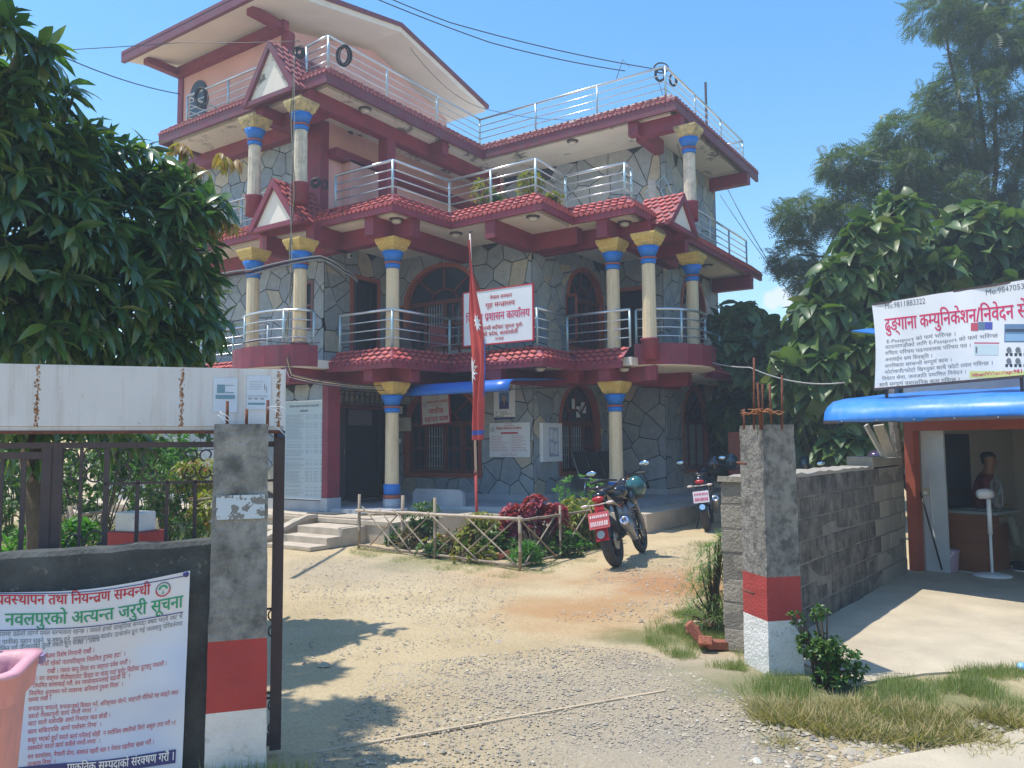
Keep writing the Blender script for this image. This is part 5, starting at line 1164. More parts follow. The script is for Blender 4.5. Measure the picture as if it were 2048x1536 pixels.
k = MB(); k.bar(PSB(sB0, 0, .01), PSB(sB1, 0, .01), .03, .025); k.bar(PSB(sB0, 1, -.01), PSB(sB1, 1, -.01), .02); k.bar(PS(sB0+.1, 2.0, BD-.05), PSB(sB0+.1, .95, -.03), .03); k.bar(PS(sB0+1.4, 2.0, BD-.05), PSB(sB0+1.4, .95, -.03), .03); k.build('banner_frame', M['iron'], SB)
HB = zt_f(c00[0])-zb_f(c00[0])
def sline(c, s, ua, va, ub, vb, hpx, bold=0, u=None):
    k = MB(); a = SF(ua, va); b_ = SF(ub, vb); out, w = layout(s, bold); W_ = b_[0]-a[0]; sx = W_/w; h = hpx*(Vector(PSB(*a))-CAM).dot(_f)/F_PX/HB
    for V, Fc, e in out: k.add([PSB(a[0]+p*sx, a[1]+(b_[1]-a[1])*(p/w)+q*h/.62, .002+e*.02) for p, q in V], Fc)
    k.build('lettering', M[c], SB, fix=False)
sline('greyink', 'Mo:9811883322', 1768, 618, 1852, 607, 10, 0)
sline('greyink', 'Mo:9847053712', 1970, 590, 2075, 573, 10, 0)
sline('pinkink', 'ढुङ्गाना कम्युनिकेशन/निवेदन सेवा', 1768, 662, 2078, 631, 24, 1)
for s, ua, va, ub, vb in (('E-Passport को फर्म भरिन्छ ।', 1772, 686.6, 1913, 671), ('काठमाण्डौको लागि E-Passport को फर्म भरिन्छ', 1769, 698, 1995, 674), ('राष्ट्रिय परिचय पत्र/नावालक परिचय पत्र ।', 1769, 710, 1944, 693.6), ('अनलाईन श्रम स्विकृति ।', 1769, 723, 1865, 714.5), ('नागरिकता सम्बन्धी सम्पूर्ण काम ।', 1769, 736, 1904, 722.6), ('फोटोकपी/फोटो खिच्नुका साथै फोटो तयार गरिन्छ ।', 1769, 748, 1987, 729), ('निवेदन सेवा, जनजाति प्रमाणित निवेदन ।', 1764, 761, 1934, 746.7), ('साथै सम्पूर्ण प्रशासनिक काम गरिन्छ ।', 1759, 773, 1920, 761.8)): sline('greyink', s, ua, va, ub, vb, 6.3, 0)
def sq(u0, v0, u1, v1, m_, nm='print', dd=.005):
    k = MB(); a, b_ = SF(u0, v1), SF(u1, v0); c_ = SF(u0, v0); e_ = SF(u1, v1); 
    bl = lambda s_, t_: (a[0]*(1-s_)*(1-t_)+e_[0]*s_*(1-t_)+b_[0]*s_*t_+c_[0]*(1-s_)*t_, a[1]*(1-s_)*(1-t_)+e_[1]*s_*(1-t_)+b_[1]*s_*t_+c_[1]*(1-s_)*t_)
    k.add([PSB(*bl(i/8, j/2), dd-.003) for j in range(3) for i in range(9)], [(j*9+i, j*9+i+1, (j+1)*9+i+1, (j+1)*9+i) for j in range(2) for i in range(8)]); k.build(nm, m_, SB, fix=False)
sq(1940, 742, 2090, 756, flat('yellow_green_print', (.62, .66, .25))); sline('pinkink', 'Viber/Whatshap:9811883322', 1944, 754, 2092, 741, 6.5, 1)
sq(1943, 646, 1957, 662, flat('red_print', (.5, .08, .12))); sq(1957, 644, 1970, 660, flat('slate_print', (.12, .2, .3))); sq(1970, 644, 1984, 659, flat('blue_print', (.08, .1, .4)))
sq(1950, 690, 1996, 710, flat('pale_teal_print', (.55, .66, .68))); sq(1950, 685, 1998, 687, M['pinkink']); sq(1953, 694, 1956, 706, M['greyink'], dd=.007)
sq(2008, 648, 2080, 684, flat('printer_blue', (.12, .22, .36))); sq(2010, 658, 2078, 663, flat('printer_dark', (.05, .07, .10)), dd=.007); sq(2010, 668, 2060, 682, flat('printer_light', (.25, .42, .6)), dd=.007)
for v in (704, 726):
    for u in (2018, 2036, 2054):
        k = MB(); c_ = SF(u, v-4); k.add([PSB(c_[0]+.022*math.cos(a), c_[1]+.03*math.sin(a)/HB, .006) for a in np.linspace(0, 5.5, 8)], [tuple(range(8))]); k.build('printed_head', M['greyink'], SB, fix=False)
        sq(u-7, v+2, u-2, v+8, M['blackink']); sq(u+2, v+2, u+7, v+8, M['blackink'])
# concrete plank leaning under the awning
a = atd(1757, 850, 9.4); b_ = atd(1790, 930, 9.5); k = MB(); k.bar(a, b_+(b_-a)*.02, .125, .03, up=(-.3, -1, 0)); tag(k.build('wooden_plank', mat('bleached_plank', (.40, .36, .29), .8, .12, 6., .3, stretch=(3, 3, .6)), None), 'bleached plank leaning between the block wall and the blue awning', 'plank')
k = MB(); a = atd(1732, 850, 9.3); b_ = atd(1783, 942, 9.35); k.bar(a, b_, .035, .05); tag(k.build('timber_strut', mat('grey_strut', (.45, .44, .40), .8), None), 'thin pale timber strut beside the leaning plank', 'strut')
# shop floor
k = MB(); fl = [Vector(PS(-.02, 0, -3)), Vector((-1.72, 10.35, 0)), Vector((-1.72, 6.0, 0)), atz(1702, 1372, 0), atz(1850, 1350, 0), atz(2048, 1338, 0), atz(2300, 1330, 0), Vector(PS(5.5, 0, 1)), Vector(PS(5.5, 0, -3))]
k.poly([(p.x, p.y, -.05) for p in fl], (0, 0, .062)); tag(k.build('shop_floor', M['slabfloor'], None), kind='structure')
# desk
T = thing('desk', 'brown laminate counter desk with grey top in the shop doorway', 'desk', PS(.6, 0, -.5)); s0, z_ = sp(1888, 1140, -.45); s1 = sp(1978, 1140, -.45)[0]
k = MB(); sbox(k, s0, 0, -.45, s1, .68, -.475); k.build('front_panel', M['deskwood'], T); k = MB(); sbox(k, s0, 0, -.476, s0+.02, .68, -1.05); sbox(k, s1-.02, 0, -.476, s1, .68, -1.05); k.build('side_panel', M['deskwood'], T)
k = MB(); sbox(k, s0-.03, .68, -.42, s1+.12, .715, -1.12); k.build('desktop', flat('grey_laminate', (.22, .27, .27), .4), T)
T = thing('paper_stack', 'loose pale papers spread on the grey desktop', 'papers', PS(s0+.3, .72, -.7)); 
for j in range(5): rg = random.Random(j); k = MB(); x = s0+.05+.11*j; sbox(k, x, .716+.002*j, -.55-.07*(j % 3), x+.2, .718+.002*j, -.78-.07*(j % 3)); k.build('sheet', M['paper'] if j % 2 else flat('green_sheet', (.25, .4, .36)), T)
# switch
T = thing('socket_plate', 'cream switch socket on the white side panel of the shop', 'socket', PS(.12, 1.2, -.11)); a = sp(1845, 992, -.11); b_ = sp(1858, 976, -.11); k = MB(); sbox(k, a[0], a[1], -.12, b_[0], b_[1], -.10); k.build('plate', mat('yellowed_plate', (.5, .46, .34), .5), T); k = MB(); sbox(k, a[0]+.02, a[1]+.02, -.10, b_[0]-.02, b_[1]-.04, -.095); k.build('switch', M['white'], T)
# mop stick, broom, bucket
a = Vector(PS(*sp(1841, 985, -.05), -.05)); b_ = Vector(PS(*sp(1884, 1140, .0), .0)); k = MB(); k.tube([a, b_], .010, 8); tag(k.build('stick', M['black'], None), 'dark stick leaning on the white side panel of the shop', 'stick')
bp = atz(1900, 1143, .012); T = thing('bucket', 'pale pink plastic bucket on the shop floor beside the desk', 'bucket', bp)
k = MB(); k.lathe(bp, [(.085, 0), (.11, .24), (.118, .245), (.118, .255), (.104, .255), (.08, .01)], 18); k.build('pail', mat('pale_violet_plastic', (.48, .36, .46), .5), T); k = MB(); k.tube([bp+Vector((.11*math.cos(a), .11*math.sin(a), .24-.09*math.sin(a_))) for a, a_ in ((3.4+1.9*t, t*math.pi) for t in np.linspace(0, 1, 9))], .004, 6); k.build('handle', M['white'], T)
k = MB(); k.tube([bp+Vector((.0, .02, .1)), Vector(PS(*sp(1888, 1058, -.2), -.2))], .006, 6); tag(k.build('broom_handle', M['bamboo_light'], None), 'thin pale handle standing in the pink bucket', 'handle')
# pedestal fan
fb_ = atz(1985, 1152, .012); T = thing('pedestal_fan', 'white pedestal fan standing in front of the desk, turned to the right', 'fan', fb_)
dF = (fb_-CAM).dot(_f); zz = lambda v: CAM.z-(v-898)/F_PX*dF
k = MB(); k.lathe(fb_, [(.20, 0), (.20, .015), (.12, .03), (.03, .04)], 24); k.build('base', M['white'], T)
k = MB(); k.tube([fb_, fb_+Vector((0, 0, zz(1090)))], .016, 10); k.tube([fb_+Vector((0, 0, zz(1090))), fb_+Vector((0, 0, zz(1020)))], .025, 10); k.build('pole', M['white'], T)
hh = fb_+Vector((0, 0, zz(1009))); ax = (_r*.86+_f*-.25); ax.z = .05; ax.normalize(); k = MB(); k.lathe(hh-ax*.12, [(.03, 0), (.055, .02), (.06, .10), (.05, .17)], 16, ax=ax); k.build('motor', M['white'], T)
hc = hh+ax*.09; k = MB(); 
for j in range(24):
    a = 2*math.pi*j/24; X = ax.orthogonal().normalized(); Y = ax.cross(X); e = X*math.cos(a)+Y*math.sin(a); k.tube([hc-ax*.05+e*.03, hc-ax*.045+e*.13, hc+e*.185, hc+ax*.045+e*.13, hc+ax*.05+e*.03], .0022, 4, cap=False)
k.tube([hc+(X*math.cos(a)+Y*math.sin(a))*.186 for a in np.linspace(0, 2*math.pi, 25)], .005, 6); k.build('cage', M['grey'], T)
for j in range(3):
    a = 2*math.pi*j/3; e = X*math.cos(a)+Y*math.sin(a); f_ = ax.cross(e); k = MB(); k.add([hc+e*.03, hc+e*.16-f_*.055+ax*.01, hc+e*.165+f_*.05-ax*.015, hc+e*.03+f_*.03-ax*.01], [(0, 1, 2, 3)]); k.build('blade', flat('pale_blade', (.36, .40, .36), .4), T, fix=False)
k = MB(); k.tube([fb_+Vector((-.1, 0, .012)), fb_+Vector((-.35, .1, .015)), fb_+Vector((-.5, .3, .02)), Vector(PS(.12, .6, -.1)), Vector(PS(.1, 1.18, -.1))], .004, 5); tag(k.build('fan_cable', M['white'], None), 'thin white cable running from the pedestal fan to the socket', 'cable')
# chair and person
T = thing('office_chair', 'dark padded chair behind the fan at right of the shop', 'chair', PS(1.35, 0, -1.2))
k = MB(); k.ell(PS(1.42, .48, -1.2), (.24, .24, .06), 12, 8); k.build('seat', M['black'], T); k = MB(); k.ell(PS(1.5, .82, -1.45), (.26, .10, .24), 12, 8); k.build('backrest', M['black'], T); k = MB(); k.tube([PS(1.42, .45, -1.2), PS(1.42, .05, -1.2)], .03, 8); k.lathe(PS(1.42, .012, -1.2), [(.22, 0), (.22, .03), (.03, .08)], 10); k.build('base', M['iron'], T)
def seg_faces(bm): pass
def person():
    d = -.98; s_ = sp(1962, 1000, d)[0]; q = lambda u, v, dd=d: Vector(PS(*sp(u, v, dd), dd))
    hip = q(1962, 1040); V = []; E_ = []; R_ = []
    def add(p, r, par=None): V.append(p); R_.append(r); i = len(V)-1; (E_.append((par, i)) if par is not None else None); return i
    pel = add(hip, (.13, .12)); wa = add(q(1962, 1012), (.125, .11), pel); ch = add(q(1966, 982), (.145, .125), wa); nk0 = add(q(1971, 956), (.10, .09), ch); nk = add(q(1976, 943), (.052, .052), nk0)
    h0 = add(q(1979, 930), (.070, .062), nk); h1 = add(q(1979, 917), (.085, .075), h0); h2 = add(q(1977, 908), (.075, .07), h1)
    for sg, dd in ((1, .17), (-1, -.17)):
        sh = add(q(1970, 962, d+dd), (.062, .062), nk0); el = add(q(1978, 1004, d+dd*1.25), (.045, .045), sh); wr = add(q(2004, 1012, d+dd*.9), (.032, .032), el); add(q(2016, 1010, d+dd*.8), (.034, .022), wr)
        hp = add(q(1968, 1046, d+dd*.55), (.09, .09), pel); kn = add(q(2022, 1042 if sg < 0 else 1034, d+dd*.8), (.062, .062), hp); an = add(q(2036 if sg > 0 else 2028, 1094, d+dd*.9), (.042, .042), kn)
    me = bpy.data.meshes.new('body'); me.from_pydata([tuple(v) for v in V], E_, []); o = bpy.data.objects.new('tmp', me); COL.objects.link(o)
    sk = o.modifiers.new('skin', 'SKIN'); ss = o.modifiers.new('sub', 'SUBSURF'); ss.levels = 2; ss.render_levels = 2
    for i, r_ in enumerate(R_): me.skin_vertices[0].data[i].radius = r_
    me.skin_vertices[0].data[0].use_root = True; bpy.context.view_layer.update()
    m2 = bpy.data.meshes.new_from_object(o.evaluated_get(bpy.context.evaluated_depsgraph_get())); bpy.data.objects.remove(o)
    for x in ('skin', 'shirt', 'pants'): m2.materials.append(M[x])
    zneck = q(1976, 948).z; zw = q(1962, 1030).z
    wr_s = [V[E_i[1]] for E_i in E_]
    for p in m2.polygons:
        c = p.center; p.use_smooth = True; z = c.z; s = (c-J).dot(US); hand = s > (q(2003, 1010)-J).dot(US) and z > q(0, 1026).z-.0 and z < q(0, 990).z
        p.material_index = 0 if (z > zneck or hand) else (1 if z > zw and s < (q(2004, 1010)-J).dot(US) else 2)
    T = thing('person', 'seated person in a dark maroon shirt and olive trousers facing right behind the desk', 'person', PS(s_, .0, d))
    off = T.location; m2.transform(Matrix.Translation(-off)); b_ = bpy.data.objects.new('body', m2); COL.objects.link(b_); b_.parent = T
    hd = q(1979, 921); k = MB(); k.ell(hd-US*.018+Vector((0, 0, .052)), (.086, .080, .058), 16, 10); k.ell(hd-US*.048+Vector((0, 0, .012)), (.052, .074, .066), 14, 8); k.build('hair', M['hair'], T)
    k = MB(); k.ell(hd+US*.078+Vector((0, 0, -.012)), (.018, .012, .02), 8, 6); k.ell(hd+US*.01-NS*.078+Vector((0, 0, -.01)), (.02, .01, .03), 8, 6); k.build('face_detail', M['skin'], T)
    k = MB(); k.ell(hd+US*.075-NS*.03+Vector((0, 0, .008)), (.008, .008, .005), 8, 6); k.ell(hd+US*.078-NS*.012+Vector((0, 0, -.048)), (.012, .02, .004), 8, 6); k.build('eye', M['hair'], T)
    for i, (u, v, dd) in enumerate(((2040, 1101, d+.15), (2032, 1101, d-.15))):
        k = MB(); p = q(u, v, dd); p.z = .055; k.ell(p+US*.03, (.12, .045, .04), 12, 8, rot=Matrix.Rotation(math.atan2(US.y, US.x), 3, 'Z')); k.build('shoe', flat('dark_shoe', (.03, .03, .035), .5), T)
        k = MB(); k.ell(p+US*.03-Vector((0, 0, .03)), (.125, .05, .014), 12, 6, rot=Matrix.Rotation(math.atan2(US.y, US.x), 3, 'Z')); k.build('sole', M['white'], T)
    # fingers curled on the lap
    for dd in (.13, -.15):
        for j in range(4):
            k = MB(); p = q(2016, 1010, d+dd+.018*(j-1.5)); k.tube([p, p+US*.035+Vector((0, 0, -.012)), p+US*.05+Vector((0, 0, -.035))], [.0095, .009, .007], 6); k.build('finger', M['skin'], T)
        k = MB(); p = q(2010, 1010, d+dd+.04); k.tube([p, p+US*.03-NS*.012, p+US*.045+Vector((0, 0, -.01))], [.011, .01, .008], 6); k.build('thumb', M['skin'], T)
person()
# litter on shop floor
k = MB(); p = atz(2043, 1334, .03); k.ell(p, (.03, .05, .03), 10, 6); tag(k.build('litter', flat('blue_white_wrapper', (.25, .5, .75), .4), None), 'crumpled blue and white wrapper at right edge of the cement floor', 'litter')
# sun spots thrown through gaps are left to the light

# ------------------------------------------------------------------ motorcycles
def motorcycle(label, loc, rz, lean, plate, box=False, group='motorcycles parked in the yard'):
    T = thing('motorcycle', label, 'motorcycle', (0, 0, 0), 0, group)
    def pt(name, k, m_, par=None): return k.build(name, m_ if not isinstance(m_, str) else M[m_], par or T, local=True)
    r = .30
    for y, nm in ((0, 'rear_wheel'), (1.30, 'front_wheel')):
        w = .062 if y == 0 else .045; k = MB(); pts = []
        for j in range(29): a = 2*math.pi*j/28; pts.append((0, y+(r-w)*math.cos(a), r+(r-w)*math.sin(a)))
        k.tube(pts, w, 10, cap=False); wh = pt(nm, k, 'rubber')
        k = MB(); k.tube([(0, y+(r-w*1.9)*math.cos(2*math.pi*j/24), r+(r-w*1.9)*math.sin(2*math.pi*j/24)) for j in range(25)], .016, 6, cap=False)
        for j in range(5):
            for dx in (-.02, .02): a = 2*math.pi*j/5; k.tube([(dx, y, r), (dx*.5, y+(r-w*2)*math.cos(a), r+(r-w*2)*math.sin(a))], .012, 6)
        k.lathe((-.05, y, r), [(.04, 0), (.04, .1)], 12, ax=(1, 0, 0)); pt('rim', k, 'black', wh)
        k = MB(); k.lathe((.06, y, r), [(.105, 0), (.105, .006)], 18, ax=(1, 0, 0)); pt('brake_disc', k, 'chrome', wh)
    k = MB(); k.tube([(0, 0.02, r), (.07, .05, r), (.07, .45, r+.06), (0, .5, r+.1)], .02, 8); k.tube([(0, .02, r), (-.07, .05, r), (-.07, .45, r+.06), (0, .5, r+.1)], .02, 8); pt('swing_arm', k, 'black')
    k = MB(); k.tube([(0, .35, .72), (0, .75, .74), (0, 1.02, .86)], .025, 8); k.tube([(0, 1.02, .80), (.0, .80, .35), (0, .5, .30)], .022, 8); k.tube([(0, .42, .72), (0, .48, .32)], .022, 8); pt('frame', k, 'black')
    k = MB(); k.ell((0, .70, .42), (.12, .17, .13), 12, 8); k.ell((0, .82, .55), (.09, .10, .13), 12, 8); k.box((-.09, .55, .30), (.09, .80, .40)); 
    for j in range(6): k.box((-.10, .76, .48+j*.025), (.10, .90, .49+j*.025))
    pt('engine', k, 'grey')
    k = MB(); k.ell((0, .80, .83), (.135, .25, .12), 16, 10); k.ell((0, .93, .80), (.16, .15, .12), 14, 8); pt('fuel_tank', k, 'blackgloss')
    k = MB(); k.ell((.13, .90, .74), (.05, .17, .10), 12, 8); k.ell((-.13, .90, .74), (.05, .17, .10), 12, 8); pt('tank_shroud', k, flat('dark_blue_grey', (.03, .05, .07), .25))
    k = MB(); k.ell((0, .48, .80), (.12, .20, .055), 14, 8); k.ell((0, .18, .88), (.11, .20, .05), 14, 8); pt('seat', k, 'black')
    k = MB(); k.poly([(-.09, -.12, .84), (-.09, .5, .72), (-.09, .45, .62), (-.07, -.05, .76)], (.02, 0, 0)); k.poly([(.07, -.12, .84), (.07, .5, .72), (.07, .45, .62), (.05, -.05, .76)], (.02, 0, 0)); k.ell((0, -.10, .84), (.09, .10, .05), 12, 8); pt('tail_panel', k, 'blackgloss')
    k = MB(); k.tube([(.11, .22, .90), (.12, -.08, .93), (.05, -.17, .93), (-.05, -.17, .93), (-.12, -.08, .93), (-.11, .22, .90)], .014, 8); pt('grab_rail', k, 'blackgloss')
    k = MB(); k.ell((0, -.20, .80), (.075, .03, .035), 12, 8); pt('tail_lamp', k, 'redplast')
    k = MB(); k.poly([(-.05, -.20, .76), (.05, -.20, .76), (.075, -.34, .34), (-.075, -.34, .34)], (0, .015, 0)); pt('rear_fender', k, 'redplast' if plate == 'red' else 'black')
    k = MB(); k.poly([(-.12, -.30, .66), (.12, -.30, .66), (.12, -.345, .48), (-.12, -.345, .48)], (0, -.006, 0)); pl = pt('number_plate', k, flat('plate_red', (.55, .10, .10), .5) if plate == 'red' else flat('plate_white', (.72, .62, .66), .5))
    k = MB(); rg = random.Random(2)
    for row, (z_, hh_) in enumerate(((.60, .03), (.51, .05))):
        x = -.10
        while x < .09: w_ = rg.uniform(.008, .018); y_ = -.306-(.66-z_-hh_)*.25; k.add([(x, y_-.0065, z_+hh_), (x+w_, y_-.0065, z_+hh_), (x+w_, y_-.0065-hh_*.25, z_), (x, y_-.0065-hh_*.25, z_)], [(0, 1, 2, 3)]); x += w_+rg.uniform(.006, .012)
    k.build('plate_marks', flat('plate_white_paint', (.75, .65, .65)) if plate == 'red' else flat('plate_red_paint', (.5, .05, .12)), pl, local=True, fix=False)
    k = MB(); k.lathe((0, -.352, .41), [(.045, 0), (.045, .012)], 14, ax=(0, -1, .25)); pt('reflector', k, 'chrome')
    for sx in (-1, 1):
        k = MB(); k.tube([(0, -.24, .74), (sx*.10, -.26, .745)], .008, 6); k.ell((sx*.15, -.27, .745), (.05, .022, .02), 10, 6); pt('indicator', k, flat('clear_lens', (.6, .5, .45), .2))
        k = MB(); k.tube([(sx*.085, 1.05, .88), (sx*.085, 1.30, r)], .022, 8); pt('fork_leg', k, 'grey')
        k = MB(); k.tube([(sx*.05, .98, .98), (sx*.22, .93, 1.02), (sx*.36, .84, 1.0)], .012, 8); pt('handlebar', k, 'black')
        k = MB(); k.tube([(sx*.25, .90, 1.015), (sx*.37, .835, 1.0)], .019, 8); pt('grip', k, 'rubber')
        k = MB(); k.tube([(sx*.24, .92, 1.02), (sx*.29, .94, 1.08), (sx*.33, .93, 1.10)], .006, 6); ml = pt('mirror_stalk', k, 'black'); k = MB(); k.ell((sx*.35, .93, 1.12), (.075, .014, .038), 14, 8); pt('mirror', k, 'blackgloss', ml)
        k = MB(); k.ell((sx*.35, .920, 1.12), (.066, .008, .031), 14, 8); pt('mirror_glass', k, flat('mirror_glass', (.45, .60, .72), .08, .9), ml)
        k = MB(); k.tube([(sx*.10, .45, .36), (sx*.24, .44, .36)], .012, 6); pt('footrest', k, 'rubber')
    k = MB(); k.ell((0, 1.12, .90), (.10, .08, .10), 14, 8); pt('headlamp', k, 'blackgloss')
    k = MB(); k.ell((0, 1.30, .58), (.055, .22, .03), 12, 6); pt('front_mudguard', k, 'blackgloss')
    k = MB(); k.tube([(.08, .85, .40), (.12, .7, .24), (.15, .45, .26)], .02, 8); k.tube([(.15, .45, .27), (.17, .25, .38), (.19, .02, .50)], [.04, .055, .052], 12); ex = pt('exhaust', k, 'grey')
    k = MB(); k.lathe((.19, .02, .50), [(.052, -.01), (.056, .02), (.03, .022), (.028, -.03)], 16, ax=Vector((.02, -.23, .12))); pt('exhaust_tip', k, 'chrome', ex)
    k = MB(); k.tube([(-.08, .5, .30), (-.20, .50, .015)], .010, 6); pt('side_stand', k, 'black')
    if plate == 'red': k = MB(); k.ell((.10, .98, .96), (.022, .03, .05), 8, 6); pt('orange_rag', k, 'orange')
    if box: k = MB(); k.poly([(-.2, -.25, .95), (.2, -.25, .95), (.2, .15, .95), (-.2, .15, .95)], (0, 0, .28)); pt('luggage_box', k, 'black')
    T.location = loc; T.rotation_euler = (0, lean, rz); T.scale = (1.1, 1.06, 1.08)
    return T
a = atz(1234, 1134, 0); b_ = atz(1288, 1104, 0); hd = b_-a; rz = math.atan2(-hd.x, hd.y)
motorcycle('dark motorcycle with red number plate parked beside the flower bed', a+Vector((0, 0, .0)), rz, -.20, 'red')
a2 = atz(1415, 1062, 0); motorcycle('black motorcycle with pale number plate in the shade of the building', (a2.x, a2.y, 0), .30, -.12, 'white')
motorcycle('black motorcycle furthest back, mostly hidden by right gate pillar', (a2.x+.75, a2.y+.55, 0), .22, -.12, 'white')
motorcycle('black motorcycle behind the block wall, only its mirrors showing', (a2.x+2.4, a2.y+.2, 0), .2, -.12, 'white')
def helmet(loc, label, col, r=.135, yaw=0.):
    T = thing('helmet', label, 'helmet', loc, yaw, 'helmets left on parked motorcycles'); mt = mat('helmet_shell_'+label[:8].replace(' ', '_'), col, .12, .35, 9., 0., coat=.6)
    k = MB(); k.ell((0, 0, r*1.05), (r*.92, r*1.05, r*1.08), 18, 12); k.build('shell', mt, T, local=True)
    k = MB(); k.ell((0, r*.30, r*.95), (r*.84, r*.86, r*.42), 16, 8); k.build('visor', M['blackgloss'], T, local=True)
    k = MB(); k.lathe((0, 0, 0), [(r*.62, 0), (r*.70, r*.25), (r*.75, r*.3)], 16); k.build('neck_rim', M['rubber'], T, local=True); return T
hp_ = atd(1272, 995, (a-CAM).dot(_f)+.95); helmet(hp_, 'teal and black glossy helmet on the handlebar of the nearest motorcycle', (.03, .12, .12), .14, 2.2)
helmet(atd(1427, 945, (a2-CAM).dot(_f)+.9), 'black helmet resting on the shaded motorcycle by the porch', (.015, .016, .02), .15, .6)
helmet(atd(1462, 940, (a2-CAM).dot(_f)+1.3), 'black helmet with teal highlight next to the right gate pillar', (.02, .06, .07), .15, .2)
helmet(atd(1612, 945, 14.8), 'black helmet seen over the middle of the block wall', (.02, .05, .06), .15, .1)
helmet(atd(1752, 940, 12.6), 'dark purple helmet seen over the block wall near the shop', (.05, .03, .06), .15, .1)
k = MB(); p = atd(1468, 900, 17); k.box((p.x-.12, p.y, 0), (p.x+.2, p.y+.1, 1.75)); tag(k.build('notice_post', M['wood_trim'], None), 'small brick red board standing behind the right gate pillar', 'board')
# ------------------------------------------------------------------ ground
from mathutils import noise as mnoise
def build_ground():
    mt, N, L, b, g = new_mat('sandy_ground'); pos = g.outputs['Position']
    def mask(px, py, r0, r1, nz=.8, sc=1.3):
        c = atz(px, py, 0) if px is not None else py
        v = N.new('ShaderNodeVectorMath'); v.operation = 'DISTANCE'; L.new(pos, v.inputs[0]); v.inputs[1].default_value = (c.x, c.y, 0)
        n = _noise(N, L, pos, sc, 5, .6); a = N.new('ShaderNodeMath'); a.operation = 'MULTIPLY_ADD'; L.new(n, a.inputs[0]); a.inputs[1].default_value = nz*2; a.inputs[2].default_value = -nz
        s = N.new('ShaderNodeMath'); s.operation = 'ADD'; L.new(v.outputs['Value'], s.inputs[0]); L.new(a.outputs[0], s.inputs[1])
        m_ = N.new('ShaderNodeMapRange'); m_.interpolation_type = 'SMOOTHSTEP'; L.new(s.outputs[0], m_.inputs[0]); m_.inputs[1].default_value = r1; m_.inputs[2].default_value = r0; m_.inputs[3].default_value = 0; m_.inputs[4].default_value = 1
        return m_.outputs[0]
    c = _ramp(N, L, _noise(N, L, pos, 1.1, 6, .6), [(.3, (.47, .36, .205)), (.5, (.55, .43, .255)), (.72, (.61, .49, .305))])
    fine = _ramp(N, L, _noise(N, L, pos, 38., 8, .75), [(.30, (.70,)*3), (.5, (1.,)*3), (.72, (1.2,)*3)]); c = _mix(N, L, 1., c, fine, 'MULTIPLY')
    def sc_(m_, k):
        x = N.new('ShaderNodeMath'); x.operation = 'MULTIPLY'; L.new(m_, x.inputs[0]); x.inputs[1].default_value = k; return x.outputs[0]
    for (px, py, r0, r1, k, col) in ((1340, 1165, .2, 1.5, .9, (.44, .22, .095)), (1180, 1225, .1, 1.2, .8, (.46, .25, .11)), (1010, 1150, .1, 1.1, .45, (.46, .28, .15)), (1240, 1400, .3, 1.7, .45, (.30, .275, .24)), (1420, 1330, .2, 1.2, .35, (.30, .27, .23)), (700, 1140, .3, 1.8, .35, (.33, .30, .25)), (1400, 1520, .2, 1.1, .4, (.33, .30, .26))):
        c = _mix(N, L, sc_(mask(px, py, r0, r1), k), c, col)
    for (px, py, r0, r1, k) in ((1350, 1270, .15, .7, .7), (1480, 1370, .1, .7, .6), (1750, 1420, .3, 1.0, .6), (1930, 1420, .3, 1.0, .6), (850, 1125, .1, 1.0, .4), (150, 1060, 1.0, 4.0, .85)):
        c = _mix(N, L, sc_(mask(px, py, r0, r1), k), c, (.13, .16, .05))
    L.new(c, b.inputs['Base Color']); b.inputs['Roughness'].default_value = .95; b.inputs['Specular IOR Level'].default_value = .15
    bp = N.new('ShaderNodeBump'); bp.inputs['Strength'].default_value = .7; bp.inputs['Distance'].default_value = .03
    mm = N.new('ShaderNodeMath'); mm.operation = 'ADD'; L.new(_noise(N, L, pos, 9., 8, .7), mm.inputs[0]); L.new(_noise(N, L, pos, 60., 5, .7), mm.inputs[1]); L.new(mm.outputs[0], bp.inputs['Height']); L.new(bp.outputs[0], b.inputs['Normal'])
    xs = np.concatenate([[-78, -50, -25], np.linspace(-14, 4, 91), [8, 15, 30, 50, 78]]); ys = np.concatenate([[-38, -15, -5], np.linspace(-1, 16, 86), [20, 30, 60, 88]])
    from mathutils import noise
    vs = []; 
    for y in ys:
        for x in xs:
            z = 0.
            if -13 < x < 3.5 and -.9 < y < 15: z = .012*noise.noise(Vector((x*.9, y*.9, 0)))+.008*noise.noise(Vector((x*3, y*3, 5)))-.004
            vs.append((x, y, z))
    n = len(xs); k = MB(); k.add(vs, [(j*n+i, j*n+i+1, (j+1)*n+i+1, (j+1)*n+i) for j in range(len(ys)-1) for i in range(n-1)], 0, True); tag(k.build('ground', mt, None, fix=False), kind='structure')
build_ground()
k = MB(); pts = [atz(1780, 1520, 0), atz(1500, 1600, 0), atz(1200, 2400, 0), atz(3200, 2400, 0), atz(3000, 1300, 0), atz(2080, 1452, 0), atz(1950, 1490, 0)]
k.poly([(p.x, p.y, -.04) for p in pts], (0, 0, .056)); tag(k.build('road', M['slabfloor'], None), kind='structure')
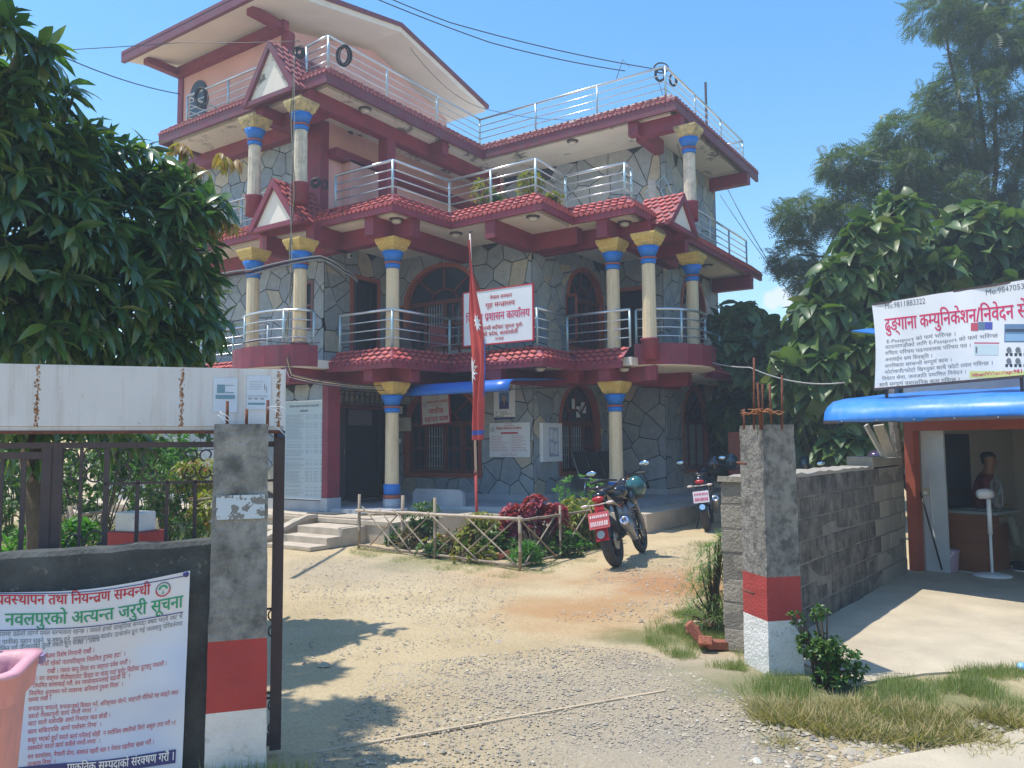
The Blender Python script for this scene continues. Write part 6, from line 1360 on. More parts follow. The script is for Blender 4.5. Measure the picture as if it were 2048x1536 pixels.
# ------------------------------------------------------------------ scattered stones
def inpoly(x, y, P_):
    c = False; n = len(P_)
    for i in range(n):
        a, b = P_[i], P_[(i+1) % n]
        if (a[1] > y) != (b[1] > y) and x < (b[0]-a[0])*(y-a[1])/(b[1]-a[1])+a[0]: c = not c
    return c
def px_poly(L): return [tuple(atz(u, v, 0))[:2] for u, v in L]
def scatter_poly(poly, n, rg):
    xs = [p[0] for p in poly]; ys = [p[1] for p in poly]; out = []; t = 0
    while len(out) < n and t < n*20:
        t += 1; x, y = rg.uniform(min(xs), max(xs)), rg.uniform(min(ys), max(ys))
        if inpoly(x, y, poly): out.append((x, y))
    return out
OCT = np.array([(1,0,0),(.5,.87,0),(-.5,.87,0),(-1,0,0),(-.5,-.87,0),(.5,-.87,0),(.3,.2,.8),(-.35,.15,.75),(0,-.4,.7)], float)
OF = [(0,1,6),(1,7,6),(1,2,7),(2,3,7),(3,8,7),(3,4,8),(4,5,8),(5,6,8),(5,0,6),(6,7,8)]
def gravel(name, label_mat, poly, n, s0, s1, seed):
    rg = random.Random(seed); k = MB()
    for x, y in scatter_poly(poly, n, rg):
        s = s0+(s1-s0)*rg.random()**3*(1 if rg.random() > .02 else 2.2); a = rg.uniform(0, 6.28); ca, sa = math.cos(a), math.sin(a); sx, sy, sz = s*rg.uniform(.7, 1.3), s*rg.uniform(.6, 1.), s*rg.uniform(.35, .75)
        k.add([(x+(p[0]*sx*ca-p[1]*sy*sa)*rg.uniform(.85, 1.15), y+(p[0]*sx*sa+p[1]*sy*ca), p[2]*sz+.001) for p in OCT], OF)
    o = k.build(name, label_mat, None, fix=False); tag(o, kind='stuff'); return o
mt, N, L, b, g = new_mat('gravel_stone'); c = _ramp(N, L, g.outputs['Random Per Island'], [(0, (.20, .18, .15)), (.35, (.32, .28, .225)), (.7, (.42, .35, .25)), (.95, (.48, .41, .30)), (1., (.60, .55, .46))]); L.new(c, b.inputs['Base Color']); b.inputs['Roughness'].default_value = .9; M['gravel'] = mt
tag(gravel('gravel', M['gravel'], px_poly([(760, 1330), (1150, 1290), (1290, 1300), (1500, 1400), (1500, 1500), (1400, 1536), (620, 1536)]), 15000, .002, .011, 1), 'loose grey gravel over the sandy drive by the gate', 'gravel')
tag(gravel('gravel', M['gravel'], px_poly([(580, 1110), (720, 1110), (1040, 1170), (1000, 1290), (580, 1330)]), 7000, .003, .013, 2), 'fine gravel in the yard before the steps', 'gravel')
tag(gravel('gravel', M['gravel'], px_poly([(1300, 1100), (1420, 1080), (1420, 1250), (1100, 1240), (1180, 1150)]), 4500, .003, .015, 3), 'sparse gravel around the parked motorcycle', 'gravel')
tag(gravel('pebbles', M['gravel'], px_poly([(1480, 1440), (2048, 1440), (2048, 1500), (1750, 1540), (1480, 1530)]), 1500, .005, .024, 4), 'flat pebbles at the road edge before the grass verge', 'gravel')
for i, (u, v, s, lb) in enumerate(((1700, 1505, .05, 'flat grey stone at the road edge beside pebbles'), (1560, 1440, .035, 'pale stone in dry grass by the road'), (996, 1283, .04, 'pale flat stone lying in the sandy drive'), (1335, 1055, .10, 'shaded loose rock beside the right hand plinth'), (648, 1331, .06, 'pale cement patch stone near the gate post shadow'))):
    p = atz(u, v, 0); k = MB(); rg = random.Random(i); k.add([(p.x+q[0]*s*rg.uniform(.8, 1.2), p.y+q[1]*s*.8, q[2]*s*.5) for q in OCT], OF); tag(k.build('rock', M['gravel'], None, fix=False), lb, 'rock')

# ------------------------------------------------------------------ leaves
def leaf_shape(kind):
    if kind == 'mango':  # long lanceolate, folded and drooping
        ys = [0, .22, .5, .78, 1.]; ws = [.0, .11, .135, .08, .0]; zs = [0, .02, 0, -.09, -.22]
    elif kind == 'broad': ys = [0, .10, .28, .5, .72, .88, 1.]; ws = [.04, .18, .27, .29, .22, .11, .0]; zs = [0, .03, .04, .0, -.08, -.17, -.28]
    elif kind == 'heart': ys = [0, .25, .55, .8, 1.]; ws = [.06, .36, .34, .18, 0.]; zs = [0, .03, .0, -.07, -.16]
    elif kind == 'oval': ys = [0, .3, .65, 1.]; ws = [0., .26, .24, 0.]; zs = [0, .02, 0, -.06]
    elif kind == 'blade': ys = [0, .5, 1.]; ws = [.014, .02, 0]; zs = [0, -.03, -.25]
    elif kind == 'needle': ys = [0, .5, 1.]; ws = [.03, .045, 0]; zs = [0, -.03, -.2]
    V = []; Fc = []
    for y, w, z in zip(ys, ws, zs): V += [(-w, y, z+w*.35), (0, y, z), (w, y, z+w*.35)]
    for i in range(len(ys)-1):
        a = 3*i; Fc += [(a, a+1, a+4, a+3), (a+1, a+2, a+5, a+4)]
    return np.array(V, float), Fc
def frame_from(d, up):
    d = d/np.linalg.norm(d); x = np.cross(d, up); n = np.linalg.norm(x); x = x/n if n > 1e-4 else np.array([1., 0, 0]); z = np.cross(x, d); return np.stack([x, d, z], 1)
camv = np.array(CAM); fv, rv, uv = np.array(_f), np.array(_r), np.array(_u)
def inview(p):
    q = p-camv; z = q@fv
    if z < .2: return False
    return -20 < 1024+F_PX*(q@rv)/z < 2068 and -20 < 768-F_PX*(q@uv)/z < 1556
class Leaves:
    def __init__(s): s.T = []
    def put(s, p, R, sc): s.T.append((np.array(p, float), R, sc))
    def build(s, root, kind, mt, n_ind=0, name='leaf', crown='foliage'):
        V, Fc = leaf_shape(kind) if isinstance(kind, str) else kind; T = s.T
        if n_ind:
            T = sorted(T, key=lambda t: (0 if inview(t[0]) else 1, np.linalg.norm(t[0]-camv)/t[2])); me = bpy.data.meshes.new(name); me.from_pydata([tuple(v) for v in V], [], Fc); me.materials.append(mt)
            me.polygons.foreach_set('use_smooth', [True]*len(Fc)); base = np.array(rootloc(root))
            for p, R, sc in T[:n_ind]:
                o = bpy.data.objects.new(name, me); COL.objects.link(o); o.parent = root; m_ = Matrix([list(R[i]*sc)+[p[i]-base[i]] for i in range(3)]+[[0, 0, 0, 1]]); o.matrix_basis = m_
            T = T[n_ind:]
        if not T: return
        off = np.array(rootloc(root)) if root is not None else np.zeros(3)
        P_ = np.stack([t[0] for t in T]); RR = np.stack([t[1]*t[2] for t in T]); W_ = np.einsum('nij,vj->nvi', RR, V)+P_[:, None, :]-off
        nv = len(V); n = len(T); vs = W_.reshape(-1, 3); me = bpy.data.meshes.new(crown)
        fq = np.array([f for f in Fc if len(f) == 4], np.int32); k = fq.shape[0]
        loops = (fq[None]+(np.arange(n)*nv)[:, None, None]).reshape(-1).astype(np.int32)
        me.vertices.add(len(vs)); me.vertices.foreach_set('co', vs.reshape(-1).astype(np.float32)); me.loops.add(len(loops)); me.loops.foreach_set('vertex_index', loops)
        me.polygons.add(n*k); me.polygons.foreach_set('loop_start', np.arange(n*k, dtype=np.int32)*4); me.polygons.foreach_set('use_smooth', np.ones(n*k, bool)); me.update(calc_edges=True); me.materials.append(mt)
        o = bpy.data.objects.new(crown, me); COL.objects.link(o); o['kind'] = 'stuff'
        if root is not None: o.parent = root
        return o
UPV = np.array([0, 0, 1.])
def rnd_dir(rg, zmin=-1):
    while True:
        v = rg.normal(size=3); v /= np.linalg.norm(v)
        if v[2] >= zmin: return v
def lobe_pts(c, r, n, rg, inner=.35, flat_=.85):
    out = []
    for _ in range(n):
        d = rnd_dir(rg); q = inner+(1-inner)*rg.random()**.5; out.append((c+d*np.array([r, r, r*flat_])*q, d))
    return out
def rosette(Lv, p, d, rg, n, size, spread=1.0, droop=.5):
    ax = d+np.array([0, 0, .35]); ax /= np.linalg.norm(ax); X = np.cross(ax, UPV+rg.normal(size=3)*.1); X /= np.linalg.norm(X)+1e-6; Y = np.cross(ax, X); a0 = rg.random()*6.28
    for i in range(n):
        a = a0+i*2.4; q = ax*(.55-.05*i/n)+(X*math.cos(a)+Y*math.sin(a))*spread*(.6+.4*i/n); q = q+np.array([0, 0, -droop*(.6+.8*rg.random())]); Lv.put(p-ax*size*.12*i/n, frame_from(q, UPV+rg.normal(size=3)*.35), size*(.75+.45*rg.random()))
def limbs(k, base, tops, r0, rg, n=5):
    for t, r_ in tops:
        t = np.array(t); pts = [base+(t-base)*s+np.array([rg.normal()*.06, rg.normal()*.06, .25*math.sin(s*3.14)])*min(1, np.linalg.norm(t-base)*.3) for s in np.linspace(0, 1, n)]; pts[0] = np.array(base); k.tube([tuple(p) for p in pts], [r0*(1-.8*s) for s in np.linspace(0, 1, n)], 7)
def A3(u, v, d): return np.array(atd(u, v, d))
Lmango = mat_leaf('mango_leaf', [(.035, .085, .045), (.05, .12, .045), (.08, .17, .04), (.04, .095, .055), (.12, .21, .05), (.17, .22, .06)], .28, .34, .9)
Lnew = mat_leaf('new_mango_leaf', [(.34, .22, .07), (.42, .24, .12), (.30, .27, .06)], .5, .35)
Lteak = mat_leaf('broad_leaf', [(.06, .115, .035), (.085, .15, .045), (.12, .19, .05), (.05, .10, .04), (.19, .21, .08)], .42, .25, .5)
Lfeather = mat_leaf('feathery_leaf', [(.09, .14, .07), (.12, .17, .08), (.08, .12, .065), (.16, .19, .09)], .5, .3)
Lbush = mat_leaf('bush_leaf', [(.03, .085, .02), (.05, .12, .02), (.08, .16, .03), (.12, .17, .04)], .45, .3)
Lbright = mat_leaf('bright_green_leaf', [(.08, .22, .03), (.11, .27, .05), (.06, .18, .03)], .5, .4)
Lyellow = mat_leaf('yellow_green_leaf', [(.26, .27, .03), (.18, .24, .03), (.34, .26, .04), (.12, .20, .03), (.36, .14, .05)], .5, .35)
Lcoleus = mat_leaf('pink_red_leaf', [(.30, .025, .06), (.42, .06, .10), (.20, .015, .04), (.36, .05, .05), (.15, .04, .04)], .5, .3)
Lgrass = mat_leaf('grass_blade', [(.14, .21, .05), (.18, .25, .07), (.24, .26, .10), (.36, .31, .15)], .6, .35)
Ldry = mat_leaf('dry_grass_blade', [(.38, .29, .13), (.46, .36, .18), (.24, .21, .08), (.14, .17, .05)], .7, .3)

# mango tree at left
rg = np.random.default_rng(11); mb_ = A3(95, 1020, 7.0); mb_[2] = 0
T = thing('mango_tree', 'large dark green mango tree with drooping glossy leaves filling the left side', 'tree', tuple(mb_))
Lv = Leaves(); Ln = Leaves(); lob = [(10, 60, 5.0, .13, 12), (90, 110, 5.2, .10, 9), (45, 190, 5.2, .18, 20), (-150, 90, 5.0, .40, 40), (-80, 270, 5.2, .5, 50), (130, 190, 5.6, .07, 5), (60, 300, 5.6, .45, 75), (40, 430, 5.6, .62, 115), (150, 320, 6.2, .40, 62), (260, 340, 6.5, .34, 48), (300, 440, 6.6, .42, 70), (180, 530, 6.1, .62, 110), (360, 520, 6.8, .36, 52), (60, 620, 5.8, .62, 95), (270, 640, 6.5, .5, 80), (370, 650, 6.9, .33, 42), (360, 380, 6.8, .22, 24), (425, 410, 7.0, .14, 12), (400, 590, 7.0, .20, 16), (-150, 450, 5.5, 1.0, 110), (-60, 700, 6.0, .8, 80), (150, 760, 6.6, .5, 50), (330, 740, 6.9, .3, 24), (250, 860, 7.2, .35, 20), (60, 870, 6.8, .4, 30)]
tops = []
for (u, v, d, r, n) in lob:
    c = A3(u, v, d); tops.append((c, .03))
    for p, dr in lobe_pts(c, r, int(n*.8), rg, .2): rosette(Lv, p, dr, rg, 8, .17+.10*rg.random(), 1., .25+.6*rg.random())
for (u, v, r, n) in ((600, 1350, .26, 22), (690, 1420, .20, 15), (600, 1440, .36, 34), (555, 1310, .18, 12), (500, 1500, .42, 36), (745, 1425, .10, 5), (640, 1500, .2, 10)):  # unseen leaf clumps above the frame, added to cast shade on the drive
    g_ = atz(u, v, 0); c = np.array([g_.x-.31*6.3, g_.y-.20*6.3, 6.3]); 
    for p, dr in lobe_pts(c, r, n, rg, .2, .5): rosette(Lv, p, dr, rg, 9, .235, 1., .6)
for (u, v, d) in ((365, 285, 6.8), (452, 318, 6.9), (385, 330, 6.8), (330, 360, 6.7), (440, 445, 6.9), (380, 610, 6.8)):
    p = A3(u, v, d)
    for j in range(4): rosette(Ln, p+rg.normal(size=3)*.045, np.array([0, 0, .3]), rg, 9, .14, .9, 1.5)
Lv.build(T, 'mango', Lmango, 280); Ln.build(T, 'mango', Lnew, 0, 'leaf', 'young_leaves')
k = MB(); k.tube([tuple(mb_+np.array([0, 0, 0])), tuple(mb_+np.array([.05, -.05, .8])), tuple(mb_+np.array([.1, -.2, 1.7]))], [.17, .13, .12], 10); k.build('trunk', M['bark'], T)
k = MB(); limbs(k, mb_+np.array([.1, -.2, 1.65]), tops[2:9], .05, rg, 6); limbs(k, mb_+np.array([.1, -.2, 1.6]), tops[9:25], .045, rg, 6); k.build('branch', M['bark'], T)['kind'] = 'stuff'

# generic bush
def bush(name, label, cat, lobes, kind, mt, size, n_leaf=7, droop=.3, spread=1., group=None, ind=0, base=None, stem=True, inner=.2, seed=0):
    rg = np.random.default_rng(seed+len(label)); c0 = A3(*lobes[0][:3]); bs = np.array(base) if base is not None else np.array([c0[0], c0[1], 0.])
    T = thing(name, label, cat, tuple(bs), 0, group); Lv = Leaves(); k = MB()
    for (u, v, d, r, n) in lobes:
        c = A3(u, v, d); pts = lobe_pts(c, r, n, rg, inner)
        for p, dr in pts:
            if p[2] < bs[2]+.02: p[2] = bs[2]+.02+rg.random()*.1
            rosette(Lv, p, dr, rg, n_leaf, size, spread, droop)
        for p, dr in pts[::max(1, n//7)]:
            if stem: k.tube([tuple(bs+rg.normal(size=3)*np.array([.03, .03, 0])), tuple((bs+p)/2+np.array([0, 0, .04])), tuple(p)], [.012 if size < .2 else .03, .008, .003], 5)
    Lv.build(T, kind, mt, ind)
    if stem and k.v: k.build('stem', M['bark'], T)['kind'] = 'stuff'
    return T
# broad-leaved trees behind the block wall
bl = 'broad_leaf_tree'; gb = 'broad-leaved trees behind the wall'
bush(bl, 'broad-leaved tree just right of the building with reddish shoots at its top', 'tree', [(1475, 650, 19, .55, 55), (1500, 720, 18.5, .8, 70), (1560, 690, 18, .65, 60), (1500, 830, 19, .9, 80), (1460, 900, 20, .6, 40)], 'broad', Lteak, .46, 5, .5, group=gb, ind=70)
bush(bl, 'broad-leaved tree with sunlit hanging leaves left of the shop banner', 'tree', [(1650, 640, 14.5, .55, 60), (1700, 560, 14.5, .6, 70), (1745, 480, 14.5, .45, 45), (1790, 430, 15, .4, 36), (1640, 740, 14.5, .8, 80), (1730, 690, 14.2, .6, 60), (1720, 800, 15, .7, 60)], 'broad', Lteak, .44, 5, .6, group=gb, ind=100)
bush(bl, 'shaded broad-leaved tree behind the rusty rebars of the right pillar', 'tree', [(1580, 780, 17, .8, 80), (1660, 850, 16, .7, 70), (1560, 880, 18, .8, 60), (1760, 880, 15.5, .6, 50), (1690, 900, 14, .35, 40)], 'broad', Lteak, .42, 5, .5, group=gb, ind=60)
bush(bl, 'dark broad-leaved tree rising behind the shop banner', 'tree', [(1830, 560, 16, .9, 90), (1950, 480, 16.5, 1.0, 90), (1900, 680, 16, .9, 60), (2060, 560, 16, 1.0, 70), (1850, 800, 16, .8, 50), (1800, 620, 17, 1.1, 90), (1700, 700, 18.5, 1.2, 90)], 'broad', Lteak, .46, 5, .5, group=gb, ind=60)
# feathery tree
def frond():
    V = []; Fc = []
    for i in range(9):
        y = .12+.1*i; w = .30*math.sin(math.pi*(i+1.6)/11.2); z = -.35*y*y
        for s in (-1, 1):
            a = len(V); V += [(0, y, z), (s*w*.5, y+.02, z-.01), (s*w, y+.07, z-.05), (s*w*.45, y+.075, z-.012)]; Fc.append((a, a+1, a+2, a+3) if s > 0 else (a, a+3, a+2, a+1))
    return np.array(V, float), Fc
FR = frond(); rg = np.random.default_rng(5); tb = A3(2030, 900, 21); tb[2] = 0
T = thing('feathery_tree', 'tall tree with fine feathery leaves reaching in from the upper right', 'tree', tuple(tb)); Lv = Leaves(); tops = []
for (u, v, d, r, n) in ((1605, 430, 20, .75, 75), (1590, 510, 20, .6, 50), (1640, 560, 20, .8, 75), (1700, 420, 20, .9, 100), (1690, 330, 20, .7, 65), (1780, 340, 20, 1.0, 120), (1800, 270, 20, .7, 60), (1770, 460, 20, .9, 80), (1860, 300, 20.5, 1.1, 130), (1880, 400, 20, 1.1, 120), (1930, 200, 20.5, 1.2, 140), (1990, 90, 20.5, 1.3, 150), (1880, 20, 20.5, .8, 60), (1940, 20, 21, .9, 80), (2060, 260, 21, 1.6, 170), (2060, 420, 20.5, 1.4, 130), (1960, 360, 21.5, 1.4, 140), (2080, 30, 21, 1.5, 130), (1720, 560, 20.5, .6, 40), (2200, 200, 21, 2., 100), (1900, 250, 22, 1., 60), (2000, 520, 21, 1.3, 90)):
    c = A3(u, v, d); tops.append((c, .03))
    for p, dr in lobe_pts(c, r, int(n*.8), rg, .2, .6): rosette(Lv, p, dr, rg, 7, .44, 1., .45)
Lv.build(T, FR, Lfeather, 0)
k = MB(); k.tube([tuple(tb), tuple(tb+np.array([0, 0, 3.])), tuple(tb+np.array([-.2, 0, 5.5]))], [.28, .22, .18], 10); k.build('trunk', M['bark'], T)
k = MB(); limbs(k, tb+np.array([-.2, 0, 5.3]), tops, .10, rg, 7); k.build('branch', M['bark'], T)['kind'] = 'stuff'
# distant tree masses closing the view
for i, (u, d, r, lb) in enumerate(((1500, 34, 2.6, 'distant dark tree right of the office building'), (1640, 30, 2.8, 'distant dark tree behind the broad-leaved trees'), (1800, 28, 3.0, 'distant dark tree behind the shop banner'), (2000, 27, 3.2, 'distant dark tree at the far right edge'))):
    bush('distant_tree', lb, 'tree', [(u, 880, d, r, 130), (u+40, 820, d, r*.8, 90)], 'broad', Lteak, .6, 6, .4, group='trees far behind the yard')
# left garden behind the gate
lg = [('green_shrub', 'dense green shrub seen through the left end of gate bars', [(30, 960, 8.5, .40, 90), (0, 1040, 8.2, .3, 50)], 'oval', Lbush, .07), ('green_shrub', 'loose leafy shrub behind the gate scrollwork', [(190, 930, 9, .42, 90), (280, 900, 9.2, .35, 70)], 'oval', Lbush, .075),
      ('croton_shrub', 'yellow-flecked shrub beside the left pillar behind the gate', [(395, 960, 10, .32, 90), (420, 1020, 9.5, .25, 60)], 'mango', Lyellow, .11), ('green_shrub', 'round dark hedge shrub behind the white concrete block', [(330, 990, 9.6, .40, 120), (370, 1060, 9.2, .3, 70)], 'oval', Lbush, .06),
      ('green_shrub', 'sunlit shrub standing against the pale end wall of the building', [(340, 895, 12, .42, 90), (300, 930, 12, .4, 60)], 'oval', Lbright, .07), ('green_shrub', 'dark shrub in the shade under the mango tree', [(110, 1010, 9.6, .45, 100), (230, 1010, 10, .4, 70)], 'oval', Lbush, .07),
      ('low_weed', 'bright low weeds growing behind the low wall', [(150, 1075, 7.4, .22, 60), (60, 1095, 7.2, .2, 50), (260, 1090, 7.4, .15, 30)], 'mango', Lbright, .11)]
for i, (nm, lb, lo, kd, m_, sz) in enumerate(lg): bush(nm, lb, 'shrub', lo, kd, m_, sz, 7, .2, seed=i)
for (u, v, r, lb) in ((-80, 900, 1.5, 'tall hedge tree filling the far left background'), (120, 860, 1.4, 'tall hedge tree behind the mango trunk'), (300, 870, 1.0, 'hedge tree near the left end of the office')): bush('hedge_tree', lb, 'tree', [(u, v, 14, r, 110), (u+30, v+90, 14, r*.8, 80)], 'oval', Lbush, .16, 7, .3, group='hedge trees left of the office')
# red concrete block with white block on it
p0, p1 = atd(212, 1100, 6.8), atd(327, 1100, 6.8); zt = atd(232, 1062, 6.8).z
X_ = (p1-p0); X_.z = 0; w_ = X_.length; X_.normalize(); Y_ = Vector((-X_.y, X_.x, 0)); an = math.radians(-20); X_, Y_ = X_*math.cos(an)+Y_*math.sin(an), Y_*math.cos(an)-X_*math.sin(an); c = (p0+p1)/2; c.z = 0
k = MB(); k.obox(c+Vector((0, 0, zt/2)), X_*w_*.42, Y_*.15, Vector((0, 0, zt/2))); tag(k.build('red_plinth_block', M['red_band'], None, bevel=.006), 'red painted concrete block behind the low wall, under a white block', 'block')
h2 = atd(245, 1024, 6.8).z-zt; k = MB(); k.obox(c+Vector((0, 0, zt+h2/2+.001))+X_*.0, X_*w_*.26, Y_*.10, Vector((0, 0, h2/2))); tag(k.build('white_block', M['white_band'], None, bevel=.012), 'dirty white concrete block resting on the red one', 'block')
# bamboo fence round the flower bed
FL, FC, FRr = atz(718, 1097, 0), atz(1040, 1140, 0), atz(1188, 1096, 0)
FN = thing('bamboo_fence', 'bamboo lattice fence round the flower bed in front of the office', 'fence', tuple(FC))
def cane(a, b, r, nm, m_='bamboo'):
    a, b = Vector(a), Vector(b); k = MB(); n = max(3, int((b-a).length/.22)); pts = []; rr = []
    for i in range(n+1):
        t = i/n; q = a.lerp(b, t)+Vector((random.uniform(-1, 1), random.uniform(-1, 1), random.uniform(-1, 1)))*.004
        if 0 < i < n: pts += [q-(b-a).normalized()*.006, q, q+(b-a).normalized()*.006]; rr += [r, r*1.22, r]
        else: pts.append(q); rr.append(r)
    k.tube(pts, rr, 8); return k.build(nm, M[m_], FN)
UZ = Vector((0, 0, 1))
cane(FL+UZ*.56-(FC-FL)*.02, FC+UZ*.62+(FC-FL)*.015, .022, 'top_rail', 'bamboo_light'); cane(FL+UZ*.05, FC+UZ*.05, .018, 'bottom_rail'); cane(FC+UZ*.60, FRr+UZ*.55, .017, 'top_rail'); cane(FC+UZ*.05, FRr+UZ*.05, .015, 'bottom_rail')
for t, h in ((0, .80), (.52, .82), (1.0, .66)): cane(FL.lerp(FC, t), FL.lerp(FC, t)+UZ*h, .022, 'post')
for t, h in ((.5, .7), (1.0, .78)): cane(FC.lerp(FRr, t), FC.lerp(FRr, t)+UZ*h, .018, 'post')
nl = Vector((-(FC-FL).y, (FC-FL).x, 0)).normalized()
for i, (t0, t1) in enumerate(((.03, .30), (.30, .06), (.25, .52), (.50, .24), (.48, .79), (.76, .50), (.70, 1.0), (.98, .72), (.15, .38), (.90, .66))):
    cane(FL.lerp(FC, t0)+UZ*.62+nl*(.02 if i % 2 else -.015), FL.lerp(FC, t1)+UZ*.03+nl*(.02 if i % 2 else -.015), .0105, 'lattice_cane')
for i, (t0, t1) in enumerate(((.02, .45), (.45, .04), (.5, .95), (.95, .5))): cane(FC.lerp(FRr, t0)+UZ*.60, FC.lerp(FRr, t1)+UZ*.03, .0105, 'lattice_cane')
bk = FL+(Vector((-9.1, 9.14, 0))-FL)*.0; cane(FL+Vector((.55, .35, 0)), FL+Vector((.55, .35, .78)), .026, 'post'); cane(FL+UZ*.5, FL+Vector((.55, .36, .5)), .018, 'side_rail')
FN2 = thing('bamboo_rail_fence', 'rough bamboo rail fence in the garden behind the gate', 'fence', tuple(A3(120, 1100, 8.8)*np.array([1, 1, 0]))); FN = FN2
cane(atd(20, 1012, 8.6), atd(130, 1035, 8.6), .024, 'rail', 'bamboo_light'); cane(atd(130, 1034, 8.6), atd(205, 1024, 8.8), .022, 'rail'); p = atd(140, 1030, 8.6); cane((p.x, p.y, 0), p+Vector((0, 0, .1)), .03, 'post'); cane(atd(380, 1002, 9.4), atd(480, 988, 9.4), .018, 'rail')
# flower bed plants
def fb(name, label, px, top, bot, w, kind, mt, size, n=26, nl_=7, droop=.3, cat='plant', seed=0, ind=0, dback=.25):
    g_ = atz(px, bot, 0); d = (g_-CAM).dot(_f)+dback; u = px; zc = (top+bot)/2; rpx = (bot-top)/2; r = rpx/F_PX*d; lo = [(u, top+rpx*.75, d, r*.75, n), (u-w*.25, (top+bot)/2+rpx*.2, d, w/2/F_PX*d*.8, n//2+1), (u+w*.25, (top+bot)/2+rpx*.2, d, w/2/F_PX*d*.8, n//2+1)]
    q = atd(px, bot, d); return bush(name, label, cat, lo, kind, mt, size, nl_, droop, ind=ind, base=(q.x, q.y, 0), seed=seed)
g_ = atz(1075, 1118, 0); d_ = (g_-CAM).dot(_f)+.35
bush('coleus_bush', 'pink red coleus bush at the corner of the bamboo fence', 'plant', [(1070, 1018, d_, .22, 45), (1030, 1030, d_, .17, 30), (1110, 1028, d_, .18, 32), (1060, 1065, d_, .24, 40), (1105, 1075, d_, .2, 30), (1018, 1060, d_, .12, 14)], 'heart', Lcoleus, .095, 7, .5, base=(g_.x, g_.y, 0), ind=220)
fb('croton_plant', 'orange-yellow croton tucked against left side of the coleus', 1010, 1030, 1112, 50, 'mango', Lyellow, .10, 40)
fb('low_plant', 'leafy green filler plants behind the middle of the fence', 985, 1060, 1120, 90, 'oval', Lbush, .08, 60)
fb('low_plant', 'green filler plants right of the marigold in the bed', 880, 1065, 1105, 60, 'oval', Lyellow, .07, 40)
fb('croton_plant', 'yellow and red leaved bush between coleus and the flagpole', 965, 1022, 1115, 80, 'mango', Lyellow, .13, 85)
fb('croton_plant', 'yellow-green bush with reddish tips next to the parked motorcycle', 1160, 988, 1105, 85, 'mango', Lyellow, .13, 95, dback=.6)
fb('marigold_plant', 'tall bright green ferny plant standing before the glass notice case', 1158, 940, 1098, 45, 'mango', Lbright, .10, 60, 9, .1, dback=.9)
fb('marigold_plant', 'tall pale green ferny plant left in the flower bed', 846, 992, 1100, 40, 'mango', Lbush, .09, 60, 9, .1, dback=.4)
fb('dracaena', 'small spiky plant with pink striped leaves at left of the bed', 822, 1058, 1100, 50, 'mango', mat_leaf('striped_leaf', [(.25, .12, .10), (.15, .17, .06), (.32, .2, .14)], .4, .25), .14, 12, 9, .0)
fb('dracaena', 'small spiky plant with pink striped leaves in the middle of the bed', 905, 1060, 1112, 46, 'mango', mat_leaf('striped_leaf2', [(.28, .14, .12), (.15, .17, .06)], .4, .25), .14, 12, 9, .0)
fb('low_plant', 'low leafy green plant near the left fence post', 865, 1080, 1120, 60, 'oval', Lbush, .07, 24)
fb('low_plant', 'low mixed green plants in the middle of the flower bed', 950, 1088, 1130, 80, 'oval', Lyellow, .06, 34)
fb('low_plant', 'soft bright green grass-like plant inside fence corner', 1055, 1085, 1136, 50, 'needle', Lbright, .14, 45, 9, .1)
fb('low_plant', 'green leafy plant at right end of the flower bed', 1145, 1060, 1110, 60, 'oval', Lbright, .07, 40, dback=.5)
fb('low_plant', 'dull green shrub in the shade behind the rear wheel', 1120, 1060, 1125, 70, 'oval', Lbush, .07, 45, dback=.5)
fb('low_plant', 'flowering plant with pink petals at left of the bed', 795, 1050, 1095, 40, 'oval', Lbush, .06, 22)
# edging bricks
def brick(u, v, rz, tilt, lb, grp='broken bricks edging the flower bed', d=0.):
    p = atz(u, v, 0); k = MB(); k.box((-.11, -.05, -.03), (.11, .05, .03)); o = k.build('brick', M['brick'], None, bevel=.006); o.matrix_basis = Matrix.Translation((p.x, p.y, .035+.05*abs(math.sin(tilt)))) @ Matrix.Rotation(rz, 4, 'Z') @ Matrix.Rotation(tilt, 4, 'Y'); tag(o, lb, 'brick', grp)
BL = ['leftmost edging brick, by the dracaena in the bed', 'edging brick under the low green plants', 'edging brick before the yellow croton', 'edging brick between croton and coleus', 'edging brick under the left side of the coleus', 'edging brick just right of the fence corner post', 'rightmost edging brick under the coleus', 'edging brick near the left fence post']
for i, (u, v) in enumerate(((905, 1096), (930, 1101), (958, 1107), (985, 1112), (1008, 1118), (1062, 1112), (1085, 1106), (878, 1092))): brick(u, v, .9*i, .7 if i % 2 else .5, 'tilted broken '+BL[i])
for u, v, rz, t, lb in ((1395, 1290, .3, .9, 'pale broken brick standing up left of the pillar foot'), (1430, 1262, 1.2, .3, 'red broken brick leaning against the block wall end'), (1385, 1270, 2., .2, 'small red brick piece in the grass left of the pillar'), (1440, 1300, .8, .1, 'red brick half buried near the white pillar base'), (1412, 1300, 1.9, .4, 'grey cement lump among the bricks')): brick(u, v, rz, t, lb, None)
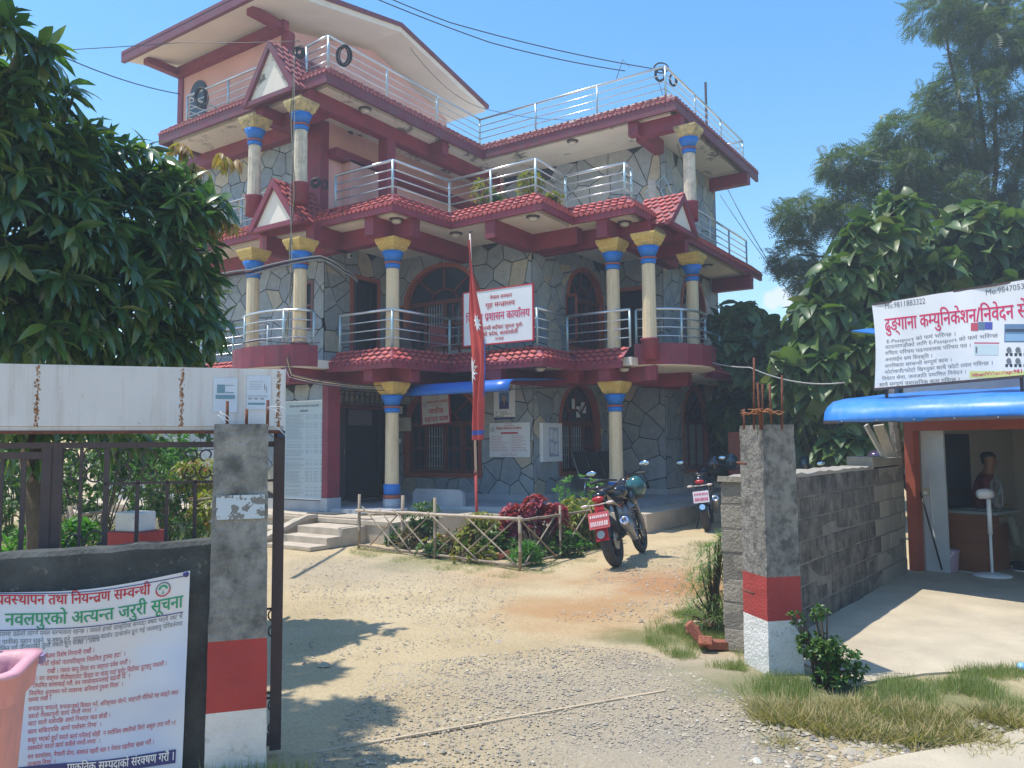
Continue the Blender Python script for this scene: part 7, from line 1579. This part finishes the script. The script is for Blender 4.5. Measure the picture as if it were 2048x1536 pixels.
# plants on the second floor terrace
def pot_plant(u, v0, v1, y, lb, kd, mt, size, n, w):
    p = aty(u, v1, y); bs = (p.x, p.y, L2+.05); d = (Vector(bs)-CAM).dot(_f); r = (v1-v0)/2/F_PX*d; T = bush('terrace_plant', lb, 'potted plant', [(u, v0+(v1-v0)*.35, d, r*.8, n), (u, v0+(v1-v0)*.7, d, w/F_PX*d*.5, n//2)], kd, mt, size, 7, .1, base=bs)
    k = MB(); k.lathe(bs, [(.09, 0), (.13, .22), (.14, .23), (.12, .2)], 12); k.build('pot', flat('dark_pot', (.05, .05, .06), .5), T)
pot_plant(965, 355, 410, 12.5, 'thin frangipani plant with yellow-green tips on the upper terrace', 'mango', Lyellow, .12, 14, 40)
pot_plant(992, 385, 415, 12.5, 'low green potted shrub on the upper terrace', 'oval', Lbush, .06, 40, 60)
pot_plant(1062, 345, 405, 12.5, 'feathery green and yellow potted shrub behind the terrace railing post', 'mango', Lyellow, .10, 60, 60)
pot_plant(1105, 385, 412, 13.0, 'small yellow-green potted shrub at the corner of the terrace', 'oval', Lyellow, .07, 40, 50)
# weeds by the right pillar
g_ = atz(1655, 1372, 0); d = (g_-CAM).dot(_f)
bush('pillar_weed', 'leafy green weed bush growing at the foot of the right pillar', 'shrub', [(1650, 1300, d, .13, 90), (1690, 1330, d, .13, 70), (1620, 1290, d+.05, .10, 40), (1635, 1225, d, .06, 16), (1590, 1235, d+.1, .05, 8), (1660, 1350, d-.05, .12, 50)], 'oval', Lbush, .035, 6, .2, base=(g_.x, g_.y, 0), inner=.1, ind=120)
g2 = atz(1425, 1262, 0); d = (g2-CAM).dot(_f)
bush('tall_herb', 'tall narrow-leaved herb growing against the end of the block wall', 'plant', [(1430, 1110, d, .13, 30), (1418, 1160, d, .17, 45), (1425, 1215, d, .20, 60), (1440, 1075, d, .08, 12), (1395, 1235, d, .14, 26)], 'needle', mat_leaf('herb_leaf', [(.17, .25, .09), (.22, .29, .12), (.14, .20, .07)], .5, .35), .085, 9, .2, base=(g2.x, g2.y, 0), inner=.05)
# grass
def grass(label, poly, n, h0, h1, mt, seed, lean=.35):
    rg = random.Random(seed); Lv = Leaves(); pts = [q for q in scatter_poly(poly, n//3, rg) if mnoise.noise(Vector((q[0]*3.1+seed, q[1]*3.1, seed)))+rg.uniform(-.25, .25) > .02]
    for x, y in pts:
        for j in range(6):
            a = rg.uniform(0, 6.28); q = np.array([math.cos(a)*lean*rg.uniform(.3, 1.6), math.sin(a)*lean*rg.uniform(.3, 1.6), 1.]); Lv.put((x+rg.gauss(0, .015), y+rg.gauss(0, .015), -.005), frame_from(q, np.array([math.cos(a), math.sin(a), .2])), rg.uniform(h0, h1))
    o = Lv.build(None, 'blade', mt, 0, crown='grass'); tag(o, label, 'grass'); return o
grass('green grass tufts round the foot of the right pillar', px_poly([(1290, 1250), (1440, 1200), (1480, 1300), (1490, 1345), (1380, 1330), (1290, 1290)]), 16000, .015, .08, Lgrass, 1, .9)
grass('green grass verge before the cement floor', px_poly([(1470, 1345), (1560, 1350), (1640, 1380), (1760, 1360), (1900, 1345), (2060, 1335), (2060, 1440), (1800, 1450), (1600, 1415), (1480, 1390)]), 17000, .02, .09, Lgrass, 2, 1.1)
grass('long dry straw grass sprawling over the road edge', px_poly([(1520, 1420), (1700, 1410), (1900, 1430), (2060, 1430), (2060, 1490), (1850, 1490), (1560, 1490)]), 9000, .04, .16, Ldry, 3, 2.4)
grass('thin green grass strip along the bamboo fence', px_poly([(700, 1090), (1040, 1135), (1200, 1100), (1190, 1125), (1040, 1160), (900, 1145), (700, 1110)]), 14000, .01, .045, Lgrass, 4, .9)
grass('grass tuft at the foot of the left gate pillar', [tuple((PL+G*a+NB*b_)[:2]) for a, b_ in ((-.3, -.25), (.45, -.25), (.45, -.01), (-.3, -.01))], 1500, .05, .16, Lgrass, 5)
grass('thin dry straw wisps over the pebbles at the road edge', px_poly([(1480, 1400), (2060, 1420), (2060, 1520), (1520, 1500)]), 2600, .03, .11, Ldry, 13, 2.6)
grass('sparse green weeds spreading left of the block wall end', px_poly([(1380, 1080), (1450, 1080), (1470, 1300), (1290, 1280), (1350, 1200)]), 3000, .02, .08, Lgrass, 14, 1.)
grass('wild grass in the garden behind the gate', px_poly([(-300, 1090), (420, 1070), (430, 1180), (-300, 1230)]), 9000, .06, .22, Lgrass, 6)
grass('weeds along the foot of the plinth', px_poly([(880, 1075), (1200, 1085), (1240, 1095), (1100, 1110), (880, 1095)]), 1500, .03, .12, Lgrass, 7)

# ------------------------------------------------------------------ cables
def cable(pts, r, m_, lb, sag=0., n=14, grp='cables strung across the yard'):
    k = MB()
    for P_ in pts:
        P_ = [Vector(q) for q in P_]; out = []
        for i in range(len(P_)-1):
            for j in range(n): t = j/n; q = P_[i].lerp(P_[i+1], t); q.z -= sag*4*t*(1-t); out.append(q)
        out.append(P_[-1]); k.tube(out, r, 5)
    return tag(k.build('cable', M[m_], None), lb, 'cable', grp)
cable([[atd(620, -60, 16), atd(980, 85, 17), atd(1250, 142, 18.3)]], .012, 'wire', 'upper black cable crossing the sky to the right roof corner', .05)
cable([[atd(560, -110, 16), atd(900, 45, 17), atd(1322, 140, 18.3)]], .012, 'wire', 'second black cable crossing the sky above the roof', .08)
cable([[atd(-60, 108, 12), atd(362, 85, 15), atd(600, 82, 15)]], .007, 'wire', 'thin cable running level past the roof gable', .02)
cable([[atd(-40, 30, 10), atd(360, 188, 14.5)]], .009, 'wire', 'dark cable dropping from upper left to the roof railing', .15)
cable([[atd(820, 95, 17), atd(960, 215, 18), atd(1250, 230, 19)]], .006, 'wire', 'thin slack cable behind the roof railing', .2)
cable([[atd(1455, 378, 22), atd(1600, 615, 17), atd(1640, 700, 16)]], .010, 'wire', 'cable dropping from the right eave to the trees', .15)
cable([[atd(1440, 390, 22), atd(1640, 660, 17)]], .008, 'wire', 'thinner cable dropping beside it from the right eave', .1)
cable([[atd(1345, 690, 16.4), atd(1500, 735, 14), atd(1690, 765, 13)]], .012, 'wirelight', 'pale cable from the balcony drum to the trees', .12)
cable([[atd(1318, 165, 18.3), atd(1385, 390, 18.), atd(1400, 700, 18.)]], .007, 'wire', 'cable hanging down beside the upper right column', .0)
BX, BY = -11.40, 9.66
for j, (dx, m_, lb) in enumerate(((0, 'wire', 'black cable of the bundle running down the corner column'), (.035, 'wirey', 'yellowish cable of the bundle running down the corner column'), (-.03, 'wirelight', 'grey cable of the bundle running down the corner column'), (.06, 'wire', 'second black cable looping low by the gate panel'))):
    cable([[(BX+dx*.6, BY, 8.9), (BX-dx*1.5, BY-.02, 7.6), (BX+dx*1.8, BY-.02, 6.2), (BX-dx, BY-.03, 5.1), (BX+dx, BY-.03, 4.4), (BX-dx*1.2, BY-.06, 3.7), (BX+dx*2-.02, BY-.12, 3.1), (BX+.18+dx, BY-.15, 2.82-.03*j), (BX+.9, BY+.3, 2.66-.03*j), (BX+1.45, BY+1.1, 2.62-.03*j)]], .0065 if j != 1 else .0085, m_, lb, .02, 8, 'cables bundled on the corner column')
for j in range(3): cable([[atd(380, 565+9*j, 9.5), atd(500, 540+5*j, 12.5), atd(640, 512+3*j, 14.3), atd(690, 540+3*j, 15), atd(715, 560+2*j, 15.4)]], .013, 'wirelight' if j != 1 else 'wire', ['uppermost', 'middle', 'lowest'][j]+' of the three service cables sagging past the first floor columns', -.03, 10, 'service cables at first floor')
cable([[atd(400, 690, 12), atd(520, 680, 14), atd(640, 685, 14.3)]], .008, 'wire', 'thin black cable along the lower balcony railing', .03)
rgc = random.Random(9)
def coil(u, v, d, r, lb, n=7, ry=None, m_='wire'):
    c = atd(u, v, d); k = MB()
    for j in range(n):
        rr = r*rgc.uniform(.86, 1.1); e = (ry or 1)*rgc.uniform(.95, 1.05); o_ = Vector((rgc.gauss(0, .012), rgc.gauss(0, .02), rgc.gauss(0, .012))); k.tube([c+o_+_r*(rr*math.cos(a)*.8)+Vector((0, 0, rr*e*math.sin(a))) for a in np.linspace(0, 6.28, 19)], .011, 5)
    tag(k.build('cable_coil', M[m_], None), lb, 'cable coil', 'cable coils hung on railings')
coil(688, 112, 14.9, .15, 'round black cable coil hanging on left roof railing', 8, 1.3); coil(600, 105, 14.3, .09, 'tangled cable bunch tied on the railing beside the roof gable', 9); coil(1320, 150, 18.2, .14, 'black cable coil at right roof corner', 6); coil(1346, 160, 18.6, .10, 'second bunch of cable right of the roof corner post', 6, 1.4)
coil(632, 365, 14.6, .10, 'dark tangled cable bunch on the railing beside the upper corner column', 9, .7); coil(1322, 135, 18.2, .2, 'loose wire loops springing up from right roof corner', 3, .6); coil(652, 372, 14.8, .07, 'small wire loop hanging from the terrace railing', 2, 1.3); coil(402, 195, 16.4, .14, 'dark cable coil hanging before the arched roof door', 7, 1.5)
k = MB(); a = atd(1232, 160, 18.5); b_ = atd(1246, 118, 18.5); k.tube([a, b_], .008, 5); k.tube([atd(1260, 135, 18.5), atd(1246, 120, 18.5)], .004, 4); tag(k.build('antenna_rod', M['iron'], None), 'thin antenna rod standing on right part of the roof', 'antenna')
k = MB(); p = atd(1411, 165, 20.5); k.bar((p.x, p.y, 8.8), p, .05); tag(k.build('roof_post', M['iron'], None), 'rusty steel post on the right roof edge', 'post')
# folding clothes rack on the terrace
k = MB()
for a, b_ in (((1290, 385), (1310, 420)), ((1330, 350), (1290, 385)), ((1328, 350), (1350, 400)), ((1320, 378), (1335, 405)), ((1300, 400), (1330, 375))): k.tube([atd(*a, 17.2), atd(*b_, 17.2)], .012, 5)
T = tag(k.build('drying_rack', M['steelpost'], None), 'folded pale drying rack on the terrace left of the upper right column', 'rack')
k = MB(); c = [atd(1296, 358, 17.1), atd(1308, 360, 17.1), atd(1311, 385, 17.1), atd(1306, 412, 17.1), atd(1300, 410, 17.1), atd(1297, 385, 17.1)]; k.poly(c, (.02, .03, 0)); tag(k.build('hanging_cloth', mat('greyish_cloth', (.45, .42, .38), .9, .15, 9.), None), 'greyish white cloth hanging from the drying rack', 'cloth')
# lettering parts are print, not pieces
for o in bpy.data.objects:
    if o.type == 'MESH' and o.name.split('.')[0] in ('lettering', 'fine_print', 'printed_band', 'plate_marks', 'rust_streak', 'print', 'tie_wire', 'scalloped_edge', 'emblem', 'rivet', 'inner_room', 'cage'): o['kind'] = 'stuff'

# thin volume added to lift dark tones, standing in for lens glare
k = MB(); k.box((-80, -40, -1), (80, 90, 19)); hz = k.build('glare_haze', flat('glare_veil_base', (1, 1, 1)), None); hz['kind'] = 'stuff'
mt = bpy.data.materials.new('glare_haze_volume'); mt.use_nodes = True; mt.node_tree.nodes.clear(); o_ = mt.node_tree.nodes.new('ShaderNodeOutputMaterial'); v_ = mt.node_tree.nodes.new('ShaderNodeVolumePrincipled')
v_.inputs['Color'].default_value = (.80, .90, 1, 1); v_.inputs['Density'].default_value = .0042; v_.inputs['Anisotropy'].default_value = .2
mt.node_tree.links.new(v_.outputs[0], o_.inputs['Volume']); hz.data.materials.clear(); hz.data.materials.append(mt)
